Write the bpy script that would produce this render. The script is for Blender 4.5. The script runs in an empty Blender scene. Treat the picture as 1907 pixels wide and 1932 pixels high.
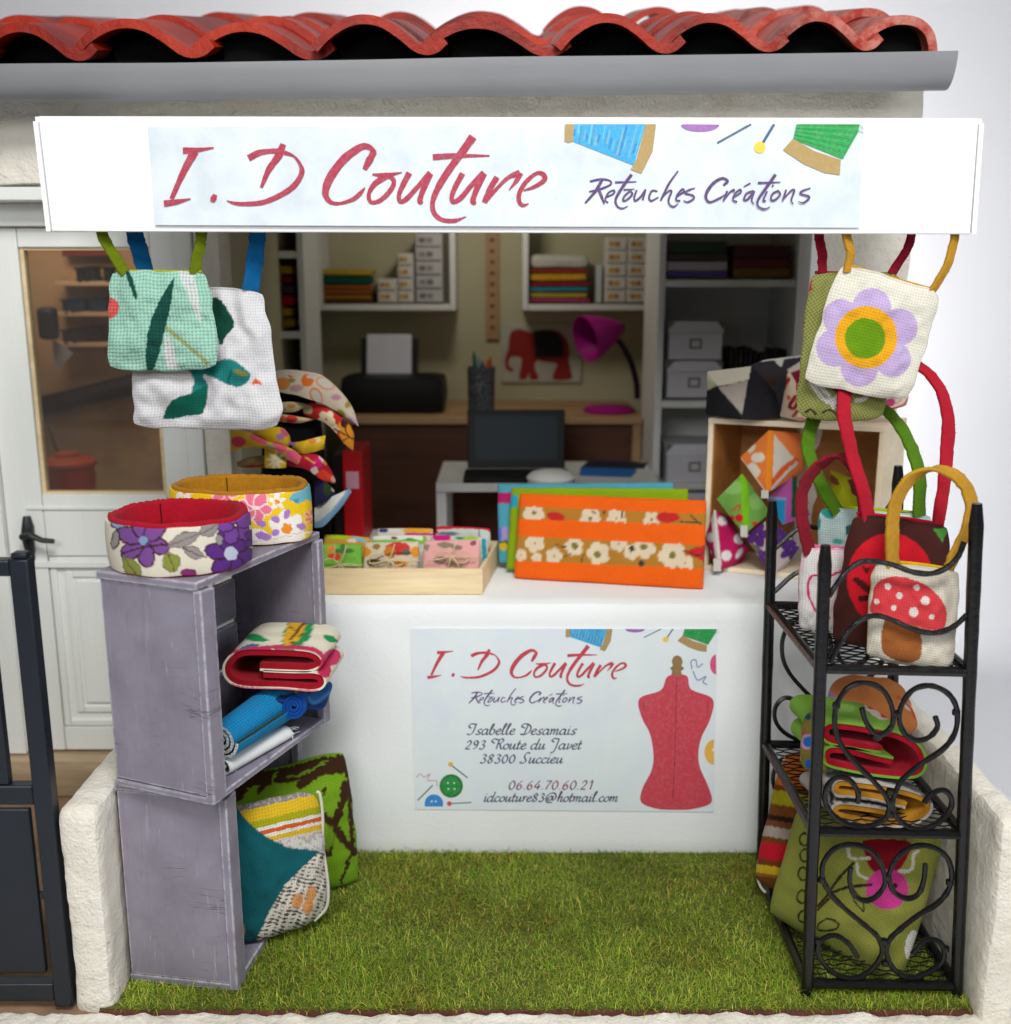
import bpy, math, random
import numpy as np
from mathutils import Vector, Matrix, noise as mnoise

SC = bpy.context.scene
COL = SC.collection
R = math.radians
random.seed(7)
RNG = np.random.default_rng(7)

# ------------------------------------------------------------------ camera
F_PX, CX, CY, TH = 2000.0, 953.5, 966.0, R(12.5)
CAM = np.array([0.0, -3.0, 1.76])
cam_d = bpy.data.cameras.new('camera')
cam_d.sensor_fit = 'HORIZONTAL'
cam_d.sensor_width = 36.0
cam_d.lens = 36.0 * F_PX / 1907.0
cam_d.clip_start = 0.05
cam_d.clip_end = 100.0
cam_d.dof.use_dof = True
cam_d.dof.focus_distance = 2.72
cam_d.dof.aperture_fstop = 1.50
cam_o = bpy.data.objects.new('camera', cam_d)
cam_o.location = CAM
cam_o.rotation_euler = (math.pi / 2 - TH, 0, 0)
COL.objects.link(cam_o)
SC.camera = cam_o

# ------------------------------------------------------------------ render / exposure
SC.view_settings.view_transform = 'Standard'
SC.view_settings.look = 'None'
SC.view_settings.exposure = 0.0
SC.view_settings.gamma = 1.0
SC.view_settings.use_curve_mapping = False
SC.render.engine = 'CYCLES'
SC.cycles.use_denoising = True
SC.cycles.max_bounces = 7
SC.cycles.diffuse_bounces = 4
SC.cycles.glossy_bounces = 3
SC.cycles.transparent_max_bounces = 8
SC.cycles.caustics_reflective = False
SC.cycles.caustics_refractive = False
SC.cycles.sample_clamp_indirect = 4.0

# ------------------------------------------------------------------ light: a soft lit room
W = bpy.data.worlds.new('World')
SC.world = W
W.use_nodes = True
W.node_tree.nodes['Background'].inputs[0].default_value = (0.93, 0.97, 1.0, 1)
W.node_tree.nodes['Background'].inputs[1].default_value = 0.15

def area_lamp(name, loc, target, size, size_y, power, color):
    l = bpy.data.lights.new(name, 'AREA')
    l.shape = 'RECTANGLE'
    l.size, l.size_y, l.energy, l.color = size, size_y, power, color
    o = bpy.data.objects.new(name, l)
    o.location = loc
    d = Vector(target) - Vector(loc)
    o.rotation_euler = d.to_track_quat('-Z', 'Y').to_euler()
    COL.objects.link(o)
    return o

area_lamp('key_lamp', (0.45, -3.9, 5.2), (0.0, 0.1, 0.8), 2.0, 1.4, 262, (1.0, 0.985, 0.965))
area_lamp('side_lamp', (3.6, -2.6, 3.2), (0.2, 0.0, 0.8), 1.6, 1.6, 48, (0.96, 0.98, 1.0))
area_lamp('front_fill_lamp', (-1.4, -5.4, 3.5), (0.0, 0.3, 1.5), 2.4, 1.4, 98, (1.0, 0.985, 0.96))  # added frontal fill, lifts the wall under the gutter, door and bag tops
area_lamp('backdrop_fill_lamp', (0.6, 2.75, 1.15), (0.9, 5.2, 1.4), 1.3, 1.9, 175, (1.0, 0.985, 0.965))  # added out of view behind the shop to brighten the backdrop

# ------------------------------------------------------------------ pixels of the 1907 px wide photo -> world points on real planes
def ray(px, py):
    a, b = (px - CX) / F_PX, (CY - py) / F_PX
    s, c = math.sin(TH), math.cos(TH)
    return np.array([a, c + b * s, -s + b * c])
def at(px, py, Y):
    d = ray(px, py)
    return CAM + d * ((Y - CAM[1]) / d[1])
def az(px, py, z):
    d = ray(px, py)
    return CAM + d * ((z - CAM[2]) / d[2])
def zoom(x0, y0, w, wz=1907.0):
    k = w / wz * 0.695225
    a, b = x0 * 0.695225, y0 * 0.695225
    f = lambda x, y: (a + x * k, b + y * k)
    f.inv = lambda x, y: ((x - a) / k, (y - b) / k)
    f.k = k
    return f

def c(r, g, b):
    f = lambda v: (v / 255 / 12.92) if v <= 10.3 else ((v / 255 + 0.055) / 1.055) ** 2.4
    return np.array([f(r), f(g), f(b)])

def unit(v):
    v = np.asarray(v, float)
    return v / (np.linalg.norm(v) + 1e-12)

def vnoise(x, y, seed=0):
    x = np.asarray(x, float); y = np.asarray(y, float)
    xi, yi = np.floor(x).astype(np.int64), np.floor(y).astype(np.int64)
    fx, fy = x - xi, y - yi
    fx, fy = fx * fx * (3 - 2 * fx), fy * fy * (3 - 2 * fy)
    def h(i, j):
        n = (i * 374761393 + j * 668265263 + seed * 974634777) & 0x7fffffff
        n = ((n ^ (n >> 13)) * 1274126177) & 0x7fffffff
        return ((n ^ (n >> 16)) & 0xffff) / 65535.0
    return (h(xi, yi) * (1 - fx) * (1 - fy) + h(xi + 1, yi) * fx * (1 - fy)
            + h(xi, yi + 1) * (1 - fx) * fy + h(xi + 1, yi + 1) * fx * fy) * 2 - 1

def spline(pts, n=8, closed=False):
    P = [np.asarray(p, float) for p in pts]
    m = len(P)
    if m < 3: return np.array(P)
    out = []
    rng = range(m) if closed else range(m - 1)
    for i in rng:
        p1, p2 = P[i], P[(i + 1) % m]
        p0 = P[(i - 1) % m] if closed or i > 0 else 2 * p1 - p2
        p3 = P[(i + 2) % m] if closed or i < m - 2 else 2 * p2 - p1
        for k in range(n):
            t = k / n
            out.append(0.5 * ((2 * p1) + (p2 - p0) * t + (2 * p0 - 5 * p1 + 4 * p2 - p3) * t * t
                              + (3 * p1 - p0 - 3 * p2 + p3) * t ** 3))
    if not closed: out.append(P[-1])
    return np.array(out)

# ------------------------------------------------------------------ mesh helpers
class MB:
    def __init__(s):
        s.v, s.f, s.c, s.u, s.n = [], [], [], [], 0
    def add(s, V, Fc, col=None, uv=None):
        V = np.asarray(V, float).reshape(-1, 3)
        k = len(V)
        s.v.append(V)
        s.c.append(np.broadcast_to(np.asarray(col if col is not None else (0.5, 0.5, 0.5), float), (k, 3)))
        s.u.append(np.asarray(uv, float).reshape(-1, 2) if uv is not None else V[:, [0, 2]])
        n = s.n
        s.f += [tuple(i + n for i in q) for q in (Fc.tolist() if isinstance(Fc, np.ndarray) else Fc)]
        s.n += k
        return s
    def box(s, lo, hi, col=None, M=None):
        x0, y0, z0 = lo; x1, y1, z1 = hi
        V = np.array([(x0,y0,z0),(x1,y0,z0),(x1,y1,z0),(x0,y1,z0),(x0,y0,z1),(x1,y0,z1),(x1,y1,z1),(x0,y1,z1)], float)
        if M is not None: V = V @ M[:3, :3].T + M[:3, 3]
        return s.add(V, [(3,2,1,0),(4,5,6,7),(0,1,5,4),(1,2,6,5),(2,3,7,6),(3,0,4,7)], col)
    def hexa(s, q0, q1, col=None):
        V = np.array(list(q0) + list(q1), float)
        return s.add(V, [(3,2,1,0),(4,5,6,7),(0,1,5,4),(1,2,6,5),(2,3,7,6),(3,0,4,7)], col)
    def tube(s, path, r, seg=8, closed=False, col=None, flat=None, up=None):
        P = np.asarray(path, float); m = len(P)
        rr = np.broadcast_to(np.asarray(r, float), (m,))
        T = np.roll(P, -1, 0) - np.roll(P, 1, 0)
        if not closed: T[0], T[-1] = P[1] - P[0], P[-1] - P[-2]
        V, Fc, U = [], [], []
        nrm = np.asarray(up, float) if up is not None else None
        L = 0
        for i in range(m):
            t = unit(T[i])
            if nrm is None:
                a = np.array([0, 0, 1.0]) if abs(t[2]) < 0.9 else np.array([1.0, 0, 0])
                nrm = unit(np.cross(t, a))
            else:
                nrm = unit(nrm - t * np.dot(nrm, t))
            b = np.cross(t, nrm)
            if i: L += np.linalg.norm(P[i] - P[i - 1])
            for k in range(seg):
                an = 2 * math.pi * k / seg
                ca, sa = math.cos(an), math.sin(an)
                if flat is None: V.append(P[i] + rr[i] * (ca * nrm + sa * b))
                else:
                    e = lambda q: math.copysign(abs(q) ** 0.3, q)
                    V.append(P[i] + rr[i] * e(ca) * nrm + flat * e(sa) * b)
                U.append((L, an * rr[i]))
            if up is not None: nrm = np.asarray(up, float)
        for i in range(m if closed else m - 1):
            for k in range(seg):
                a, b2 = i * seg + k, i * seg + (k + 1) % seg
                d = ((i + 1) % m) * seg
                Fc.append((a, b2, d + (k + 1) % seg, d + k))
        if not closed:
            Fc.append(tuple(range(seg))[::-1]); Fc.append(tuple((m - 1) * seg + k for k in range(seg)))
        return s.add(V, Fc, col, U)
    def lathe(s, prof, ctr=(0, 0, 0), seg=32, col=None, sx=1.0, sy=1.0):
        V, Fc = [], []; n = len(prof)
        for k in range(seg):
            an = 2 * math.pi * k / seg
            for r_, z_ in prof: V.append((ctr[0] + sx * r_ * math.cos(an), ctr[1] + sy * r_ * math.sin(an), ctr[2] + z_))
        for k in range(seg):
            for i in range(n - 1):
                a, b2 = k * n + i, ((k + 1) % seg) * n + i
                Fc.append((a, b2, b2 + 1, a + 1))
        return s.add(V, Fc, col)
    def grid(s, P, col=None, uv=None, flip=False, wrap=False):
        nu, nv = P.shape[:2]
        idx = np.arange(nu * nv).reshape(nu, nv)
        if wrap: idx = np.vstack([idx, idx[:1]])
        q = np.stack([idx[:-1, :-1], idx[1:, :-1], idx[1:, 1:], idx[:-1, 1:]], -1).reshape(-1, 4)
        if flip: q = q[:, ::-1]
        k = nu * nv
        cc = None if col is None else np.broadcast_to(col, P.shape).reshape(-1, 3)
        if cc is not None and len(cc) != k: cc = cc[:k]
        return s.add(P.reshape(-1, 3), q, cc, None if uv is None else uv.reshape(-1, 2))
    def prism(s, poly, o, ex, ey, depth, col=None):
        """2-D outline (counter-clockwise in ex, ey) at o, extruded by depth along ex x ey."""
        o, ex, ey = (np.asarray(q, float) for q in (o, ex, ey))
        nrm = unit(np.cross(ex, ey)); n = len(poly)
        a = [o + p[0] * ex + p[1] * ey for p in poly]
        V = a + [q + nrm * depth for q in a]
        Fc = [tuple(range(n))[::-1], tuple(range(n, 2 * n))]
        Fc += [(i, (i + 1) % n, n + (i + 1) % n, n + i) for i in range(n)]
        return s.add(V, Fc, col)

def build(mb, name, mat, parent=None, loc=None, smooth=True, bevel=0.0, seg=2, angle=35, attrs=True):
    V = np.vstack(mb.v)
    if parent is not None: loc = np.array(WORLD[parent.name])
    elif loc is None:
        lo, hi = V.min(0), V.max(0)
        loc = np.array([(lo[0] + hi[0]) / 2, (lo[1] + hi[1]) / 2, lo[2]])
    loc = np.asarray(loc, float)
    me = bpy.data.meshes.new(name)
    me.from_pydata((V - loc).tolist(), [], mb.f)
    me.materials.append(mat)
    if attrs:
        a = me.attributes.new('Col', 'FLOAT_COLOR', 'POINT')
        cc = np.ones((len(V), 4), np.float32); cc[:, :3] = np.vstack(mb.c)
        a.data.foreach_set('color', cc.ravel())
        ul = me.uv_layers.new(name='UVMap')
        li = np.empty(len(me.loops), np.int32); me.loops.foreach_get('vertex_index', li)
        ul.data.foreach_set('uv', np.vstack(mb.u)[li].astype(np.float32).ravel())
    if smooth:
        me.polygons.foreach_set('use_smooth', np.ones(len(me.polygons), bool))
        try: me.set_sharp_from_angle(angle=R(angle))
        except Exception: pass
    me.update()
    o = bpy.data.objects.new(name, me)
    COL.objects.link(o)
    if parent is None: o.location = loc
    else: o.parent = parent
    WORLD[o.name] = tuple(loc)
    if bevel:
        b = o.modifiers.new('bevel', 'BEVEL'); b.width = bevel; b.segments = seg; b.limit_method = 'ANGLE'; b.angle_limit = R(40)
        b.harden_normals = False
    return o
WORLD = {}

def tag(o, label=None, cat=None, group=None, kind=None):
    if label: o['label'] = label
    if cat: o['category'] = cat
    if group: o['group'] = group
    if kind: o['kind'] = kind
    return o
def empty(name, loc, label, cat, group=None):
    o = bpy.data.objects.new(name, None)
    o.location = loc; o.empty_display_size = 0.05
    COL.objects.link(o)
    WORLD[o.name] = tuple(np.asarray(loc, float))
    return tag(o, label, cat, group)
def rotz(a, loc=(0, 0, 0)):
    M = np.eye(4); ca, sa = math.cos(a), math.sin(a)
    M[:2, :2] = [[ca, -sa], [sa, ca]]; M[:3, 3] = loc
    return M

# ------------------------------------------------------------------ materials
def new_mat(name):
    m = bpy.data.materials.new(name); m.use_nodes = True
    nt = m.node_tree
    return m, nt, nt.nodes['Principled BSDF']
def N(nt, t, **kw):
    n = nt.nodes.new(t)
    for k, v in kw.items():
        if k.startswith('i_'): n.inputs[int(k[2:])].default_value = v
        else: setattr(n, k, v)
    return n
def ramp(nt, fac, stops):
    r = nt.nodes.new('ShaderNodeValToRGB')
    e = r.color_ramp.elements
    while len(e) < len(stops): e.new(0.5)
    for el, (p, q) in zip(e, stops):
        el.position = p; el.color = (*q, 1) if len(q) == 3 else q
    nt.links.new(fac, r.inputs[0])
    return r.outputs[0]
def tex(nt, scale, detail=4, rough=0.55, coord='Object', stretch=None):
    tc = N(nt, 'ShaderNodeTexCoord')
    src = tc.outputs[coord]
    if stretch:
        mp = N(nt, 'ShaderNodeMapping'); mp.inputs['Scale'].default_value = stretch
        nt.links.new(src, mp.inputs[0]); src = mp.outputs[0]
    n = N(nt, 'ShaderNodeTexNoise'); n.inputs['Scale'].default_value = scale
    n.inputs['Detail'].default_value = detail; n.inputs['Roughness'].default_value = rough
    nt.links.new(src, n.inputs['Vector'])
    return n.outputs['Fac']
def bump(nt, b, h, strength, dist, prev=None):
    n = N(nt, 'ShaderNodeBump'); n.inputs['Strength'].default_value = strength; n.inputs['Distance'].default_value = dist
    nt.links.new(h, n.inputs['Height'])
    if prev is not None: nt.links.new(prev, n.inputs['Normal'])
    nt.links.new(n.outputs[0], b.inputs['Normal'])
    return n.outputs[0]
def plain(name, col, rough=0.6, var=0.12, scale=6, bscale=60, bstr=0.25, bdist=0.004, spec=0.4, metal=0.0, coat=0.0, stretch=None, detail=4):
    m, nt, b = new_mat(name)
    col = np.asarray(col)
    f = tex(nt, scale, detail, stretch=stretch)
    lo = tuple(np.clip(col * (1 - var), 0, 1)); hi = tuple(np.clip(col * (1 + var), 0, 1))
    nt.links.new(ramp(nt, f, [(0.3, lo), (0.7, hi)]), b.inputs['Base Color'])
    b.inputs['Roughness'].default_value = rough
    b.inputs['Specular IOR Level'].default_value = spec
    b.inputs['Metallic'].default_value = metal
    b.inputs['Coat Weight'].default_value = coat
    if bstr: bump(nt, b, tex(nt, bscale, 5, stretch=stretch), bstr, bdist)
    return m
def mixc(nt, fac, a, b_, mode='MIX'):
    n = N(nt, 'ShaderNodeMix', data_type='RGBA', blend_type=mode)
    def put(sock, v):
        if isinstance(v, bpy.types.NodeSocket): nt.links.new(v, sock)
        elif isinstance(v, (int, float)): sock.default_value = v
        else: sock.default_value = (*v, 1) if len(v) == 3 else v
    put(n.inputs[0], fac); put(n.inputs[6], a); put(n.inputs[7], b_)
    return n.outputs[2]
def mth(nt, op, a, b_=None, cl=False):
    n = N(nt, 'ShaderNodeMath', operation=op, use_clamp=cl)
    for s_, v in ((n.inputs[0], a), (n.inputs[1], b_)):
        if v is None: continue
        if isinstance(v, bpy.types.NodeSocket): nt.links.new(v, s_)
        else: s_.default_value = v
    return n.outputs[0]

def edge_mask(nt, radius, lo=0.02, hi=0.2):
    bv = N(nt, 'ShaderNodeBevel', samples=4); bv.inputs['Radius'].default_value = radius
    g = N(nt, 'ShaderNodeNewGeometry')
    d = N(nt, 'ShaderNodeVectorMath', operation='DOT_PRODUCT')
    nt.links.new(bv.outputs[0], d.inputs[0]); nt.links.new(g.outputs['Normal'], d.inputs[1])
    x = mth(nt, 'SUBTRACT', 1.0, d.outputs['Value'])
    mr = N(nt, 'ShaderNodeMapRange'); mr.inputs[1].default_value = lo; mr.inputs[2].default_value = hi
    nt.links.new(x, mr.inputs[0])
    return mr.outputs[0]

def fabric(name, pitch=0.0085, depth=0.45, hole=0.55, rough=0.9, diag=False, fuzz=0.03):
    """woven cloth: colour from the printed pattern (Col), threads from UV in metres"""
    m, nt, b = new_mat(name)
    at_ = N(nt, 'ShaderNodeAttribute', attribute_name='Col')
    tc = N(nt, 'ShaderNodeTexCoord')
    nz = N(nt, 'ShaderNodeTexNoise'); nz.inputs['Scale'].default_value = 25; nz.inputs['Detail'].default_value = 2
    nt.links.new(tc.outputs['UV'], nz.inputs['Vector'])
    vm = N(nt, 'ShaderNodeVectorMath', operation='MULTIPLY_ADD')
    nt.links.new(nz.outputs['Color'], vm.inputs[0]); vm.inputs[1].default_value = (pitch * 0.55,) * 3
    nt.links.new(tc.outputs['UV'], vm.inputs[2])
    src = vm.outputs[0]
    if diag:
        mp = N(nt, 'ShaderNodeMapping'); mp.inputs['Rotation'].default_value = (0, 0, R(38))
        nt.links.new(src, mp.inputs[0]); src = mp.outputs[0]
    sx = N(nt, 'ShaderNodeSeparateXYZ'); nt.links.new(src, sx.inputs[0])
    u = mth(nt, 'DIVIDE', sx.outputs[0], pitch); v = mth(nt, 'DIVIDE', sx.outputs[1], pitch)
    su = mth(nt, 'ABSOLUTE', mth(nt, 'SINE', mth(nt, 'MULTIPLY', u, math.pi)))
    sv = mth(nt, 'ABSOLUTE', mth(nt, 'SINE', mth(nt, 'MULTIPLY', v, math.pi)))
    par = mth(nt, 'ABSOLUTE', mth(nt, 'MODULO', mth(nt, 'ADD', mth(nt, 'FLOOR', u), mth(nt, 'FLOOR', v)), 2.0))
    ha = mth(nt, 'MULTIPLY', mth(nt, 'POWER', su, 0.6), mth(nt, 'ADD', mth(nt, 'MULTIPLY', sv, 0.45), 0.55))
    hb = mth(nt, 'MULTIPLY', mth(nt, 'POWER', sv, 0.6), mth(nt, 'ADD', mth(nt, 'MULTIPLY', su, 0.45), 0.55))
    h = mth(nt, 'ADD', mth(nt, 'MULTIPLY', ha, par), mth(nt, 'MULTIPLY', hb, mth(nt, 'SUBTRACT', 1.0, par)))
    n2 = tex(nt, 1.2 / pitch, 3, coord='UV')
    n3 = tex(nt, 9, 3, coord='UV')
    gap = mth(nt, 'MULTIPLY', mth(nt, 'SUBTRACT', 1.0, mth(nt, 'POWER', su, 0.75)), mth(nt, 'SUBTRACT', 1.0, mth(nt, 'POWER', sv, 0.75)))
    dk = mth(nt, 'SUBTRACT', mth(nt, 'ADD', 0.94, mth(nt, 'MULTIPLY', h, 0.08)), mth(nt, 'MULTIPLY', mth(nt, 'POWER', gap, 0.6), hole))
    dk = mth(nt, 'MULTIPLY', dk, mth(nt, 'ADD', 0.84, mth(nt, 'MULTIPLY', n2, 0.32)))
    dk = mth(nt, 'MULTIPLY', dk, mth(nt, 'ADD', 0.76, mth(nt, 'MULTIPLY', n3, 0.24)))
    sc = N(nt, 'ShaderNodeVectorMath', operation='SCALE')
    nt.links.new(at_.outputs['Color'], sc.inputs[0]); nt.links.new(dk, sc.inputs['Scale'])
    nt.links.new(sc.outputs[0], b.inputs['Base Color'])
    b.inputs['Roughness'].default_value = rough; b.inputs['Specular IOR Level'].default_value = 0.15
    b.inputs['Sheen Weight'].default_value = fuzz; b.inputs['Sheen Roughness'].default_value = 0.5
    bump(nt, b, h, depth, pitch * 0.5)
    return m
def felt(name):
    m, nt, b = new_mat(name)
    at_ = N(nt, 'ShaderNodeAttribute', attribute_name='Col')
    f = tex(nt, 90, 6, 0.75); f2 = tex(nt, 14, 3)
    k = mth(nt, 'ADD', 0.36, mth(nt, 'MULTIPLY', mth(nt, 'ADD', f, mth(nt, 'MULTIPLY', f2, 0.6)), 0.52))
    sc = N(nt, 'ShaderNodeVectorMath', operation='SCALE')
    nt.links.new(at_.outputs['Color'], sc.inputs[0]); nt.links.new(k, sc.inputs['Scale'])
    nt.links.new(sc.outputs[0], b.inputs['Base Color'])
    b.inputs['Roughness'].default_value = 1.0; b.inputs['Specular IOR Level'].default_value = 0.05
    b.inputs['Sheen Weight'].default_value = 0.04; b.inputs['Sheen Roughness'].default_value = 0.6
    bump(nt, b, f, 0.5, 0.006)
    return m
def attr_mat(name, rough=0.6, spec=0.35, var=0.1, bscale=120, bstr=0.15, bdist=0.002):
    """surface whose own printed / painted colours live in the Col attribute"""
    m, nt, b = new_mat(name)
    at_ = N(nt, 'ShaderNodeAttribute', attribute_name='Col')
    k = mth(nt, 'ADD', 1 - var, mth(nt, 'MULTIPLY', tex(nt, 40, 5), 2 * var))
    sc = N(nt, 'ShaderNodeVectorMath', operation='SCALE')
    nt.links.new(at_.outputs['Color'], sc.inputs[0]); nt.links.new(k, sc.inputs['Scale'])
    nt.links.new(sc.outputs[0], b.inputs['Base Color'])
    b.inputs['Roughness'].default_value = rough; b.inputs['Specular IOR Level'].default_value = spec
    if bstr: bump(nt, b, tex(nt, bscale, 4), bstr, bdist)
    return m

M = {}
# rough lime plaster
m, nt, b = new_mat('plaster')
f1, f2, f3 = tex(nt, 5, 6, 0.6), tex(nt, 28, 6, 0.65), tex(nt, 110, 4, 0.6)
colr = ramp(nt, f1, [(0.25, c(212, 205, 189)), (0.5, c(232, 227, 214)), (0.8, c(242, 238, 229))])
colr = mixc(nt, mth(nt, 'MULTIPLY', ramp(nt, f2, [(0.60, (0, 0, 0)), (0.78, (1, 1, 1))]), 0.4), colr, tuple(c(182, 172, 150)))
nt.links.new(colr, b.inputs['Base Color'])
b.inputs['Roughness'].default_value = 0.85; b.inputs['Specular IOR Level'].default_value = 0.25
p_ = bump(nt, b, f2, 0.6, 0.02); bump(nt, b, f3, 0.6, 0.007, p_)
M['plaster'] = m
M['wall_paint'] = plain('wall_paint', c(192, 188, 158), 0.8, 0.06, 3, 40, 0.1)
M['white_wood'] = plain('white_wood', c(226, 229, 224), 0.55, 0.04, 8, 70, 0.25, 0.004, stretch=(1, 1, 0.15))
M['white_paint'] = plain('white_paint', c(222, 224, 222), 0.5, 0.04, 5, 60, 0.12)
M['paper'] = plain('paper', c(242, 242, 243), 0.75, 0.012, 10, 160, 0.12, 0.003, spec=0.2)
M['counter_paper'] = plain('counter_paper', c(232, 236, 236), 0.8, 0.018, 4, 110, 0.22, 0.004, spec=0.2)
m, nt, b = new_mat('printed_paper')
f1, f2 = tex(nt, 9, 5, 0.6), tex(nt, 90, 4, 0.7)
colr = ramp(nt, f1, [(0.3, c(192, 202, 211)), (0.52, c(208, 217, 221)), (0.75, c(219, 226, 229))])
colr = mixc(nt, mth(nt, 'MULTIPLY', f2, 0.22), colr, tuple(c(190, 202, 214)))
nt.links.new(colr, b.inputs['Base Color']); b.inputs['Roughness'].default_value = 0.7
M['printed_paper'] = m
m, nt, b = new_mat('card_paper')
tcx = N(nt, 'ShaderNodeTexCoord'); f1, f2 = tex(nt, 5, 4, 0.6), tex(nt, 110, 4, 0.7)
colr = ramp(nt, f1, [(0.3, c(218, 225, 237)), (0.5, c(223, 232, 236)), (0.75, c(230, 237, 237))])
colr = mixc(nt, mth(nt, 'MULTIPLY', f2, 0.25), colr, tuple(c(194, 208, 212)))
nt.links.new(colr, b.inputs['Base Color']); b.inputs['Roughness'].default_value = 0.5
M['card_paper'] = m
# ink printed on paper
m, nt, b = new_mat('ink')
at_ = N(nt, 'ShaderNodeAttribute', attribute_name='Col')
f2 = tex(nt, 130, 3, 0.7)
nt.links.new(mixc(nt, ramp(nt, f2, [(0.45, (0, 0, 0)), (0.8, (0.16, 0.16, 0.16))]), at_.outputs['Color'], tuple(c(215, 200, 205))), b.inputs['Base Color'])
b.inputs['Roughness'].default_value = 0.65
M['ink'] = m
# glazed terracotta
m, nt, b = new_mat('terracotta')
f1, f2, f3 = tex(nt, 3.5, 5), tex(nt, 18, 6, 0.7), tex(nt, 60, 4)
colr = ramp(nt, f1, [(0.28, c(84, 16, 8)), (0.5, c(152, 34, 14)), (0.75, c(180, 58, 24))])
g = N(nt, 'ShaderNodeNewGeometry'); sp = N(nt, 'ShaderNodeSeparateXYZ'); nt.links.new(g.outputs['Position'], sp.inputs[0])
dust = mth(nt, 'MULTIPLY', ramp(nt, sp.outputs[0], [(0.55, (0.02,) * 3), (1.0, (0.7,) * 3)]), ramp(nt, f2, [(0.42, (0, 0, 0)), (0.62, (1, 1, 1))]))
colr = mixc(nt, dust, colr, tuple(c(190, 130, 116)))
colr = mixc(nt, mth(nt, 'MULTIPLY', ramp(nt, f3, [(0.66, (0, 0, 0)), (0.75, (1, 1, 1))]), 0.35), colr, tuple(c(90, 22, 16)))
nt.links.new(colr, b.inputs['Base Color'])
b.inputs['Roughness'].default_value = 0.40; b.inputs['Specular IOR Level'].default_value = 0.22
bump(nt, b, f2, 0.5, 0.016)
M['terracotta'] = m
M['zinc'] = plain('zinc', c(126, 128, 131), 0.38, 0.10, 3, 50, 0.12, 0.004, spec=0.5, stretch=(0.5, 1, 1))
M['black_board'] = plain('black_board', c(11, 10, 10), 0.9, bstr=0.0, spec=0.1)
M['wire_mesh'] = plain('wire_mesh', c(9, 9, 10), 0.6, spec=0.15, bstr=0)
# crate paint, dry-brushed white on the edges, fine cracks across the grain
m, nt, b = new_mat('crate_paint')
f1 = tex(nt, 9, 5, 0.6); fg = tex(nt, 30, 6, 0.7, stretch=(1, 1, 0.12)); fc = tex(nt, 7, 3, 0.5, stretch=(0.5, 0.5, 6))
colr = ramp(nt, f1, [(0.3, c(120, 114, 128)), (0.7, c(138, 133, 147))])
colr = mixc(nt, ramp(nt, fg, [(0.60, (0, 0, 0)), (0.80, (0.5,) * 3)]), colr, tuple(c(184, 182, 194)))
fs = tex(nt, 85, 5, 0.7, stretch=(1, 1, 0.10))
colr = mixc(nt, ramp(nt, fs, [(0.63, (0, 0, 0)), (0.74, (0.65,) * 3)]), colr, tuple(c(196, 195, 206)))
colr = mixc(nt, ramp(nt, fs, [(0.28, (0.7,) * 3), (0.36, (0, 0, 0))]), colr, tuple(c(92, 84, 100)))
em = mth(nt, 'MULTIPLY', edge_mask(nt, 0.009, 0.008, 0.09), ramp(nt, tex(nt, 45, 5, 0.7), [(0.38, (0.08,) * 3), (0.56, (0.85,) * 3)]))
colr = mixc(nt, em, colr, tuple(c(216, 216, 224)))
cr = ramp(nt, fc, [(0.485, (0, 0, 0)), (0.5, (1, 1, 1)), (0.515, (0, 0, 0))])
cr = mth(nt, 'MULTIPLY', cr, ramp(nt, tex(nt, 6, 2), [(0.55, (0, 0, 0)), (0.66, (1, 1, 1))]))
colr = mixc(nt, mth(nt, 'MULTIPLY', cr, 0.7), colr, tuple(c(52, 44, 54)))
nt.links.new(colr, b.inputs['Base Color']); b.inputs['Roughness'].default_value = 0.62
p_ = bump(nt, b, fg, 0.35, 0.006); bump(nt, b, mth(nt, 'SUBTRACT', 1.0, cr), 0.5, 0.004, p_)
M['crate_paint'] = m
def wood(name, a, b_, sc=10, stretch=(0.12, 1, 1), rough=0.6):
    m, nt, b = new_mat(name)
    f1 = tex(nt, sc, 5, 0.6, stretch=stretch); f2 = tex(nt, sc * 6, 4, 0.6, stretch=stretch)
    k = mth(nt, 'ADD', mth(nt, 'MULTIPLY', f1, 0.65), mth(nt, 'MULTIPLY', f2, 0.35))
    nt.links.new(ramp(nt, k, [(0.35, a), (0.62, b_)]), b.inputs['Base Color'])
    b.inputs['Roughness'].default_value = rough; b.inputs['Specular IOR Level'].default_value = 0.3
    bump(nt, b, f2, 0.3, 0.004)
    return m
M['balsa'] = wood('balsa', c(202, 176, 132), c(232, 212, 172), 9)
M['ply'] = wood('ply', c(226, 206, 172), c(240, 226, 200), 8)
M['ply_inside'] = wood('ply_inside', c(152, 98, 46), c(180, 124, 64), 6)
M['desk_wood'] = wood('desk_wood', c(168, 132, 94), c(190, 154, 116), 5)
M['brown_wood'] = wood('brown_wood', c(92, 56, 42), c(116, 76, 60), 5)
M['sill_wood'] = wood('sill_wood', c(150, 126, 96), c(190, 170, 140), 7)
M['gate_paint'] = plain('gate_paint', c(17, 24, 34), 0.42, 0.15, 14, 140, 0.12, 0.003, spec=0.45)
m, nt, b = new_mat('black_metal')
f1 = tex(nt, 45, 5, 0.65)
nt.links.new(ramp(nt, f1, [(0.3, c(7, 7, 8)), (0.7, c(14, 14, 16))]), b.inputs['Base Color'])
b.inputs['Roughness'].default_value = 0.27; b.inputs['Specular IOR Level'].default_value = 0.45
bump(nt, b, f1, 0.35, 0.006)
M['black_metal'] = m
M['iron'] = plain('iron', c(34, 38, 40), 0.35, 0.2, 10, 60, 0.2, 0.003)
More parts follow.
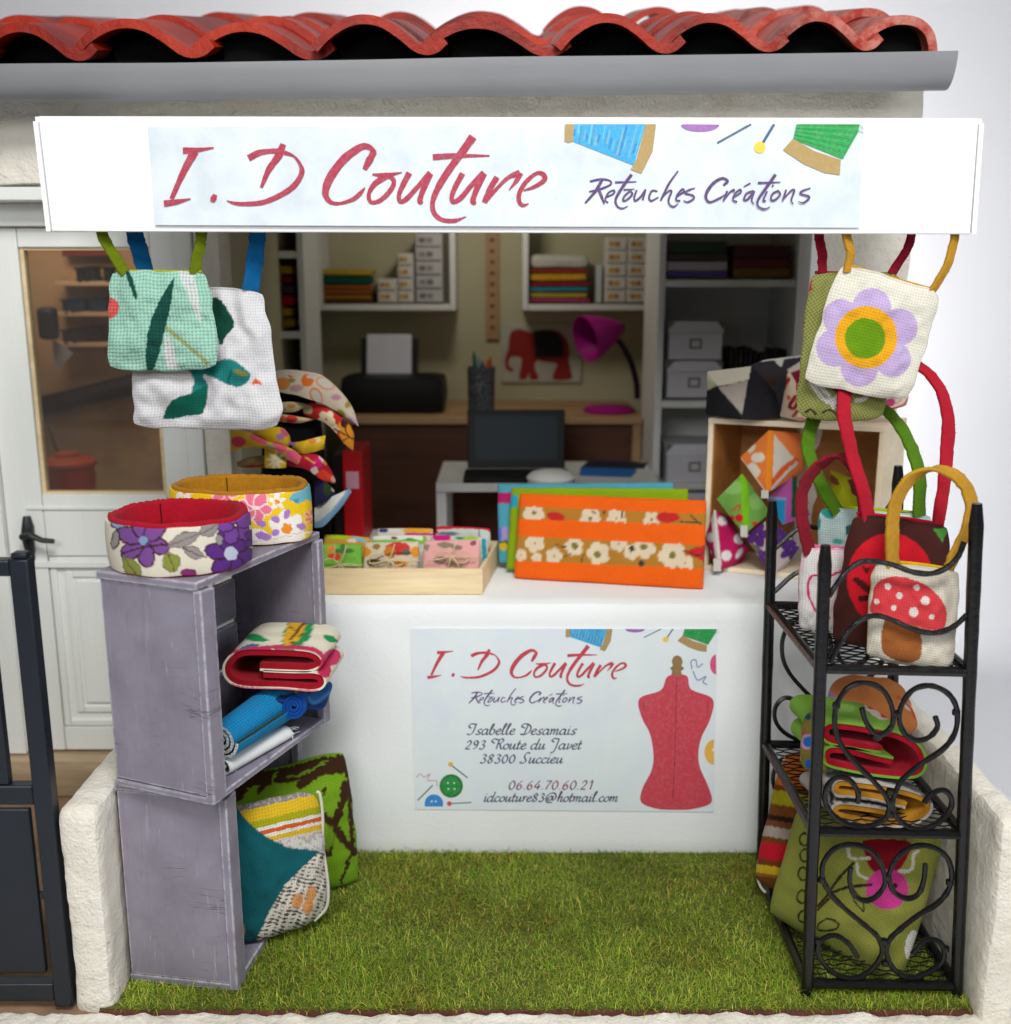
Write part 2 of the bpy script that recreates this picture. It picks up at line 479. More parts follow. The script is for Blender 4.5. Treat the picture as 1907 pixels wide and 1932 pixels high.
M['linen'] = fabric('linen', 0.0060, 0.34, 0.36)
M['linen_coarse'] = fabric('linen_coarse', 0.0090, 0.42, 0.52)
M['linen_mid'] = fabric('linen_mid', 0.0074, 0.26, 0.26)
M['linen_diag'] = fabric('linen_diag', 0.0072, 0.55, 0.6, diag=True)
M['cotton'] = fabric('cotton', 0.0042, 0.3, 0.3)
M['cotton_fine'] = fabric('cotton_fine', 0.0036, 0.35, 0.2)
M['felt'] = felt('felt')
M['print'] = attr_mat('print')
M['plastic'] = attr_mat('plastic', 0.45, 0.2, 0.03, bstr=0)
M['soil'] = plain('soil', c(84, 86, 34), 0.95, 0.3, 14, 60, 0.5, 0.01)
M['path'] = plain('path', c(136, 108, 84), 0.9, 0.25, 12, 50, 0.6, 0.01)
M['brown_board'] = plain('brown_board', c(96, 52, 42), 0.8, 0.3, 20, 60, 0.5, 0.01)
M['backdrop'] = plain('backdrop', c(226, 227, 232), 0.9, 0.008, 1, 20, 0.0)
M['twine'] = plain('twine', c(196, 176, 136), 0.9, 0.15, 40, 120, 0.4, 0.002)
m, nt, b = new_mat('glass')
nt.nodes.remove(b)
tr = N(nt, 'ShaderNodeBsdfTransparent'); tr.inputs[0].default_value = (0.93, 0.93, 0.92, 1)
gl = N(nt, 'ShaderNodeBsdfGlossy'); gl.inputs['Roughness'].default_value = 0.02
mx = N(nt, 'ShaderNodeMixShader'); fr = N(nt, 'ShaderNodeFresnel'); fr.inputs[0].default_value = 1.45
nt.links.new(fr.outputs[0], mx.inputs[0]); nt.links.new(tr.outputs[0], mx.inputs[1]); nt.links.new(gl.outputs[0], mx.inputs[2])
df = N(nt, 'ShaderNodeBsdfDiffuse'); df.inputs[0].default_value = (.62, .56, .5, 1)
m2 = N(nt, 'ShaderNodeMixShader'); nt.links.new(mth(nt, 'MULTIPLY', tex(nt, 5, 3), 0.07), m2.inputs[0])     # painted haze that lightens the pane
nt.links.new(mx.outputs[0], m2.inputs[1]); nt.links.new(df.outputs[0], m2.inputs[2])
nt.links.new(m2.outputs[0], nt.nodes['Material Output'].inputs[0])
M['glass'] = m
m, nt, b = new_mat('lamp_glow')
b.inputs['Base Color'].default_value = (0.8, 0.7, 0.5, 1); b.inputs['Emission Color'].default_value = (1, 0.82, 0.5, 1); b.inputs['Emission Strength'].default_value = 0.35
M['lamp_glow'] = m
m, nt, b = new_mat('grass_blades')
at_ = N(nt, 'ShaderNodeAttribute', attribute_name='Col')
nt.links.new(at_.outputs['Color'], b.inputs['Base Color']); b.inputs['Roughness'].default_value = 0.6; b.inputs['Specular IOR Level'].default_value = 0.25
M['grass'] = m
# ================================================================== the setting
def rough_box(mb, lo, hi, step=0.03, amp=0.006, r=0.015, seed=0, freq=9.0):
    lo, hi = np.array(lo, float), np.array(hi, float)
    r = min(r, (hi - lo).min() * 0.45)
    for ax in range(3):
        a, b_ = (ax + 1) % 3, (ax + 2) % 3
        na = max(2, int(round((hi[a] - lo[a]) / step)) + 1); nb = max(2, int(round((hi[b_] - lo[b_]) / step)) + 1)
        A, B = np.meshgrid(np.linspace(lo[a], hi[a], na), np.linspace(lo[b_], hi[b_], nb), indexing='ij')
        for side in (0, 1):
            P = np.zeros(A.shape + (3,)); P[..., a] = A; P[..., b_] = B; P[..., ax] = hi[ax] if side else lo[ax]
            q = np.clip(P, lo + r, hi - r); d = P - q
            l = np.linalg.norm(d, axis=-1, keepdims=True); P = q + d / np.maximum(l, 1e-9) * r
            if amp:
                F = P.reshape(-1, 3)
                for i in range(len(F)):
                    v = mnoise.noise_vector(Vector(F[i] * freq + seed)) * amp + mnoise.noise_vector(Vector(F[i] * freq * 3.7 + seed)) * amp * 0.45
                    F[i] += np.array(v)
                P = F.reshape(P.shape)
            mb.grid(P, flip=(side == 0))
    return mb

# table and studio sweep behind the model
mb = MB(); prof = [(-6, -0.45), (3.6, -0.45)]
for k in range(1, 13):
    a = k / 12 * math.pi / 2
    prof.append((3.6 + 1.6 * math.sin(a), -0.45 + 1.6 * (1 - math.cos(a))))
prof.append((5.2, 7.0))
P = np.array([[(x, y, z) for (y, z) in prof] for x in (-7, -3, 0, 3, 7)], float)
mb.grid(P)
tag(build(mb, 'backdrop', M['backdrop'], loc=(0, 0, -0.45)), kind='structure', label='plain pale grey studio sweep behind the miniature shop')
# ground board under the grass, path by the door, plaster front ledge
mb = MB(); mb.box((-1.0, -0.715, -0.06), (1.2, 0.45, 0.0))
tag(build(mb, 'ground', M['soil'], smooth=False), kind='structure', label='earth coloured board under the grass')
mb = MB(); rough_box(mb, (-3.2, -0.735, -0.2), (-1.003, 0.45, -0.012), 0.05, 0.004, 0.01, 5)
tag(build(mb, 'path', M['path']), kind='structure', label='brown gritty path behind the gate')
mb = MB(); rough_box(mb, (-1.0, -0.7235, -0.2), (1.2, -0.7155, -0.001), 0.012, 0.003, 0.004, 9, 30)
tag(build(mb, 'ground_edge', M['brown_board']), kind='structure', label='brown board edge along the front of the grass')
mb = MB(); rough_box(mb, (-3.2, -1.05, -0.25), (1.8, -0.7245, -0.003), 0.012, 0.0085, 0.012, 3, 26)
tag(build(mb, 'kerb', M['plaster']), kind='structure', label='rough white plaster ledge along the front edge')

# low garden walls
def low_wall(x0, x1, y0, lab, seed, z=0.53):
    mb = MB(); rough_box(mb, (x0, y0, -0.05), (x1, 0.448, z), 0.018, 0.0065, 0.022, seed, 8)
    tag(build(mb, 'garden_wall', M['plaster']), lab, 'wall', 'low plaster garden walls')
low_wall(-1.062, -0.968, -0.71, 'low white plaster wall between the gate and the purple crates', 11)
low_wall(1.146, 1.222, -0.77, 'low white plaster wall beside the black iron rack', 27, 0.535)

# ------------------------------------------------------------------ grass
def make_grass(n=90000):
    X = RNG.uniform(-0.955, 1.16, n); Y = RNG.uniform(-0.718, 0.02, n)
    den = vnoise(X * 5, Y * 5, 3)
    L = RNG.uniform(0.012, 0.036, n) * (1 + 0.35 * den)
    front = Y < -0.67
    L[front] *= 0.9; L[RNG.random(n) < .06] *= 1.7
    an = RNG.uniform(0, 2 * np.pi, n); tilt = RNG.uniform(0.5, 1.6, n)
    w = RNG.uniform(0.0005, 0.0010, n)
    dx, dy = np.cos(an), np.sin(an)
    def pt(f, lift):
        a = tilt * (0.55 + 0.6 * f)
        return np.stack([X + dx * L * f * np.sin(a), Y + dy * L * f * np.sin(a), 0.0 + L * f * np.cos(a) * 0.95 + lift], -1)
    side = np.stack([-dy * w, dx * w, np.zeros(n)], -1)
    base, mid, tip = pt(0, -0.002), pt(0.55, 0.0), pt(1.0, 0)
    V = np.stack([base - side, base + side, mid + side * 0.9, mid - side * 0.9, tip], 1).reshape(-1, 3)
    k = np.arange(n) * 5
    quads = np.stack([k, k + 1, k + 2, k + 3], -1); tris = np.stack([k + 3, k + 2, k + 4], -1)
    pal = np.array([c(122, 152, 36), c(142, 166, 42), c(98, 130, 34), c(170, 174, 62), c(184, 172, 86), c(116, 100, 48), c(78, 108, 38)])
    pr = np.array([.28, .24, .2, .12, .05, .05, .06])
    ci = RNG.choice(len(pal), n, p=pr)
    cc = pal[ci] * RNG.uniform(0.68, 1.28, (n, 1)) * (0.92 + 0.26 * vnoise(X * 3.1, Y * 3.1, 8) + 0.16 * vnoise(X * 11, Y * 11, 18))[:, None]
    brn = vnoise(X * 4.2 + 9, Y * 6, 28) > 0.35
    cc[brn & (RNG.random(n) < .45)] *= np.array([0.85, 0.62, 0.6])
    bright = RNG.random(n) < .05
    cc[bright] = c(196, 190, 84) * RNG.uniform(.7, 1.1, (bright.sum(), 1))
    cols = np.repeat(cc, 5, 0)
    me = bpy.data.meshes.new('grass')
    me.from_pydata(V.tolist(), [], quads.tolist() + tris.tolist())
    a = me.attributes.new('Col', 'FLOAT_COLOR', 'POINT')
    c4 = np.ones((len(V), 4), np.float32); c4[:, :3] = cols
    a.data.foreach_set('color', c4.ravel())
    me.materials.append(M['grass'])
    o = bpy.data.objects.new('grass', me); COL.objects.link(o)
    tag(o, 'short mossy green fibre grass in front of the counter', kind='stuff')
make_grass()

# ------------------------------------------------------------------ the shop building
YF = 0.45
shop = empty('shop_building', (0, YF, 0), 'cream plastered shop with red tiled roof, open counter window and white door', 'building')
mb = MB()
rough_box(mb, (-3.0, YF - .10, 2.03), (1.252, 0.60, 2.42), 0.045, 0.006, 0.02, 2)
rough_box(mb, (0.998, YF, 0.0), (1.285, 0.60, 2.025), 0.035, 0.007, 0.02, 4)
rough_box(mb, (-0.988, YF, 0.0), (-0.905, 0.60, 2.025), 0.04, 0.003, 0.008, 6)
rough_box(mb, (-3.0, YF, 0.0), (-1.752, 0.60, 2.025), 0.045, 0.006, 0.02, 8)
rough_box(mb, (-0.903, YF + 0.01, 0.0), (0.996, 0.60, 0.80), 0.1, 0.0, 0.01, 8)
build(mb, 'front_wall', M['plaster'], shop)
mb = MB(); rough_box(mb, (1.172, 0.602, 0.0), (1.284, 2.42, 2.42), 0.09, 0.006, 0.02, 12)
build(mb, 'side_wall', M['plaster'], shop)
mb = MB(); mb.box((-0.99, 2.3, 0.12), (1.17, 2.36, 2.38)); mb.box((-1.0, 0.602, 0.12), (-0.93, 2.298, 2.38))
build(mb, 'inner_wall', M['wall_paint'], shop, smooth=False)
mb = MB(); mb.box((-3.0, 0.602, 2.385), (1.17, 2.4, 2.42))
build(mb, 'ceiling', M['wall_paint'], shop, smooth=False)
mb = MB(); mb.box((-3.0, 0.602, 0.05), (1.17, 2.4, 0.118))
build(mb, 'floor', M['brown_wood'], shop, smooth=False)
# stone of the stair room behind the glazed door
m, nt, b = new_mat('ochre_wall')
nt.links.new(ramp(nt, tex(nt, 2.6, 4), [(0.3, c(132, 102, 74)), (0.5, c(176, 136, 92)), (0.72, c(150, 118, 92))]), b.inputs['Base Color']); b.inputs['Roughness'].default_value = 0.8
mb = MB(); mb.box((-2.9, 1.5, 0.12), (-1.002, 1.56, 2.38))
build(mb, 'stair_room_wall', m, shop, smooth=False)

# roof: rows of S-shaped tiles over a black board
CREST = [-1.97, -1.66, -1.343, -1.06, -0.733, -0.391, -0.08, 0.278, 0.575, 0.873, 1.125]
PROF = [(-.135, .008), (-.118, .030), (-.09, .058), (-.045, .087), (0, .097), (.05, .086), (.10, .05), (.14, .014), (.175, .0), (.21, .008), (.24, .036)]
PROF_END = [(-.135, .008), (-.118, .030), (-.09, .058), (-.045, .087), (0, .097), (.045, .088), (.075, .06), (.088, .02), (.09, -.01)]
mb = MB()
TILT = 0.0125; SL = math.tan(R(13.5))
def tile(cx_, sp, y0, z0, prof, yaw, L=0.44, th=0.025):
    hs_ = random.uniform(.76, .88)
    C = spline([(p[0] * sp / 0.32, p[1] * hs_) for p in prof], 4)
    T = np.gradient(C, axis=0); Nn = np.stack([-T[:, 1], T[:, 0]], -1); Nn /= np.linalg.norm(Nn, axis=1, keepdims=True)
    top = C + Nn * th
    ring = np.vstack([C, top[::-1]])
    ys = np.array([0, 0.01, 0.2, L])
    P = np.zeros((len(ys), len(ring), 3))
    for i, yy in enumerate(ys):
        x = ring[:, 0] * (1 - 0.06 * yy); 
        P[i, :, 0] = cx_ + x + yaw * yy; P[i, :, 1] = y0 + yy; P[i, :, 2] = z0 + ring[:, 1] + yy * (SL - 0.035) + TILT * cx_
    n = len(ring)
    V = P.reshape(-1, 3); Fc = []
    for i in range(len(ys) - 1):
        for k in range(n):
            a, b2 = i * n + k, i * n + (k + 1) % n
            Fc.append((a, a + n, b2 + n, b2))
    h = n // 2
    for k in range(h - 1):
        Fc.append((k, k + 1, n - 2 - k, n - 1 - k))
    mb.add(V, Fc)
for row in range(4):
    for i, cx_ in enumerate(CREST):
        sp = (CREST[i + 1] - cx_) if i < len(CREST) - 1 else 0.29
        last = i == len(CREST) - 1
        y0 = 0.19 + row * 0.36 + random.uniform(-0.03, 0.03)
        tile(cx_ + random.uniform(-.008, .008) + (0.05 * row if False else 0), sp, y0, 2.362 + row * 0.36 * SL + random.uniform(0, 0.010), PROF_END if last else PROF, random.uniform(-.06, .06))
roof = build(mb, 'roof', M['terracotta'], shop, angle=50)
tag(roof, 'glossy red S-shaped clay roof tiles')
mb = MB()
for x0, x1 in ((-3.0, 1.16),):
    z = lambda x, y: 2.345 + TILT * x + (y - 0.2) * (SL - 0.01)
    q = lambda dz: [(x0, .24, z(x0, .24) + dz), (x1, .24, z(x1, .24) + dz), (x1, 2.2, z(x1, 2.2) + dz), (x0, 2.2, z(x0, 2.2) + dz)]
    mb.hexa(q(0), q(0.02))
build(mb, 'roof_board', M['black_board'], shop, smooth=False)
mb = MB(); mb2 = MB()
for i, cx_ in enumerate(CREST):     # black plugs added for the dark shade in each tile's hollow
    sp = (CREST[i + 1] - cx_) if i < len(CREST) - 1 else 0.29
    C = spline([(p[0] * sp / 0.32, p[1] * .82) for p in (PROF if i < len(CREST) - 1 else PROF_END[:-1])], 3)
    pts = [(x, z + .008) for x, z in C] + [(C[-1][0], -.06), (C[0][0], -.06)]
    for yy in (.30,):
        mb2.prism(pts[::-1], (cx_, .66, 2.452 + TILT * cx_ + .11 * (SL - .035)), (1, 0, 0), (0, 0, 1), .02)
        mb.prism(pts[::-1], (cx_, yy, 2.362 + (yy - .19) * (SL - .035) + TILT * cx_ + .36 * .035 * (yy > .5)), (1, 0, 0), (0, 0, 1), .02)
build(mb, 'tile_shade_filler', M['black_board'], shop, smooth=False); build(mb2, 'tile_shade_filler', M['black_board'], shop, smooth=False)
# gutter: a half pipe slightly uneven
mb = MB(); xs = np.linspace(-2.6, 1.248, 90); ang = np.linspace(math.pi, 2 * math.pi, 17)
inner, outer = [], []
for x in xs:
    wob = 0.004 * vnoise(np.array([x * 2.2]), np.array([0.3]), 4)[0]
    ro, ri = [], []
    for k, a in enumerate(ang):
        ca, sa = math.cos(a), math.sin(a)
        lip = 0.012 * (k / 16)
        ro.append((x, 0.195 + 0.068 * ca, 2.352 + wob * (1 + sa) + 0.098 * sa + lip + TILT * x))
        ri.append((x, 0.195 + 0.060 * ca, 2.352 + wob * (1 + sa) + 0.090 * sa + lip + TILT * x))
    outer.append(ro); inner.append(ri[::-1])
P = np.array([o_ + i_ + [o_[0]] for o_, i_ in zip(outer, inner)])
mb.grid(P, flip=True)
n_ = P.shape[1] - 1
for e in (0, len(xs) - 1):
    for k in range(16):
        Q = [P[e, k], P[e, k + 1], P[e, n_ - 2 - k], P[e, n_ - 1 - k]]
        mb.add(np.array(Q), [(0, 1, 2, 3)])
build(mb, 'gutter', M['zinc'], shop)
# white window frame
mb = MB(); mb.box((0.962, YF - 0.012, 0.822), (0.996, 0.58, 1.985)); mb.box((-0.90, YF + 0.012, 1.945), (0.96, 0.56, 1.985))
build(mb, 'window_frame', M['white_paint'], shop, bevel=0.003)
# glazed door
mb = MB()
for lo, hi in (((-1.75, YF - 0.012, 0.13), (-1.675, 0.60, 1.985)), ((-1.045, YF - 0.012, 0.13), (-0.99, 0.60, 1.985)), ((-1.673, YF - 0.014, 1.915), (-1.047, 0.60, 1.983)), ((-1.80, YF - 0.11, 1.986), (-0.985, YF + 0.02, 2.026))):
    mb.box(lo, hi)
build(mb, 'door_frame', M['white_wood'], shop, bevel=0.004)
mb = MB(); rough_box(mb, (-1.75, YF - 0.06, -0.01), (-0.99, 0.6, 0.125), 0.03, 0.003, 0.012, 3)
build(mb, 'threshold', M['sill_wood'], shop)
mb = MB(); y0, y1 = YF + 0.012, YF + 0.05
mb.box((-1.672, y0, 0.135), (-1.548, y1, 1.91)); mb.box((-1.128, y0, 0.135), (-1.048, y1, 1.91))
mb.box((-1.546, y0 + .002, 1.852), (-1.13, y1, 1.91)); mb.box((-1.546, y0 + .002, 0.84), (-1.13, y1, 1.052)); mb.box((-1.546, y0 + .002, 0.135), (-1.13, y1, 0.22))
mb.box((-1.546, y0 + 0.014, 0.222), (-1.13, y1 - 0.004, 0.838))
for k, (e, t_) in enumerate(((0.0, 0.012), (0.05, 0.010))):   # mouldings of the lower panel
    x0, x1, z0, z1 = -1.544 + e, -1.132 - e, 0.224 + e, 0.836 - e
    yy = y0 + (0.004 if k == 0 else 0.006)
    for lo, hi in (((x0, yy, z0), (x0 + .022, y0 + .016, z1)), ((x1 - .022, yy, z0), (x1, y0 + .016, z1)), ((x0 + .0225, yy, z0), (x1 - .0225, y0 + .016, z0 + .022)), ((x0 + .0225, yy, z1 - .022), (x1 - .0225, y0 + .016, z1))):
        mb.box(lo, hi)
mb.box((-1.46, y0 + 0.005, 0.31), (-1.215, y0 + 0.0155, 0.75))
mb.box((-1.60, y0 - 0.006, 0.80), (-1.09, y0 - 0.0005, 0.822)); mb.box((-1.60, y0 - 0.005, 1.0), (-1.09, y0 - 0.0005, 1.012))
door = build(mb, 'door', M['white_wood'], shop, bevel=0.004)
WORLD['door'] = WORLD[shop.name]
mb = MB()
for lo, hi in (((-1.546, y0 + .012, 1.0525), (-1.534, y1 + .004, 1.8515)), ((-1.142, y0 + .012, 1.0525), (-1.13, y1 + .004, 1.8515)), ((-1.5335, y0 + .012, 1.0525), (-1.1425, y1 + .004, 1.060)), ((-1.5335, y0 + .012, 1.843), (-1.1425, y1 + .004, 1.8515))):
    mb.box(lo, hi)
build(mb, 'glazing_bead', M['balsa'], door, smooth=False)
mb = MB(); mb.box((-1.5335, y0 + .026, 1.0605), (-1.1425, y0 + .029, 1.8425))
build(mb, 'pane', M['glass'], door, smooth=False)
mb = MB()
hx, hz = -1.60, 0.915
mb.tube([(hx, y0 - .006, hz + .065), (hx + .002, y0 - .01, hz + .03), (hx, y0 - .012, hz), (hx, y0 - .01, hz - .04), (hx + .004, y0 - .006, hz - .085)], [.012, .02, .022, .017, .01], 10)
mb.tube([(hx, y0 - .01, hz + .0), (hx, y0 - .05, hz + .004), (hx + .03, y0 - .058, hz + .012), (hx + .065, y0 - .056, hz - .006), (hx + .105, y0 - .054, hz - .01)], [.012, .012, .011, .009, .008], 10)
build(mb, 'handle', M['iron'], door)

# ------------------------------------------------------------------ gate
gate = empty('gate', (-1.35, -0.69, 0.0), 'dark navy metal gate with solid lower panel, left of the low wall', 'gate')
gy0, gy1 = -0.715, -0.675
mb = MB()
mb.box((-1.110, gy0, 0.004), (-1.067, gy1, 1.144)); mb.box((-1.106, gy0 + .004, 1.1445), (-1.071, gy1 - .004, 1.158))
mb.box((-2.0, gy0 + .003, 1.104), (-1.1105, gy1 - .003, 1.142)); mb.box((-2.0, gy0 + .003, 0.545), (-1.1105, gy1 - .003, 0.594)); mb.box((-2.0, gy0 + .003, 0.018), (-1.1105, gy1 - .003, 0.066))
build(mb, 'frame', M['gate_paint'], gate, bevel=0.004)
for x in (-1.187, -1.33, -1.475):
    mb = MB(); mb.box((x - .02, gy0 + .008, 0.5945), (x + .02, gy1 - .008, 1.1035))
    build(mb, 'bar', M['gate_paint'], gate, bevel=0.003)
mb = MB(); mb.box((-2.0, gy0 + .012, 0.09), (-1.128, gy1 - .012, 0.53)); mb.box((-1.1275, gy0 + .014, 0.29), (-1.1105, gy1 - .014, 0.31))
build(mb, 'panel', M['gate_paint'], gate, bevel=0.004)
# ================================================================== printed lettering
def ribbon(mb, pts, widths, to3, col, lift=0.0, n=7, closed=False, wn=0.0):
    """brush stroke given in picture units; to3 maps (x, y) to the printed plane"""
    P = spline(pts, n, closed)
    wi = np.asarray(widths if np.ndim(widths) else [widths] * len(pts), float)
    wc = np.interp(np.linspace(0, 1, len(P)), np.linspace(0, 1, len(wi)), wi)
    if wn: wc = wc * (1 + wn * vnoise(np.arange(len(P)) * 0.9, np.full(len(P), 0.5), len(pts)))
    T = np.gradient(P, axis=0)
    T /= np.maximum(np.linalg.norm(T, axis=1, keepdims=True), 1e-9)
    Nn = np.stack([-T[:, 1], T[:, 0]], -1)
    A = P + Nn * wc[:, None] / 2; B = P - Nn * wc[:, None] / 2
    V = np.array([to3(*q) for q in A] + [to3(*q) for q in B])
    V[:, 1] -= lift
    k = len(P)
    f = [(i, i + 1, k + i + 1, k + i) for i in range(k - 1)]
    mb.add(V, f, col)
def flat_poly(mb, pts, to3, col, lift=0.0):
    V = np.array([to3(*q) for q in pts]); V[:, 1] -= lift
    mb.add(V, [tuple(range(len(V)))], col)
def disc_pts(x, y, rx, ry=None, n=28, a0=0.0, a1=2 * math.pi):
    ry = rx if ry is None else ry
    return [(x + rx * math.cos(a0 + (a1 - a0) * i / n), y + ry * math.sin(a0 + (a1 - a0) * i / n)) for i in range(n)]

LOGO = [  # coordinates of the big word, units of the traced close-up
 ([(235,208),(380,200),(525,180)], [66,44,16]), ([(345,215),(240,410),(130,660)], [84,62,42]), ([(60,705),(180,688),(310,660)], [62,50,12]),
 ([(512,690),(525,655),(540,620)], [40,60,40]),
 ([(850,278),(960,225),(1110,208),(1190,205)], [66,58,42,44]), ([(1178,145),(1130,260),(1040,390),(972,555)], [56,76,56,30]),
 ([(1190,225),(1280,262),(1340,345),(1350,420),(1290,525),(1180,610),(1000,690),(820,708),(720,700),(650,678)], [44,22,34,52,54,54,46,40,30,10]),
 ([(1940,385),(1985,300),(2030,215)], [44,70,60]),
 ([(2040,225),(1985,175),(1920,168),(1838,215),(1750,285),(1660,395),(1595,510),(1575,615),(1625,692),(1720,702),(1838,662),(1898,612),(1945,555)], [40,52,62,72,80,82,78,58,40,30,42,44,14]),
 ([(2015,430),(2140,438),(2292,412)], [18,52,10]), ([(2138,450),(2037,520),(1985,605),(1988,672),(2022,695),(2097,670),(2177,590),(2217,512),(2197,462),(2150,455)], [60,54,38,38,36,46,46,42,40,34]),
 ([(2362,415),(2307,520),(2266,620),(2277,685),(2337,660),(2437,550),(2560,415)], [56,52,42,42,48,42,58]), ([(2557,420),(2497,560),(2460,680),(2490,698)], [64,56,48,26]),
 ([(2960,75),(2857,220),(2737,385),(2637,545),(2582,685),(2594,790),(2667,856),(2787,866),(2895,828)], [78,68,66,60,46,46,42,40,8]), ([(2582,268),(2787,255),(3115,254)], [58,50,14]),
 ([(2862,420),(2797,540),(2760,640),(2777,688),(2847,650),(2947,530),(3065,415)], [52,50,42,44,48,44,62]), ([(3062,420),(2997,560),(2957,685),(2990,700)], [64,56,48,24]),
 ([(3185,455),(3117,570),(3067,695)], [56,52,54]), ([(3077,682),(3177,570),(3287,462),(3400,412)], [40,32,36,58]), ([(3405,415),(3367,490),(3297,578)], [60,42,8]),
 ([(3435,582),(3537,545),(3630,482),(3617,428),(3555,420),(3457,500),(3397,600),(3392,680),(3427,720),(3483,705)], [14,36,46,46,32,42,42,42,36,8])]
SUB = [
 ([(115,125),(200,108),(270,118),(278,148),(205,182),(110,205)],[16,20,14,16,18,12]), ([(212,110),(160,200),(78,295)],[24,26,16]), ([(182,185),(205,240),(228,302)],[22,24,12]),
 ([(240,250),(298,222),(305,195),(262,212),(235,268),(258,292)],14), ([(442,70),(370,170),(318,262),(328,318),(368,336),(412,318)],[24,24,20,16,14,6]), ([(312,132),(480,127)],[18,8]),
 ([(428,200),(386,240),(375,276),(410,265),(446,225),(432,197)],16), ([(380,190),(466,184)],[14,6]),
 ([(482,192),(462,250),(472,276),(512,245),(552,186)],16), ([(550,192),(528,272)],16), ([(645,202),(602,198),(578,248),(596,276),(652,248)],[12,16,16,16,10]),
 ([(806,42),(730,150),(668,275)],[12,18,16]), ([(678,252),(728,202),(754,202),(730,268),(740,308),(772,322),(806,296)],[12,14,16,16,14,14,6]),
 ([(795,242),(848,206),(840,184),(800,228),(790,270),(822,276)],14), ([(938,176),(890,192),(858,216),(920,234),(926,260),(880,286),(846,274)],[8,16,14,16,16,14,6]),
 ([(1160,155),(1192,122),(1150,100),(1080,140),(1030,210),(1024,258),(1056,286),(1128,256),(1168,228)],[16,22,20,24,26,20,16,16,6]),
 ([(1190,198),(1158,278)],16), ([(1165,268),(1210,210),(1242,190),(1234,208)],[10,14,18,10]), ([(1240,246),(1294,212),(1290,188),(1250,220),(1234,268),(1266,286)],14), ([(1318,166),(1372,138)],[8,14]),
 ([(1396,198),(1342,218),(1320,264),(1346,266),(1402,200)],16), ([(1402,200),(1380,268),(1396,302)],[16,14,8]),
 ([(1568,70),(1490,180),(1430,268),(1430,318),(1480,341),(1524,322)],[24,22,18,16,14,6]), ([(1430,136),(1606,130)],[18,8]),
 ([(1502,200),(1470,272),(1492,276)],14), ([(1542,166),(1550,150)],14), ([(1592,195),(1546,220),(1530,264),(1560,270),(1602,228),(1588,196)],15),
 ([(1650,188),(1620,278)],15), ([(1626,264),(1690,196),(1714,196),(1690,268),(1704,304)],[12,14,16,14,8]), ([(1842,176),(1782,196),(1760,220),(1826,240),(1822,264),(1780,292),(1742,280)],[8,15,14,15,15,13,6])]

def spools(to3, mb, lift, key):
    """the drawing cut off by the top edge: two reels, a button and a pin"""
    for pts, col, l in key: flat_poly(mb, pts, to3, col, lift + l)

# ------------------------------------------------------------------ the shop sign
YS = -0.30
def on(Y):
    return lambda x, y: at(x, y, Y)
sign = empty('shop_sign', (0, YS, 1.865), 'long white paper box sign with pink brush lettering above the stall', 'sign')
mb = MB()
tl, tr, br, bl = at(62, 219, YS), at(1856, 223, YS), at(1840, 442, YS), at(88, 437, YS)
back = np.array([0, 0.012, 0])
ix = np.array([.0125, 0, 0])
mb.hexa([bl + ix, br - ix, br - ix + back, bl + ix + back], [tl + ix, tr - ix, tr - ix + back, tl + ix + back])
build(mb, 'front_panel', M['paper'], sign, bevel=0.003)
mb = MB()
d1, d2 = np.array([0, 0.0125, 0]), np.array([0, 0.735, 0.02])
mb.hexa([tl + d1 - [0, 0, .012], tr + d1 - [0, 0, .012], tr + d2 - [0, 0, .012], tl + d2 - [0, 0, .012]], [tl + d1, tr + d1, tr + d2, tl + d2])
build(mb, 'top_panel', M['paper'], sign, smooth=False)
for a, b_, s in ((tl, bl, 1), (tr, br, -1)):
    mb = MB()
    e = np.array([s * 0.010, 0, 0]); k1, k2 = np.array([0, -.0025, -.0125]), np.array([0, .14, -.0125])
    mb.hexa([b_ + k1 + [0, 0, .013], b_ + k2 + [0, 0, .08], b_ + k2 + e + [0, 0, .08], b_ + k1 + e + [0, 0, .013]], [a + k1, a + k2, a + k2 + e, a + k1 + e])
    build(mb, 'side_flap', M['paper'], sign, smooth=False)
mb = MB()
mb.tube([(tl[0] + .01, YS + 0.10, 1.955), (tr[0] - .01, YS + 0.10, 1.955)], 0.006, 8)
mb.tube([(tl[0] + .01, YS + 0.04, 1.945), (tr[0] - .01, YS + 0.04, 1.945)], 0.006, 8)
build(mb, 'hanging_rail', M['iron'], sign)
# the printed strip, its lower edge curling off
mb = MB()
UL, UR, LR, LL = (279, 240), (1628, 235), (1620, 430), (294, 425)
nu, nv = 40, 10
P = np.zeros((nu, nv, 3))
for i in range(nu):
    for j in range(nv):
        s, t = i / (nu - 1), j / (nv - 1)
        a = np.array(UL) * (1 - s) + np.array(UR) * s; b_ = np.array(LL) * (1 - s) + np.array(LR) * s
        p = a * (1 - t) + b_ * t
        curl = 0.006 * t ** 4 * (0.5 + 0.9 * math.sin(math.pi * min(1, 0.12 + s)))
        q = at(p[0], p[1], YS); q[1] -= 0.003 + curl
        P[i, j] = q
mb.grid(P, flip=True); mb.grid(P + np.array([0, 0.0012, 0]))
strip = build(mb, 'printed_strip', M['printed_paper'], sign)
WORLD['printed_strip'] = WORLD[sign.name]
A_ = zoom(430, 350, 550)
curl = lambda y: 0.0045 + 0.0085 * max(0, (y - 240) / 188.0) ** 4
def to_sign(zf, off=0.0):
    def f(x, y):
        px, py = zf(x, y)
        q = at(px, py, YS); q[1] -= curl(py) + off
        return q
    return f
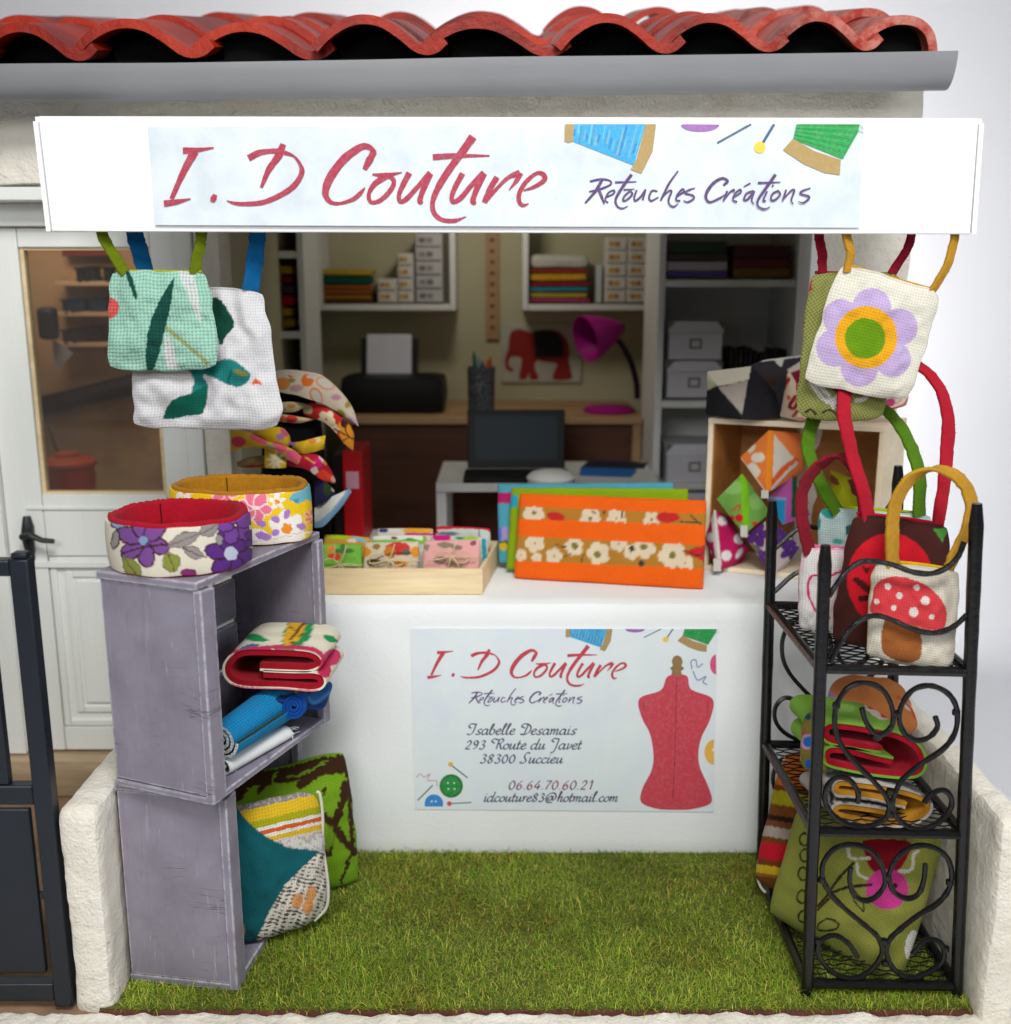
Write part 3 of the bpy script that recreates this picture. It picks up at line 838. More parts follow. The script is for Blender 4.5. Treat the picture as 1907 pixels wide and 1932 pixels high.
pink, violet = c(160, 38, 64), c(78, 50, 106)
mb = MB()
for i, (pts, w) in enumerate(LOGO): ribbon(mb, pts, w, to_sign(A_, i * 4e-5), pink, wn=0.10)
build(mb, 'shop_name', M['ink'], strip, smooth=False)
mb = MB(); C_ = zoom(1560, 450, 660)
for i, (pts, w) in enumerate(SUB): ribbon(mb, pts, w, to_sign(C_, i * 4e-5), violet, wn=0.12)
build(mb, 'trade_line', M['ink'], strip, smooth=False)
def motifs(mb, f, sc, yt, stripes=True):
    """f maps the drawing's own units (close-up of the sign's right half) to the plane; yt = cut line"""
    tan, blue, green = c(166, 140, 84), c(44, 158, 212), c(14, 148, 66)
    def poly(pts, col, l): 
        V = np.array([f(*q) for q in pts]); V[:, 1] -= l
        mb.add(V, [tuple(range(len(V)))], col)
    poly([(258, yt), (292, yt), (287, 524), (272, 530), (256, 524)], tan, 1e-4)
    poly([(292, yt), (556, yt), (512, 612), (287, 524)], blue, 1.5e-4)
    rs = random.Random(3)
    for k in range(22):
        t = (k + rs.uniform(.2, .8)) / 22; xa = 292 + 264 * t; xb = 287 + 225 * t; yb = 524 + 88 * t
        t1 = rs.uniform(0, .5); t2 = rs.uniform(.5, .97)
        q = lambda u: (xa + (xb - xa) * u, yt + (yb - yt) * u)
        w = rs.uniform(1.5, 4.5); a, b_ = q(t1), q(t2)
        poly([(a[0] - w, a[1]), (a[0] + w, a[1]), (b_[0] + w, b_[1]), (b_[0] - w, b_[1])], [c(34, 128, 190), c(90, 186, 226), c(60, 140, 170), c(110, 170, 180)][k % 4], 2e-4 + k * 1e-5)
    poly([(556, yt), (594, yt), (582, 560), (540, 643), (500, 628), (522, 590)], tan, 1.2e-4)
    poly([(683 + 10, yt)] + [(757 + 72 * math.cos(a), yt + 28 * math.sin(a)) for a in np.linspace(math.pi * .95, .05, 12)], c(150, 100, 170), 1e-4)
    def line(a, b_, w, col, l):
        d = unit(np.array(b_) - np.array(a)); nn = np.array([-d[1], d[0]]) * w / 2
        poly([np.array(a) - nn, np.array(b_) - nn, np.array(b_) + nn, np.array(a) + nn], col, l)
    line((945, yt), (820, 530), 7, c(70, 92, 120), 1e-4); line((1030, yt), (988, 530), 10, c(60, 92, 130), 1e-4)
    poly(disc_pts(977, 546, 21), c(238, 196, 60), 1.6e-4)
    poly([(1115, yt), (1345, yt), (1340, 490), (1283, 590), (1100, 516)], green, 1e-4)
    for k in range(9):
        t = k / 9 + .05; a = (1108 - 8 * 0 + 232 * 0, 0)
        line((1112 - 12 * t, yt + (516 - yt) * t), (1342 - 50 * t, yt + (575 - yt) * t), 3, c(30, 168, 86) if k % 2 else c(8, 122, 54), 1.5e-4 + k * 1e-5)
    poly([(1100, 514), (1062, 556), (1140, 608), (1215, 640), (1272, 648), (1276, 592), (1180, 560)], tan, 1.2e-4)
    line((1330, 480), (1362, 492), 4, c(170, 200, 190), 1e-4); line((1345, 462), (1360, 478), 4, c(170, 200, 190), 1.3e-4)
mb = MB(); R_ = zoom(1343, 0, 1400)
motifs(mb, to_sign(R_), 1, 460)
build(mb, 'reel_drawing', M['ink'], strip, smooth=False)

# ------------------------------------------------------------------ counter
mb = MB(); rough_box(mb, (-0.90, 0.0, -0.005), (1.10, 0.446, 0.82), 0.03, 0.0006, 0.022, 3, 5)
tag(build(mb, 'counter', M['counter_paper']), 'wide white paper covered counter carrying the stock', 'counter')
YC = 0.0
card = empty('business_card', (0.25, 0, 0.17), 'pale printed card with pink tailor bust glued to the counter front', 'card')
mb = MB()
cu = [at(775, 1185, YC), at(1353, 1186, YC), at(1346, 1531, YC), at(783, 1526, YC)]
e = np.array([0, -0.003, 0])
mb.hexa([cu[3] + e, cu[2] + e, cu[2] - [0, .0005, 0], cu[3] - [0, .0005, 0]], [cu[0] + e, cu[1] + e, cu[1] - [0, .0005, 0], cu[0] - [0, .0005, 0]])
build(mb, 'card_sheet', M['card_paper'], card, smooth=False)
K_ = zoom(1050, 1650, 950)
def to_card(zf, off=0.0):
    def f(x, y):
        q = at(*zf(x, y), YC); q[1] -= 0.0036 + off
        return q
    return f
kf = to_card(K_)
mb = MB()
for i, (pts, w) in enumerate(LOGO):
    p2 = [(220 + (x - 60) * .302, 205 + (y - 80) * .274) for x, y in pts]
    ribbon(mb, p2, np.asarray(w) * .29, to_card(K_, i * 4e-5), c(190, 52, 70), wn=0.1)
build(mb, 'shop_name', M['ink'], card, smooth=False)
mb = MB()
for i, (pts, w) in enumerate(SUB):
    p2 = [(445 + (x - 75) * .351, 437 + (y - 50) * .326) for x, y in pts]
    ribbon(mb, p2, np.asarray(w) * .36, to_card(K_, i * 4e-5), c(80, 58, 112), wn=0.1)
build(mb, 'trade_line', M['ink'], card, smooth=False)
GL = {
 's': (.75, [[(0,.1),(.3,0),(.55,.2),(.2,.7),(.5,1),(.65,.85)]]), 'a': (.95, [[(.65,.9),(.3,1),(.05,.6),(.05,.15),(.3,0),(.6,.4),(.68,1)],[(.68,1),(.62,.2),(.75,0),(.95,.2)]]),
 'b': (.82, [[(.0,.4),(.3,1.6),(.25,2),(.1,1.5),(.06,.3),(.3,0),(.6,.3),(.6,.8),(.35,1)]]), 'e': (.72, [[(.05,.5),(.5,.65),(.5,.95),(.3,1),(.05,.6),(.1,.15),(.35,0),(.7,.25)]]),
 'l': (.52, [[(0,.5),(.35,1.7),(.3,2.05),(.15,1.7),(.1,.3),(.25,0),(.5,.25)]]), 'm': (1.2, [[(0,.8),(.1,1),(.08,0)],[(.1,.6),(.38,1),(.48,.8),(.45,0)],[(.47,.6),(.78,1),(.88,.8),(.82,.15),(.95,0),(1.15,.25)]]),
 'i': (.45, [[(.05,.8),(.15,1),(.1,.2),(.2,0),(.42,.25)],[(.18,1.42),(.22,1.55)]]), 'u': (.9, [[(.05,.8),(.12,1),(.08,.2),(.22,0),(.5,.5),(.6,1)],[(.6,1),(.56,.2),(.67,0),(.88,.25)]]),
 'o': (.78, [[(.35,1),(.08,.7),(.05,.25),(.3,0),(.6,.3),(.6,.8),(.35,1)]]), 't': (.52, [[(.22,1.65),(.1,.3),(.2,0),(.48,.25)],[(-.05,1),(.45,1.02)]]),
 'd': (.98, [[(.65,.9),(.3,1),(.05,.6),(.05,.15),(.3,0),(.6,.4)],[(.82,2),(.64,.2),(.78,0),(.95,.2)]]), 'v': (.7, [[(.05,.85),(.15,1),(.15,0),(.5,.5),(.6,1)]]),
 'c': (.68, [[(.55,.8),(.35,1),(.05,.6),(.08,.15),(.35,0),(.65,.25)]]), 'r': (.58, [[(0,.8),(.12,1),(.1,0)],[(.12,.5),(.35,1),(.52,.95)]]),
 'h': (.82, [[(.0,.5),(.32,1.7),(.28,2),(.15,1.8),(.08,0)],[(.1,.6),(.42,1),(.52,.8),(.48,.15),(.6,0),(.8,.2)]]),
 '@': (1.65, [[(.9,.9),(.6,1.1),(.35,.7),(.4,.3),(.7,.3),(.95,1.1)],[(.95,1.1),(.95,.35),(1.2,.4),(1.35,.9),(1.1,1.6),(.6,1.7),(.15,1.2),(.1,.4),(.4,-.15),(1.0,-.15)]]), '.': (.38, [[(.1,.0),(.14,.14)]]), ' ': (.55, []),
 '0': (.9, [[(.35,1.6),(.08,1.1),(.08,.4),(.35,0),(.62,.4),(.62,1.1),(.35,1.6)]]), '1': (.65, [[(.1,1.2),(.35,1.6),(.32,0)]]), '2': (.9, [[(.1,1.2),(.35,1.6),(.6,1.25),(.45,.7),(.05,.05)],[(.05,.05),(.65,.05)]]),
 '3': (.88, [[(.1,1.4),(.35,1.6),(.58,1.3),(.3,.9)],[(.3,.9),(.62,.6),(.5,.1),(.2,0),(.05,.2)]]), '4': (.9, [[(.5,1.6),(.05,.5),(.68,.5)],[(.52,.9),(.45,0)]]), '6': (.88, [[(.55,1.6),(.15,1),(.08,.3),(.35,0),(.6,.35),(.4,.85),(.1,.5)]]),
 '7': (.82, [[(.05,1.5),(.65,1.55)],[(.65,1.55),(.3,.7),(.2,0)]]), '8': (.9, [[(.35,.85),(.12,1.2),(.35,1.6),(.58,1.25),(.35,.85),(.08,.4),(.3,0),(.6,.35),(.35,.85)]]), '9': (.88, [[(.6,1.2),(.35,1.6),(.08,1.25),(.3,.75),(.6,1.15)],[(.62,1.4),(.5,.4),(.15,0)]]),
 'I': (1.1, [[(.35,1.15),(0,1.5),(.15,1.95),(.6,1.95),(.95,1.85)],[(.85,1.95),(.72,.5),(.4,0),(.0,.1)]]), 'D': (1.45, [[(.5,1.2),(.05,1.5),(.2,1.95),(.8,1.9),(1.25,1.3),(1.15,.4),(.6,0),(.1,.1)],[(.78,1.85),(.62,.2),(.4,.05)]]),
 'R': (1.6, [[(.35,1.1),(-.05,1.5),(.2,1.95),(.7,1.7)],[(.85,1.9),(.75,0)],[(.8,1.6),(1.15,1.95),(1.4,1.6),(1.1,1.1),(.85,1.0)],[(1.05,1.05),(1.3,.2),(1.55,.05)]]),
 'J': (1.1, [[(.35,1.3),(0,1.6),(.2,2),(.7,1.9),(.9,1.85)],[(.85,1.95),(.72,.2),(.5,-.6),(.2,-.6)]]), 'S': (1.05, [[(.1,.35),(0,.1),(.35,0),(.68,.4),(.35,1.2),(.5,1.85),(.78,1.95),(.88,1.7)]])}
def script_line(mb, text, x0, x1, yb, xh, f, col, w, slant=.28, col2=None):
    tot = sum(GL[ch][0] for ch in text); k = (x1 - x0 - slant * xh) / tot; x = x0
    for i, ch in enumerate(text):
        adv, strokes = GL[ch]
        for st in strokes:
            pts = [(x + px * k + py * xh * slant, yb - py * xh) for px, py in st]
            Q = spline(pts, 5) if len(pts) > 2 else np.array(pts, float)
            T = np.gradient(Q, axis=0) if len(Q) > 1 else np.zeros_like(Q)
            ang = np.arctan2(-T[:, 1], T[:, 0])
            wd = w * (0.5 + 0.75 * np.abs(np.sin(ang - 0.55)))
            ribbon(mb, Q, wd, f, col if (col2 is None or i % 2) else col2, n=1)
        x += adv * k
D_ = zoom(1240, 1930, 480); df = to_card(D_)
slate = c(82, 84, 112)
mb = MB()
script_line(mb, 'Isabelle Desamais', 105, 1300, 246, 58, df, slate, 15)
build(mb, 'address_line', M['ink'], card, smooth=False)
mb = MB()
script_line(mb, '293 Route du Javet', 82, 1355, 404, 58, df, slate, 15)
build(mb, 'address_line', M['ink'], card, smooth=False)
mb = MB()
script_line(mb, '38300 Succieu', 245, 1158, 554, 58, df, slate, 15)
build(mb, 'address_line', M['ink'], card, smooth=False)
mb = MB()
script_line(mb, '06.64.70.60.21', 550, 1480, 838, 60, df, c(140, 62, 66), 14, col2=c(104, 70, 96))
build(mb, 'address_line', M['ink'], card, smooth=False)
mb = MB()
script_line(mb, 'idcouture83@hotmail.com', 285, 1750, 968, 54, df, slate, 15)
build(mb, 'address_line', M['ink'], card, smooth=False)
mb = MB()
cf = lambda x, y: kf(972 + (x - 256) * .755, 112 + (y - 460) * .665)
motifs(mb, cf, 1, 460)
build(mb, 'reel_drawing', M['ink'], card, smooth=False); mb = MB()
P_ = lambda pts, col, l=1e-4: flat_poly(mb, pts, kf, col, l)
bust = spline([(1530,368),(1630,366),(1655,440),(1772,492),(1760,600),(1712,700),(1695,790),(1705,870),(1755,985),(1762,1060),(1660,1092),(1570,1096),(1470,1090),(1384,1055),(1390,980),(1440,880),(1450,790),(1430,680),(1385,590),(1374,490),(1490,445)], 5, True)
P_([tuple(q) for q in bust], c(196, 60, 76), 1e-4)
ribbon(mb, [(1576,375),(1570,700),(1556,1040)], 4, kf, c(130, 36, 52), 2e-4); ribbon(mb, [(1398,500),(1396,560)], 4, kf, c(130, 36, 52), 2e-4); ribbon(mb, [(1748,500),(1746,560)], 4, kf, c(130, 36, 52), 2e-4)
P_([(1548,362),(1552,340),(1540,325),(1556,312),(1550,285),(1560,262),(1580,255),(1600,264),(1610,290),(1602,312),(1618,326),(1600,342),(1606,364)], c(140, 112, 62), 2e-4)
ribbon(mb, [(1660,330),(1655,290),(1680,280),(1690,320),(1720,300)], 6, kf, c(120, 130, 170)); ribbon(mb, [(1665,340),(1690,390),(1735,370),(1720,400),(1742,415)], 6, kf, c(120, 130, 170), 1e-4)
P_([(1790,252)] + [(1792 + 34 * math.cos(a), 305 + 54 * math.sin(a)) for a in np.linspace(-math.pi / 2, -math.pi * 1.5, 14)], c(208, 70, 124))
P_([(1778,714)] + [(1780 + 52 * math.cos(a), 782 + 68 * math.sin(a)) for a in np.linspace(-math.pi / 2, -math.pi * 1.5, 14)], c(230, 178, 70))
P_(disc_pts(1776, 770, 8), c(240, 230, 200), 2e-4)
build(mb, 'bust_drawing', M['ink'], card, smooth=False); mb = MB()
P_(disc_pts(350, 966, 64), c(16, 138, 58)); ribbon(mb, disc_pts(350, 966, 56) + [disc_pts(350, 966, 56)[0]], 7, kf, c(10, 108, 44), 2e-4)
for x, y in ((332, 950), (366, 950), (334, 982), (368, 982)): P_(disc_pts(x, y, 5, n=10), c(220, 235, 220), 3e-4)
P_([(206, 1078)] + [(256 + 50 * math.cos(a), 1062 + 50 * math.sin(a)) for a in np.linspace(math.pi, 2 * math.pi, 20)] + [(306, 1078)], c(44, 134, 208))
for x, y in ((244, 1050), (266, 1050)): P_(disc_pts(x, y, 5, n=10), c(220, 235, 240), 2e-4)
ribbon(mb, [(346, 850), (440, 922)], 7, kf, c(80, 110, 112)); P_(disc_pts(346, 848, 13, n=14), c(226, 172, 60), 2e-4)
ribbon(mb, [(250, 962), (168, 1044)], 7, kf, c(90, 112, 122)); ribbon(mb, [(342, 1062), (460, 1056)], 6, kf, c(90, 112, 122)); P_(disc_pts(340, 1062, 13, n=14), c(200, 74, 72), 2e-4)
ribbon(mb, [(162,920),(180,900),(205,918),(235,900),(222,935),(270,938),(272,968)], 5, kf, c(200, 150, 170))
build(mb, 'button_drawing', M['ink'], card, smooth=False)
# ================================================================== printed cloth
def project(V):
    V = np.asarray(V, float) - CAM
    s, c_ = math.sin(TH), math.cos(TH)
    d = V[..., 1] * c_ - V[..., 2] * s
    u = V[..., 1] * s + V[..., 2] * c_
    return CX + F_PX * V[..., 0] / d, CY - F_PX * u / d

class Paint:
    """the print of a cloth, laid flat: shapes in the units of the close-up they were traced from"""
    def __init__(s, X, Y, base):
        s.X0, s.Y0 = np.asarray(X, float), np.asarray(Y, float)
        s.X, s.Y = s.X0, s.Y0
        s.C = np.zeros(s.X.shape + (3,)) + np.asarray(base)
        s.aa = 1.0
    def use(s, zf, jit=0.0):
        s.X, s.Y = zf.inv(s.X0, s.Y0); s.aa = 0.8 / zf.k
        if jit:
            f = 0.10 / (1 / zf.k) * 2.2
            s.X = s.X + jit * vnoise(s.X * f, s.Y * f, 31); s.Y = s.Y + jit * vnoise(s.X * f, s.Y * f, 47)
        return s
    def put(s, d, col, a=1.0):
        m = np.clip(0.5 - d / (2 * s.aa), 0, 1)[..., None] * a
        s.C = s.C * (1 - m) + np.asarray(col) * m
        return s
    def circ(s, x, y, r, col, a=1.0): return s.put(np.hypot(s.X - x, s.Y - y) - r, col, a)
    def ell(s, x, y, rx, ry, rot, col, a=1.0, ring=None):
        ca, sa = math.cos(R(rot)), math.sin(R(rot)); dx, dy = s.X - x, s.Y - y
        u, v = (dx * ca + dy * sa) / rx, (-dx * sa + dy * ca) / ry
        d = (np.hypot(u, v) - 1) * min(rx, ry)
        if ring: d = np.abs(d) - ring
        return s.put(d, col, a)
    def poly(s, pts, col, smooth=0, a=1.0):
        if smooth: pts = spline(pts, smooth, True)
        P = np.asarray(pts, float); n = len(P)
        ins = np.zeros(s.X.shape, bool); dm = np.full(s.X.shape, 1e9)
        for i in range(n):
            a_, b_ = P[i], P[(i + 1) % n]
            cnd = (a_[1] > s.Y) != (b_[1] > s.Y)
            with np.errstate(divide='ignore', invalid='ignore'):
                xi = (b_[0] - a_[0]) * (s.Y - a_[1]) / (b_[1] - a_[1] + 1e-12) + a_[0]
            ins ^= cnd & (s.X < xi)
            e = b_ - a_; t = np.clip(((s.X - a_[0]) * e[0] + (s.Y - a_[1]) * e[1]) / (e @ e + 1e-12), 0, 1)
            dm = np.minimum(dm, np.hypot(s.X - a_[0] - t * e[0], s.Y - a_[1] - t * e[1]))
        return s.put(np.where(ins, -dm, dm), col, a)
    def line(s, pts, w, col, n=6, a=1.0, closed=False):
        P = spline(pts, n, closed) if len(pts) > 2 else np.asarray(pts, float)
        if closed: P = np.vstack([P, P[:1]])
        dm = np.full(s.X.shape, 1e9)
        for a_, b_ in zip(P[:-1], P[1:]):
            e = b_ - a_; t = np.clip(((s.X - a_[0]) * e[0] + (s.Y - a_[1]) * e[1]) / (e @ e + 1e-12), 0, 1)
            dm = np.minimum(dm, np.hypot(s.X - a_[0] - t * e[0], s.Y - a_[1] - t * e[1]))
        return s.put(dm - w / 2, col, a)
    def flower(s, x, y, r, n, col, ctr=None, rot=0, edge=None, cr=0.3, fat=0.42):
        for k in range(n):
            for pas in ((1, 0) if edge is not None else (0,)):
                a = R(rot) + 2 * math.pi * k / n
                s.ell(x + r * .58 * math.cos(a), y + r * .58 * math.sin(a), r * .46 + pas * r * .07, r * fat * .72 * (5 / n) ** .6 + pas * r * .07, math.degrees(a), edge if pas else col)
        if ctr is not None: s.circ(x, y, r * cr, ctr)
        return s
    def leaf(s, x, y, l, w, rot, col, edge=None, vein=None):
        for pas in ((1, 0) if edge is not None else (0,)):
            ca, sa = math.cos(R(rot)), math.sin(R(rot)); t = np.linspace(-1, 1, 9); hw = w / 2 * (1 - t ** 2) + pas * s.aa * 1.6
            pts = [(x + l / 2 * u * ca - q * sa, y + l / 2 * u * sa + q * ca) for u, q in zip(t, hw)] + [(x + l / 2 * u * ca + q * sa, y + l / 2 * u * sa - q * ca) for u, q in zip(t[::-1], hw[::-1])]
            s.poly(pts, edge if pas else col)
        if vein is not None: s.line([(x - l * .45 * math.cos(R(rot)), y - l * .45 * math.sin(R(rot))), (x + l * .4 * math.cos(R(rot)), y + l * .4 * math.sin(R(rot)))], s.aa * 1.8, vein)
        return s

def w3(p): return at(*p) if not isinstance(p, np.ndarray) else p

def cushion_mb(q, thick, base, paint=None, n=90, p=3.0, qx=0.5, k=0.12, kp=6, top_open=0.0, wr=0.004, seed=1, back=None, sag=0.0, m2=None):
    """stuffed or flat sewn shape between four corners (TL, TR, BR, BL as picture x, y and depth)"""
    TL, TR, BR, BL = [w3(z) for z in q]
    mb = MB()
    nrm = unit(np.cross(TR - TL + BR - BL, BL - TL + BR - TR))
    if nrm[1] > 0: nrm = -nrm
    W = (np.linalg.norm(TR - TL) + np.linalg.norm(BR - BL)) / 2; H = (np.linalg.norm(BL - TL) + np.linalg.norm(BR - TR)) / 2
    for side in (1, -1):
        nn = n if side == 1 else max(24, n // 2)
        m = max(12, int(nn * H / W)) if H < W else nn; nn2 = nn if H < W else max(12, int(nn * W / H))
        A, B = np.meshgrid(np.sin(np.linspace(-1, 1, nn2) * math.pi / 2 * .9) / math.sin(math.pi * .45), np.sin(np.linspace(-1, 1, m) * math.pi / 2 * .9) / math.sin(math.pi * .45), indexing='ij')
        a = A * np.sqrt(1 - k * np.abs(B) ** kp); b_ = B * np.sqrt(1 - k * np.abs(A) ** kp)
        b_ = b_ + sag * (1 - A ** 2) * (B * .5 + .5)
        s_, t_ = (a + 1) / 2, (b_ + 1) / 2
        P = ((1 - s_) * (1 - t_))[..., None] * TL + (s_ * (1 - t_))[..., None] * TR + (s_ * t_)[..., None] * BR + ((1 - s_) * t_)[..., None] * BL
        fb = (1 - np.abs(A) ** p) ** qx * np.where(B < 0, np.maximum((1 - np.abs(B) ** p) ** qx, top_open), (1 - np.abs(B) ** p) ** qx)
        wrk = wr * (vnoise(A * 2.3 + seed, B * 2.3, seed) + 0.5 * vnoise(A * 6 + seed, B * 6, seed + 5))
        edge = (1 - np.abs(A) ** 8) * (1 - np.abs(B) ** 8)
        P = P + (side * thick / 2 * fb + wrk * (0.35 + 0.65 * edge))[..., None] * nrm
        P[..., 0] += wr * .5 * vnoise(B * 4 + seed, A * 0 + .3, seed + 9) * np.abs(A)
        P[..., 2] += wr * .5 * vnoise(A * 4 + seed, B * 0 + .3, seed + 11) * np.abs(B)
        uv = np.stack([s_ * W, t_ * H], -1)
        if side == 1 or back is None:
            px, py = project(P)
            col = paint(Paint(px, py, base)).C if paint else base
        else: col = back
        mb.grid(P, col, uv, flip=(side == 1))
    return mb

def strap_mb(path, w=0.016, th=0.0045, col=(.3, .3, .3), up=(0.86, 0.5, 0.0), n=8, jit=0.0012, seed=0):
    P = spline([w3(q) for q in path], n)
    k = np.arange(len(P))
    P = P + np.stack([vnoise(k * .55, k * 0 + .2, seed + 3), vnoise(k * .55, k * 0 + .7, seed + 5), 0 * k], -1) * jit
    w_ = w * (1 + 0.10 * vnoise(k * .8, k * 0 + .4, seed + 8))
    mb = MB().tube(P, w_, 16, col=col, flat=th, up=np.array(up))
    V0 = np.vstack(mb.v); rs = np.random.default_rng(seed + 40); nf = int(len(P) * 9)
    pick = V0[rs.integers(0, len(V0), nf)] + rs.normal(0, .0008, (nf, 3)); d = rs.normal(0, 1, (nf, 3)); d /= np.linalg.norm(d, axis=1, keepdims=True)
    side = np.cross(d, [0, 1, .2]); side /= np.maximum(np.linalg.norm(side, axis=1, keepdims=True), 1e-6)
    ln = rs.uniform(.0025, .007, (nf, 1))
    F3 = np.stack([pick - side * .0004, pick + side * .0004, pick + d * ln], 1).reshape(-1, 3)
    mb.add(F3, np.arange(nf * 3).reshape(-1, 3), np.asarray(col) * 1.1)
    return mb

def bag(label, q, thick, base, paint, straps, mat, lining=None, group='small cloth tote bags', n=100, seed=1, wr=0.006, top_open=0.35, k=0.14, back=None, hw=0.0155, name='tote_bag', sag=0.03, kp=6):
    pts = np.array([w3(z) for z in q])
    loc = np.array([pts[:, 0].mean(), pts[:, 1].mean(), pts[:, 2].min()])
    t = empty(name, loc, label, 'bag', group)
    build(cushion_mb(q, thick, base, paint, n, 3.0, .5, k, kp, top_open, wr, seed, back if back is not None else (lining if lining is not None else None), sag), 'body', M[mat], t, angle=70)
    if lining is not None:   # folded-over lining seen along the mouth
        TL, TR, BR, BL = pts
        e = (BL - TL) * 0.012
        mb = MB(); nseg = 24
        yb = np.array([0, thick * .42, 0.0])
        P0 = [TL * (1 - s_) + TR * s_ for s_ in np.linspace(.07, .93, nseg)]
        path = [p_ + np.array([0, thick * .30 * math.sin(math.pi * s_), -.001]) for p_, s_ in zip(P0, np.linspace(.07, .93, nseg))]
        mb.tube(path, .0042, 8, col=lining)
        build(mb, 'lining', M['felt'], t)
    for i, (path, col) in enumerate(straps):
        build(strap_mb(path, hw, .0048, col, seed=seed + i), 'handle', M['felt'], t, angle=60)
    return t

def cloth_thing(name, label, cat, mb, mat, group=None):
    return tag(build(mb, name, M[mat], angle=70), label, cat, group)

def tri_mesh(mb, A, B, C_, n, paint, base, puff, cen):
    idx = {}; V = []
    for i in range(n + 1):
        for j in range(n + 1 - i):
            idx[i, j] = len(V); u, v = i / n, j / n
            V.append(A * (1 - u - v) + B * u + C_ * v)
    V = np.array(V)
    bary = np.array([[1 - (i + j) / n, i / n, j / n] for i in range(n + 1) for j in range(n + 1 - i)])
    nn = unit(np.cross(B - A, C_ - A))
    if nn @ ((A + B + C_) / 3 - cen) < 0: nn = -nn
    V = V + nn * (puff * 27 * bary.prod(1))[:, None]
    F = []
    for i in range(n):
        for j in range(n - i):
            F.append((idx[i, j], idx[i + 1, j], idx[i, j + 1]))
            if i + j < n - 1: F.append((idx[i + 1, j], idx[i + 1, j + 1], idx[i, j + 1]))
    if np.cross(B - A, C_ - A) @ nn < 0: F = [f[::-1] for f in F]
    px, py = project(V)
    col = paint(Paint(px, py, base)).C if paint else base
    e1 = unit(B - A); e2 = np.cross(nn, e1)
    uv = np.stack([(V - A) @ e1, (V - A) @ e2], -1)
    mb.add(V, F, col, uv)
def hull_mb(pts, base, paint=None, n=36, puff=0.004):
    import bmesh
    P = np.array([w3(q) for q in pts]); cen = P.mean(0)
    bm = bmesh.new()
    for q in P: bm.verts.new(q)
    bmesh.ops.convex_hull(bm, input=bm.verts)
    bmesh.ops.triangulate(bm, faces=bm.faces)
    mb = MB()
    for f in bm.faces:
        a, b_, c_ = [np.array(v.co) for v in f.verts]
        tri_mesh(mb, a, b_, c_, n, paint, base, puff, cen)
    bm.free()
    return mb

def fold_mb(path, Y, depth, th, col, paint=None, nd=14, n=8, off=0.0, taper=0.0):
    """a strip folded to and fro: cross-section traced on plane Y, carried back along depth"""
    P = spline([at(x, y, Y) for x, y in path], n)
    T = np.gradient(P, axis=0); T /= np.linalg.norm(T, axis=1, keepdims=True)
    Nn = np.stack([-T[:, 2], 0 * T[:, 0], T[:, 0]], -1); Nn /= np.maximum(np.linalg.norm(Nn, axis=1, keepdims=True), 1e-9)
    a, b_ = P + Nn * (off + th / 2), P + Nn * (off - th / 2)
    ring = np.vstack([a, b_[::-1]]); m = len(ring)
    D = np.asarray(depth, float); t = np.linspace(0, 1, nd)
    cen = P.mean(0)
    G = np.array([cen + (ring - cen) * (1 - taper * tt) + D * tt + np.array([0, 0, 0.003]) * vnoise(np.array([tt * 5]), np.array([.3]), 3) for tt in t])
    L = np.concatenate([[0], np.cumsum(np.linalg.norm(np.diff(np.vstack([ring, ring[:1]]), axis=0), axis=1))])[:m]
    uv = np.stack(np.meshgrid(t * np.linalg.norm(D), L, indexing='ij'), -1)
    px, py = project(G)
    colr = paint(Paint(px, py, col)).C if paint else np.broadcast_to(col, G.shape)
    mb = MB()
    idx = np.arange(nd * m).reshape(nd, m); nx = np.roll(idx, -1, 1)
    q = np.stack([idx[:-1], nx[:-1], nx[1:], idx[1:]], -1).reshape(-1, 4)
    h = len(a)
    caps = [(k, m - 1 - k, m - 2 - k, k + 1) for k in range(h - 1)]
    lb = (nd - 1) * m
    caps += [(lb + k, lb + k + 1, lb + m - 2 - k, lb + m - 1 - k) for k in range(h - 1)]
    mb.add(G.reshape(-1, 3), q.tolist() + caps, colr.reshape(-1, 3), uv.reshape(-1, 2))
    return mb
def roll_mb(c0, c1, r0, r1, col, turns=3.2, th=0.008, rim=None, flat=1.0, core=None, seg=26):
    """rolled cloth: a spiral sheet from end c0 to end c1"""
    A, B = w3(c0), w3(c1); ax = unit(B - A)
    e1 = unit(np.cross(ax, [0, 0, 1.0])); e2 = np.cross(e1, ax)
    nt = int(turns * seg); mb = MB()
    ts = np.arange(nt + 1) / nt
    for inner in (0, 1):
        G = []
        for w_, ctr, r_ in ((0, A, r0), (.5, (A + B) / 2, (r0 + r1) / 2), (1, B, r1)):
            rr = r_ * (0.22 + 0.78 * ts) - inner * th * .8
            an = ts * turns * 2 * math.pi
            G.append(ctr + rr[:, None] * (np.cos(an)[:, None] * e1 + flat * np.sin(an)[:, None] * e2))
        G = np.array(G)
        uv = np.stack(np.meshgrid([0, .5 * np.linalg.norm(B - A), np.linalg.norm(B - A)], ts * turns * 6 * r0, indexing='ij'), -1)
        cc = col if inner == 0 else (core if core is not None else np.asarray(col) * .8)
        mb.grid(G, np.broadcast_to(cc, G.shape), uv, flip=bool(inner))
        if inner == 0: G0 = G
        else:
            for e in (0, 2):
                V = np.vstack([G0[e], G[e]]); k = nt + 1
                mb.add(V, [(i, i + 1, k + i + 1, k + i) if e == 0 else (i, k + i, k + i + 1, i + 1) for i in range(nt)], rim if rim is not None else cc)
    return mb
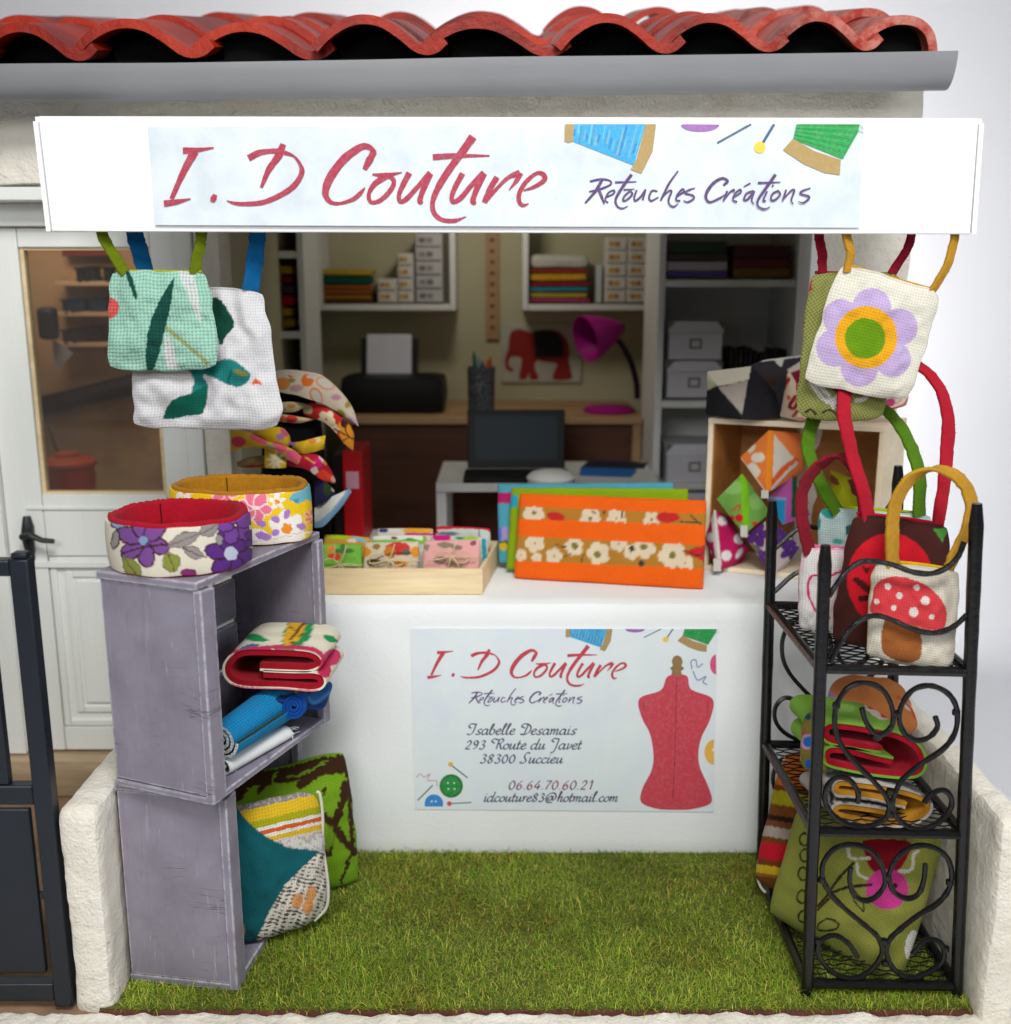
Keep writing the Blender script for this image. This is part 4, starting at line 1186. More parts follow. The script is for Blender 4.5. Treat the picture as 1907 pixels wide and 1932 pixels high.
# ================================================================== purple crates and what they hold
def crate(label, B, exdir, W_, L, z0, z1, seed):
    ex = np.array([math.sin(exdir), math.cos(exdir), 0.0]); ey = np.array([-ex[1], ex[0], 0.0]); B = np.array([B[0], B[1], 0.0])
    ez = np.array([0, 0, 1.0])
    t = empty('crate', B + ex * L / 2 + ey * W_ / 2 + ez * z0, label, 'crate', 'stacked purple wooden crates')
    rs = random.Random(seed)
    def board(name, a0, a1, b0, b1, c0, c1):
        j = lambda: rs.uniform(-.0015, .0015)
        f = lambda a, b_, c_: B + ex * (a + j()) + ey * (b_ + j()) + ez * (c_ + j())
        mb = MB(); mb.hexa([f(a0, b0, c0), f(a0, b1, c0), f(a1, b1, c0), f(a1, b0, c0)][::-1], [f(a0, b0, c1), f(a0, b1, c1), f(a1, b1, c1), f(a1, b0, c1)][::-1])
        return build(mb, name, M['crate_paint'], t, bevel=0.0025)
    tk = 0.018
    board('top_board', 0, L, 0.004, W_, z1 - tk, z1)
    board('bottom_board', 0.004, L, 0, W_, z0, z0 + tk)
    board('end_panel', 0.006, 0.022, .006, W_ - .004, z0 + tk + .001, z1 - tk - .001)
    board('end_panel', L - .024, L - 0.006, .004, W_ - .004, z0 + tk + .001, z1 - tk - .001)
    board('corner_post', 0.002, 0.052, -.006, .016, z0 + .004, z1 - tk - .0015)
    board('corner_post', L - .03, L - .001, -.006, .016, z0 + .004, z1 - tk - .0015)
    n = 4; h = (z1 - z0 - 2 * tk) / n
    for k in range(n):
        c0 = z0 + tk + .001 + k * h
        board('slat', 0.024, L - .026, W_ - .018, W_ - .003, c0 + (.007 if k else 0), c0 + h - (.007 if k < n - 1 else .002))
    board('batten', L * .5 - .02, L * .5 + .02, W_ - .0025, W_ + .008, z0 + tk, z1 - tk)
    return t
crate('upper purple painted crate with an open side, red bracelet on top', (-.685, -.735), R(21.5), .285, .527, .553, 1.095, 3)
crate('lower purple painted crate on the grass, cushions leaning out of it', (-.677, -.66), R(9), .286, .52, .004, .551, 5)

# ------------------------------------------------------------------ fabric cuffs on the upper crate
def cuff(label, cx_, cy_, z0, rx, ry, h, th, lining, base, paint, tw=0.0, seam=2.0, mat='cotton'):
    t = empty('fabric_bracelet', (cx_, cy_, z0), label, 'bracelet', 'fabric bracelets on the crate')
    na, nh = 420, 60
    for part in ('cover', 'lining'):
        mb = MB(); A = np.linspace(0, 2 * np.pi, na, endpoint=False)
        sq = lambda q: np.sign(q) * np.abs(q) ** 0.93
        def ring(off, z, wob=1.0):
            w = 0.0035 * vnoise(np.cos(A) * 2 + 3, np.sin(A) * 2 + z * 3, 4) * wob
            return np.stack([cx_ + (rx + off + w) * (sq(np.cos(A))) * math.cos(tw) - (ry + off + w) * sq(np.sin(A)) * math.sin(tw),
                             cy_ + (rx + off + w) * sq(np.cos(A)) * math.sin(tw) + (ry + off + w) * sq(np.sin(A)) * math.cos(tw),
                             np.full(na, z) + 0.003 * vnoise(np.cos(A) * 3, np.sin(A) * 3, 7)], -1)
        if part == 'cover':
            zz = np.linspace(0, 1, nh); bul = 0.004 * np.sin(zz * np.pi) ** .6
            G = np.array([ring(bul[i], z0 + .003 + (h - .012) * zz[i]) for i in range(nh)])
            G = np.concatenate([G, [ring(-.006, z0 + h - .010)]], 0)
            px, py = project(G)
            col = paint(Paint(px, py, base)).C
            per = (rx + ry) * math.pi
            uv = np.stack(np.meshgrid(np.linspace(0, h, nh + 1), A / (2 * np.pi) * per, indexing='ij'), -1)
            G2 = np.concatenate([G, G[:, :1]], 1); c2 = np.concatenate([col, col[:, :1]], 1)
            uv = np.concatenate([uv, np.stack([uv[:, 0, 0], np.full(nh + 1, per)], -1)[:, None]], 1)
            mb.grid(G2, c2, uv, flip=True)
            build(mb, 'cover', M[mat], t, angle=80)
        else:
            prof = [(-.004, .0), (-.004, h - .006), (-.006, h - .001), (-.010, h), (-.018, h - .002), (-th, h - .008), (-th, .004), (-.004, 0)]
            G = np.array([ring(o_, z0 + z, .6 if i in (0, 1) else 1.0) for i, (o_, z) in enumerate(prof)])
            fz = 0.0018 * vnoise(np.arange(na) * .7, np.zeros(na), 3)
            G[2:4, :, 2] += fz
            G = np.concatenate([G, G[:, :1]], 1)
            mb.grid(G, lining, None, flip=True)
            build(mb, 'lining', M['felt'], t, angle=80)
    mb = MB()   # butt joint of the felt ring
    x = cx_ + (rx - th - .0) * sq(math.cos(seam)); y = cy_ + (ry - th) * sq(math.sin(seam))
    mb.tube([(x, y - .001, z0 + h - .006), (x + .001, y - .001, z0 + h * .45)], .0014, 6, col=np.asarray(lining) * .25)
    build(mb, 'joint', M['felt'], t)
    return t
Zc = zoom(200, 1200, 900)
def p_purple(P):
    P.use(Zc, 6)
    out, pu, pu2, gr, lg, bl = c(66, 32, 42), c(124, 78, 148), c(92, 46, 132), c(150, 144, 140), c(138, 146, 66), c(128, 160, 196)
    P.ell(262, 460, 55, 45, 20, out).ell(262, 458, 48, 38, 20, bl)
    P.flower(400, 565, 145, 6, pu, bl, 20, out, .16, .46)
    P.flower(905, 640, 140, 6, pu2, c(196, 204, 224), 10, out, .28, .46)
    P.flower(930, 480, 105, 5, c(120, 70, 158), None, 40, out, .2, .5)
    P.line([(275, 640), (420, 600), (540, 590), (620, 600), (760, 665)], 11, out)
    P.leaf(635, 560, 210, 72, -22, gr, out, out); P.leaf(690, 635, 135, 62, 20, gr, out, out); P.leaf(780, 500, 130, 80, -32, gr, out, out)
    P.leaf(560, 690, 130, 100, 72, lg, out, out); P.leaf(335, 725, 170, 80, 55, lg, out, out); P.leaf(835, 560, 60, 40, 80, gr, out)
    P.ell(660, 752, 48, 24, 0, out).ell(660, 754, 40, 18, 0, c(150, 50, 120)); P.ell(240, 560, 26, 60, 10, out).ell(238, 560, 18, 50, 10, gr)
    P.flower(1040, 560, 60, 5, pu2, None, 0, out)
    return P
cuff('white bracelet with purple flowers and a red felt lining', -.772, -.548, 1.097, .163, .148, .124, .024, c(176, 22, 42), c(226, 218, 200), p_purple, R(-6), 2.15)
def p_yellow(P):
    P.use(Zc, 6)
    wh, pk, vi, og, tq, yl = c(250, 244, 236), c(242, 122, 150), c(176, 130, 206), c(242, 148, 48), c(110, 186, 204), c(246, 206, 28)
    P.ell(1060, 570, 90, 70, 20, wh); P.ell(1240, 560, 90, 40, -20, wh)
    P.flower(1040, 375, 95, 6, pk, None, 10, wh, .2, .5); P.flower(865, 290, 80, 5, pk, None, 0, wh)
    P.flower(1225, 497, 105, 6, wh, og, 20, None, .28, .5)
    for x, y, r_ in ((1225, 412, -70), (1160, 445, 40), (1080, 470, 10), (1075, 535, 10), (1310, 485, 0), (1160, 520, -40), (1105, 545, 0)): P.ell(x, y, 28, 20, r_, vi)
    P.poly([(1240,320),(1265,290),(1320,270),(1345,205),(1395,200),(1400,350),(1350,330),(1320,345),(1280,352)], tq, 4).poly([(1250,330),(1300,325),(1290,350)], c(60, 150, 190))
    P.flower(1170, 272, 48, 5, wh, og, 15, None, .36); P.flower(1170, 342, 46, 5, wh, og, 50, None, .32)
    P.ell(1372, 430, 40, 50, 0, c(250, 160, 90)); P.flower(1375, 430, 46, 7, c(244, 140, 74), None, 0, wh)
    P.flower(640, 280, 60, 5, wh, og, 0)
    P.line([(1000, 590), (1200, 560), (1400, 505)], 10, c(252, 240, 220)); P.line([(1000, 575), (1200, 546), (1400, 492)], 3, c(196, 170, 130))
    return P
cuff('yellow flowered bracelet with an ochre felt lining, behind the purple one', -.688, -.290, 1.097, .180, .125, .142, .022, c(178, 122, 28), c(246, 206, 28), p_yellow, R(-4), 1.95)

# ------------------------------------------------------------------ inside the upper crate
def p_floral(P):
    P.use(Zc, 5)
    g, y, br, wh = c(20, 150, 84), c(236, 180, 40), c(92, 54, 34), c(236, 230, 208)
    P.leaf(1290, 1085, 330, 150, -58, g).leaf(1270, 1085, 220, 100, -56, y)
    P.line([(1340, 1030), (1280, 1090), (1250, 1150), (1290, 1190)], 14, br); P.line([(1240, 1060), (1285, 1090)], 10, br); P.line([(1290, 1115), (1330, 1100)], 10, br)
    P.leaf(1040, 1125, 170, 45, 10, g).leaf(1480, 1130, 100, 40, 25, g).leaf(1000, 1185, 150, 40, -18, c(30, 120, 160))
    P.line([(900, 1210), (1080, 1185), (1350, 1185), (1440, 1240)], 26, c(206, 52, 96))
    P.ell(1480, 1240, 60, 45, -30, c(214, 60, 110)); P.ell(1440, 1300, 40, 60, 0, c(206, 46, 92)); P.line([(900,1400),(1100,1420),(1400,1430)], 14, c(214, 70, 110))
    return P
t = empty('folded_cloth', at(*Zc(1180, 1420), -.44), 'white floral cloth with red felt lining, folded up inside the upper crate', 'cloth', 'folded cloths for sale')
zig = [Zc(*q) for q in [(1070,1285),(1250,1292),(1350,1292),(1402,1262),(1340,1222),(1100,1210),(960,1218),(890,1282),(902,1352),(985,1385),(1200,1392),(1370,1405),(1420,1382),(1390,1348),(1250,1345),(1090,1338)]]
dv = np.array([.015, .20, 0.0])
build(fold_mb(zig, -.46, dv, .0145, c(168, 20, 38), None, 6), 'lining', M['felt'], t)
build(fold_mb(zig, -.463, dv, .0055, c(236, 230, 208), p_floral, 40, 14, off=-.0108), 'cover', M['cotton'], t, angle=70)
g_roll = 'rolled cloths in the upper crate'
cloth_thing('cloth_roll', 'bright blue rolled cloth with a white and olive core, lying in the upper crate', 'cloth', roll_mb((*Zc(846, 1716), -.61), (*Zc(1200, 1470), -.36), .050, .062, c(22, 138, 196), 3.0, .010, c(226, 230, 224), 1.0, c(104, 112, 50)), 'linen_coarse', g_roll)
cloth_thing('cloth_roll', 'white frayed roll of cloth under the blue roll', 'cloth', roll_mb((*Zc(852, 1872), -.605), (*Zc(1225, 1672), -.40), .038, .030, c(238, 242, 242), 1.6, .004, c(226, 230, 228), .8, c(210, 214, 206)), 'cotton', g_roll)
cloth_thing('cloth_roll', 'royal blue felt roll, its spiral end beside the bright blue roll', 'cloth', roll_mb((*Zc(1262, 1520), -.44), (*Zc(1330, 1470), -.28), .034, .030, c(22, 90, 178), 3.2, .009, c(16, 70, 150), 1.05, c(20, 40, 90)), 'felt', g_roll)
def p_blue(P):
    P.use(Zc); P.ell(1420, 1440, 90, 40, -40, c(44, 110, 190)); P.line([(1330,1440),(1380,1500),(1470,1440)], 20, c(70, 140, 210)); P.line([(1130,1415),(1250,1420),(1320,1465)], 16, c(176, 204, 60)); return P
cloth_thing('folded_cloth', 'dark blue printed cloth with a lime edge, laid under the red lined cloth', 'cloth', cushion_mb([(*Zc(880, 1370), -.30), (*Zc(1500, 1365), -.22), (*Zc(1440, 1545), -.40), (*Zc(1080, 1470), -.46)], .03, c(22, 52, 110), p_blue, 70, k=.2, seed=5), 'cotton', 'folded cloths for sale')
mb = MB(); rs = random.Random(5)
for k in range(26):
    s = rs.random(); a = at(*Zc(880 + 360 * s, 1930 - 215 * s - rs.uniform(0, 30)), -.60 + .2 * s) if k % 2 else at(*Zc(1245 + rs.uniform(-15, 20), 1660 + rs.uniform(-25, 40)), -.405)
    d = np.array([rs.uniform(-.012, .022), rs.uniform(-.015, .01), rs.uniform(-.02, .012)])
    mb.tube([a, a + d * .5 + [0, 0, .003], a + d], .0006, 4)
tag(build(mb, 'loose_thread', M['paper']), 'loose white threads fraying from the white cloth roll', 'thread', kind='stuff')

# ------------------------------------------------------------------ cushions leaning out of the lower crate
Zl = zoom(250, 1950, 900)
def p_teal(P):
    P.use(Zl, 4)
    X, Y = P.X, P.Y
    wh, dk = c(222, 216, 204), c(84, 78, 74)
    # dashed weave below
    d = np.sin(X * .16 + .06 * Y) * .5 + np.sin(Y * .28 - .05 * X + 1.2 * np.sin(X * .05)) * .8 + .8 * vnoise(X * .05, Y * .05, 3)
    P.C = np.where((d > .45)[..., None], dk, wh)
    for x, y in ((1180, 1050), (1258, 1008), (860, 1210), (1240, 1080)): P.ell(x, y, 30, 46, 15, c(220, 146, 70), .85)
    s_ = Y + .235 * (X - 1300); up = (Y < 770) & (X > 760)
    bands = [(430, c(140, 132, 128)), (505, c(214, 178, 36)), (548, c(164, 162, 26)), (568, c(226, 224, 216)), (592, c(208, 92, 44)), (612, c(228, 224, 214)), (642, c(216, 176, 46)), (900, c(206, 204, 198))]
    lo = -1e9
    for hi, col in bands:
        m_ = up & (s_ >= lo) & (s_ < hi); P.C[m_] = col; lo = hi
    tz = vnoise(X * .09, Y * .09, 9) > .25
    P.C[up & tz & ((s_ < 430) | (s_ > 650))] = c(176, 170, 164)
    P.poly([(690,470),(830,515),(900,600),(1000,680),(1130,742),(1312,762),(1220,842),(1105,960),(1030,1085),(965,1225),(930,1300),(700,1330)], c(14, 92, 100))
    P.poly([(760,560),(800,545),(795,640),(770,680)], c(226, 190, 150)); P.ell(850, 1235, 26, 60, 10, c(200, 150, 90))
    return P
cloth_thing('cushion', 'teal and striped cushion with white piping, leaning out of the lower crate', 'cushion', cushion_mb([(*Zl(600, 560), -.50), (*Zl(1312, 392), -.42), (*Zl(1362, 1140), -.41), (*Zl(760, 1330), -.50)], .10, c(220, 214, 200), p_teal, 190, k=.20, wr=.006, seed=2), 'linen_mid', 'cushions at the foot of the stall')
mb = MB(); mb.tube(spline([(*at(*Zl(x, y), -.425),) for x, y in ((1290,418),(1310,440),(1325,560),(1325,720),(1345,860),(1358,990),(1345,1090),(1280,1160))], 6), .0042, 8, col=c(226, 222, 212))
pp = build(mb, 'piping', M['cotton'], bpy.data.objects['cushion'])
def p_gb(P):
    P.use(Zl, 10)
    br = c(62, 38, 20)
    P.line([(740, 440), (830, 380), (960, 345), (1150, 320), (1300, 270), (1450, 250)], 84, br); P.line([(1200, 380), (1330, 300), (1450, 290)], 50, br)
    P.line([(1330, 560), (1400, 620), (1450, 700), (1510, 770)], 44, br); P.line([(1450, 380), (1440, 480), (1390, 620), (1350, 780)], 46, br)
    P.line([(1470, 260), (1480, 450), (1495, 720)], 26, br); P.line([(1490, 760), (1460, 860), (1430, 950)], 16, br); P.line([(780, 480), (850, 440), (880, 390)], 44, br)
    P.line([(1060, 310), (1040, 360), (1070, 400)], 12, c(126, 166, 36)); P.line([(1335, 400), (1330, 520)], 18, br); P.ell(1365, 690, 26, 70, 10, c(110, 148, 30)); P.ell(1355, 480, 60, 40, 0, c(124, 170, 34))
    P.line([(1130, 340), (1250, 300), (1350, 240)], 12, c(110, 150, 36)); P.line([(960,420),(1000,360),(930,320)], 30, br)
    return P
cloth_thing('cushion', 'lime green cushion with brown scrolls, standing against the counter', 'cushion', cushion_mb([(*Zl(560, 420), -.30), (*Zl(1460, 168), -.12), (*Zl(1545, 945), -.17), (*Zl(700, 1100), -.34)], .11, c(120, 164, 28), p_gb, 170, k=.12, wr=.007, seed=4), 'linen_mid', 'cushions at the foot of the stall')

# ------------------------------------------------------------------ hanging bags, left
Z3 = zoom(0, 600, 900)
def p_mint(P):
    P.use(Z3, 4)
    dk = c(20, 76, 66)
    P.poly([(715,285),(745,290),(790,430),(775,448),(750,380)], dk, 3)  # strap end and its shadow, painted into the print
    P.poly([(995,335),(1000,350),(978,500),(930,700),(885,850),(840,845),(842,700),(868,570),(925,440)], dk, 3)
    P.circ(622, 500, 62, c(214, 92, 88))
    P.poly([(1022,290),(1112,290),(1140,420),(1162,560),(1150,592),(1118,520)], c(206, 214, 210)); P.poly([(950,655),(985,690),(1032,850),(958,850),(942,760)], c(212, 216, 214))
    P.line([(960, 620), (1060, 700), (1190, 815)], 24, c(152, 164, 112))
    return P
YG, YW = -.262, -.198
def up_to(pts, Y, dx=0):   # continue a strap to the rail inside the sign box
    x0, y0 = pts[0]; x1, y1 = pts[1]
    return [(x0 + (x0 - x1) * .5 + dx, y0 - 62, Y)] + [(x, y, Y) for x, y in pts]
gst, bst = c(104, 120, 16), c(16, 96, 152)
bag('white linen tote bag printed with a teal bird and dark leaves, blue straps', [(*Z3(800, 378), YW), (*Z3(1520, 392), YW), (*Z3(1640, 1200), YW - .02), (*Z3(748, 1185), YW - .02)], .040, c(214, 214, 217),
    lambda P: P.use(Z3, 4).poly([(1215,450),(1245,440),(1290,480),(1335,560),(1345,605),(1300,660),(1270,720),(1240,640),(1205,520)], c(8, 66, 52), 3)
      .poly([(1225,700),(1300,720),(1310,880),(1200,1085),(1150,1090),(1210,940)], c(204, 200, 208))
      .poly([(1080,845),(1180,830),(1280,795),(1350,805),(1410,850),(1440,890),(1415,935),(1360,955),(1290,930),(1170,880),(1195,940),(1185,1000),(1100,1000),(1115,910)], c(26, 116, 112), 3)
      .line([(1310, 930), (1330, 860)], 10, c(14, 84, 88)).ell(1385, 872, 44, 14, 18, c(124, 116, 50))
      .poly([(1100,990),(1180,950),(1190,990),(1170,1100),(1080,1120),(960,1142),(940,1122),(990,1030)], c(4, 88, 72), 3).poly([(1448,938),(1470,900),(1512,940)], c(216, 98, 58)),
    [(up_to([Z3(775, 65), Z3(800, 160), Z3(838, 300), Z3(850, 420)], YW), bst), (up_to([Z3(1478, 65), Z3(1468, 200), Z3(1442, 400)], YW), bst)], 'linen_mid', None, 'tote bags hanging from the sign', 150, 3, .017, back=c(90, 150, 180), hw=.0215)
bag('mint green linen tote bag with dark leaves, hanging before the white one', [(*Z3(630, 285), YG), (*Z3(1198, 290), YG), (*Z3(1272, 850), YG), (*Z3(618, 858), YG)], .036, c(158, 206, 186), p_mint,
    [(up_to([Z3(585, 65), Z3(620, 140), Z3(668, 220), Z3(722, 305)], YG), gst), (up_to([Z3(1160, 65), Z3(1148, 150), Z3(1128, 230), Z3(1120, 305)], YG), gst)], 'linen_coarse', c(176, 176, 20), 'tote bags hanging from the sign', 140, 6, .008, back=c(176, 176, 20), hw=.0135)
# ================================================================== hanging bags, right
Z6 = zoom(1850, 600, 893); Zr = zoom(2000, 1100, 743); Zm = zoom(2000, 1750, 743, 1907); Zb = zoom(2000, 2200, 743)
YO, YL = -.205, -.275
red, dred, gold, grn = c(182, 26, 46), c(140, 28, 44), c(196, 146, 44), c(86, 130, 22)
def p_owl(P):
    P.use(Z6, 3)
    for a in ([(745, 935), (800, 1010), (850, 1050), (905, 1050)], [(800, 960), (850, 1010), (880, 1080)], [(770, 960), (830, 950)], [(850, 1050), (900, 1020)], [(1010, 1040), (1060, 1030), (1080, 1000)]): P.line(a, 24, c(222, 222, 216))
    P.poly([(840, 950), (1010, 960), (960, 1010), (900, 1000)], c(160, 28, 62)); P.line([(715, 1110), (745, 1090), (775, 1120)], 12, c(36, 44, 34)); P.line([(820, 1110), (855, 1095), (900, 1120)], 12, c(36, 44, 34))
    P.line([(742, 290), (745, 400)], 16, c(200, 30, 50))
    return P
bag('olive tote bag with red edge, hanging behind the lilac flower bag', [(*Z6(738, 295), YO), (*Z6(1285, 305), YO), (*Z6(1180, 1160), YO - .02), (*Z6(655, 1135), YO - .02)], .055, c(148, 152, 84), p_owl,
    [(up_to([Z6(795, 85), Z6(812, 180), Z6(815, 300)], YO), c(160, 22, 50)), (up_to([Z6(1330, 85), Z6(1290, 190), Z6(1210, 310)], YO), c(160, 22, 50))], 'linen_diag', c(190, 30, 50), 'tote bags hanging from the sign', 130, 8, .006, back=c(190, 30, 50), hw=.0135)
def p_flower(P):
    P.use(Z6, 3)
    lil = c(192, 170, 212)
    for x, y, r_ in ((1100, 500, 112), (1258, 615, 108), (1222, 800, 104), (1030, 850, 110), (885, 735, 108), (925, 560, 108)): P.circ(x, y, r_, lil)
    P.circ(1070, 680, 150, lil).circ(1068, 674, 180, c(232, 168, 30)).circ(1062, 680, 118, c(104, 148, 18))
    return P
bag('cream linen tote bag with a big lilac flower, hanging tilted at the right', [(*Z6(912, 238), YL), (*Z6(1512, 410), YL), (*Z6(1318, 1045), YL), (*Z6(690, 935), YL)], .034, c(224, 221, 206), p_flower,
    [(up_to([Z6(955, 85), Z6(978, 190), Z6(958, 300)], YL), gold), (up_to([Z6(1582, 85), Z6(1535, 260), Z6(1448, 410)], YL), gold)], 'linen_mid', c(214, 160, 20), 'tote bags hanging from the sign', 150, 9, .007, back=c(206, 150, 24), hw=.013, sag=.02)

# ================================================================== black iron rack
rack = empty('display_rack', (.93, -.42, 0), 'black wrought iron rack with heart scrolls and three mesh shelves', 'rack')
XL0, XL1, XR0, XR1 = .756, .727, 1.131, 1.062     # posts lean a little: foot and tip
YN, YF_ = -.665, -.175
ZT_L, ZT_R = 1.165, 1.262
def post(xa, xb, y, zt):
    mb = MB(); n = 26; zs = np.linspace(0.0, zt, n)
    P = [(xa + (xb - xa) * z / zt, y, z) for z in zs]
    r = [.0155 + .0016 * mnoise.noise(Vector((xa * 9, y * 7, z * 21))) for z in zs]; r[-1] = .011; r[-2] = .0165
    mb.tube(P, r, 12)
    build(mb, 'post', M['black_metal'], rack)
for xa, xb, zt in ((XL0, XL1, ZT_L), (XR0, XR1, ZT_R)):
    for y in (YN, YF_): post(xa, xb, y, zt)
def xl(z): return XL0 + (XL1 - XL0) * z / ZT_L
def xr(z): return XR0 + (XR1 - XR0) * z / ZT_R
for zs in (.868, .452, .035):
    a, b_ = xl(zs) + .012, xr(zs) - .012
    dz = -.008
    mb = MB()
    for P in ([(a, YN, zs), (b_, YN, zs + dz)], [(a, YF_, zs), (b_, YF_, zs + dz)], [(a - .012, YN, zs), (a - .012, YF_, zs)], [(b_ + .012, YN, zs + dz), (b_ + .012, YF_, zs + dz)]): mb.tube(np.array(P, float), .0125, 8)
    sh = build(mb, 'shelf', M['black_metal'], rack)
    WORLD[sh.name] = WORLD[rack.name]
    mb = MB(); nx, ny = 14, 26      # expanded metal mesh
    for j in range(ny):
        y0 = YN + .012 + (YF_ - YN - .024) * j / (ny - 1)
        P = [(a + (b_ - a) * i / nx, y0 + (.005 if (i + j) % 2 else -.005), zs + .006 + dz * i / nx) for i in range(nx + 1)]
        mb.tube(P, .0022, 4)
    build(mb, 'mesh', M['wire_mesh'], sh, smooth=False)
def wire(name, pts, r=.0072, Y=YN, closed=False):
    P = spline([at(x, y, Y) for x, y in pts], 7, closed)
    return MB().tube(P, r * (1 + .12 * vnoise(np.arange(len(P)) * .6, np.zeros(len(P)), 5)), 8, closed)
def part_wire(name, *curves, r=.0068):
    for cv in curves: build(wire(name, cv, r), name, M['black_metal'], rack)
part_wire('rail', [Zr(640, 1330), Zr(690, 1250), Zr(760, 1160), Zr(850, 1095), (1646, 1059), Zr(1080, 1110), Zr(1220, 1160), Zr(1350, 1172), Zr(1460, 1130), Zr(1540, 1050), Zr(1580, 950)],
          [Zr(650, 1790), Zr(700, 1690), Zr(760, 1590), Zr(850, 1500), Zr(960, 1465), Zr(1080, 1495), Zr(1230, 1560), Zr(1370, 1585), Zr(1500, 1545), Zr(1600, 1460)])
# heart scrolls of the two lower bays, near side
S1 = [[(868,440),(900,540),(960,615),(1030,615),(1085,540),(1075,420),(1010,310),(890,265),(770,300),(690,430),(685,590),(740,720),(850,850),(960,960),(1050,1080),(1045,1190),(960,1250),(830,1265),(700,1210),(620,1110),(620,1000),(690,925),(780,940),(840,1020),(840,1100)],
      [(1380,500),(1395,570),(1340,640),(1250,665),(1170,620),(1130,520),(1150,410),(1230,310),(1350,285),(1470,340),(1530,450),(1520,600),(1440,720),(1280,830),(1150,940),(1090,1060),(1085,1140),(1140,1230),(1250,1285),(1380,1250),(1480,1150),(1490,1060),(1430,1010),(1350,1040),(1300,1100)]]
S2 = [[(790,395),(785,500),(820,590),(890,625),(970,595),(1030,500),(1000,370),(920,270),(790,235),(670,270),(600,370),(600,480),(660,590),(760,690),(880,790),(980,880),(1010,980),(950,1090),(830,1165),(690,1140),(590,1050),(560,950),(610,885),(690,870),(780,930),(840,1020)],
      [(1310,370),(1300,480),(1260,580),(1180,610),(1090,560),(1060,450),(1110,330),(1210,255),(1330,245),(1440,300),(1490,400),(1480,530),(1400,640),(1270,720),(1140,820),(1060,900),(1040,980),(1080,1090),(1180,1160),(1300,1140),(1420,1060),(1440,960),(1380,900),(1300,910),(1220,1000)]]
part_wire('scroll', *[[Zm(*q) for q in cv] for cv in S1]); part_wire('scroll', *[[Zb(*q) for q in cv] for cv in S2])
for q in [Zm(1110, 480), Zm(1065, 1020), Zm(1065, 1180), Zm(690, 420), Zm(1525, 470)]: build(MB().lathe([(0, -.010), (.009, -.006), (.010, 0), (.009, .006), (0, .010)], at(*q, YN), 10), 'weld_bead', M['black_metal'], rack)
for q in [Zb(1045, 460), Zb(1025, 910), Zb(1030, 1060), Zb(590, 480), Zb(1480, 500), Zb(560, 905), Zb(1450, 960)]: build(MB().lathe([(0, -.010), (.009, -.006), (.010, 0), (.009, .006), (0, .010)], at(*q, YN), 10), 'weld_bead', M['black_metal'], rack)

# far side: same scrolls, shifted to the far posts
k = np.array([0, YF_ - YN, 0])
for cv, zf in [(S1[0], Zm), (S1[1], Zm), (S2[0], Zb), (S2[1], Zb)]:
    P = spline([at(*zf(*q), YN) for q in cv], 5) + k
    build(MB().tube(P, .0066, 6), 'scroll', M['black_metal'], rack)
for zz in (1.03, .905):
    P = spline([(xl(zz) + .01, YF_, zz), (xl(zz) + .08, YF_, zz + .06), (xl(zz) + .17, YF_, zz + .05), (xl(zz) + .26, YF_, zz + .045), (xr(zz) - .01, YF_, zz + .15)], 6)
    build(MB().tube(P, .0066, 6), 'rail', M['black_metal'], rack)

# ------------------------------------------------------------------ bags standing on the top shelf
ZS = .878
bag('pale mint tote bag with teal spots and green straps, at the back of the rack', [(*Zr(560, 703), -.25), (*Zr(1372, 757), -.27), (*Zr(1330, 1290), -.27), (*Zr(560, 1300), -.25)], .06, c(190, 216, 212),
    lambda P: P.use(Zr, 4).ell(625, 755, 50, 26, 35, c(46, 156, 150)).ell(566, 820, 16, 46, 0, c(50, 150, 146)).ell(775, 870, 22, 40, 10, c(20, 110, 100)).ell(700, 950, 40, 20, 0, c(90, 180, 170)),
    [([(*Z6(905, 1690), -.265), (*Z6(800, 1510), -.235), (*Z6(735, 1340), -.20), (*Z6(745, 1210), -.175), (*Z6(800, 1110), -.16), (*Z6(950, 1050), -.155), (*Z6(1120, 1065), -.16), (*Z6(1230, 1145), -.18), (*Z6(1320, 1290), -.22), (*Z6(1375, 1480), -.27), (*Z6(1375, 1710), -.28)], grn)], 'linen', c(176, 190, 30), 'tote bags on the rack', 90, 12, .005, back=c(176, 190, 30), hw=.022)
bag('white tote bag with a magenta scribble, left on the rack', [(*Zr(440, 985), -.375), (*Zr(830, 1000), -.37), (*Zr(800, 1600), -.39), (*Zr(420, 1560), -.40)], .07, c(218, 214, 212),
    lambda P: P.use(Zr, 4).line([(760,1140),(660,1185),(610,1215),(560,1185),(510,1200),(492,1280),(520,1380),(560,1440),(640,1480)], 17, c(196, 42, 104)).line([(440, 990), (640, 1010), (800, 1005)], 22, c(236, 190, 204)).ell(445, 1080, 20, 90, 0, c(232, 200, 208)),
    [([(*Zr(508, 1030), -.385), (*Zr(470, 880), -.38), (*Zr(447, 720), -.37), (*Zr(470, 560), -.36), (*Zr(560, 430), -.35), (*Zr(690, 365), -.34), (*Zr(790, 400), -.335), (*Zr(850, 520), -.335), (*Zr(880, 700), -.34), (*Zr(860, 1000), -.34)], dred)], 'linen', c(224, 130, 160), 'tote bags on the rack', 110, 14, .006, back=c(224, 130, 160), hw=.019)
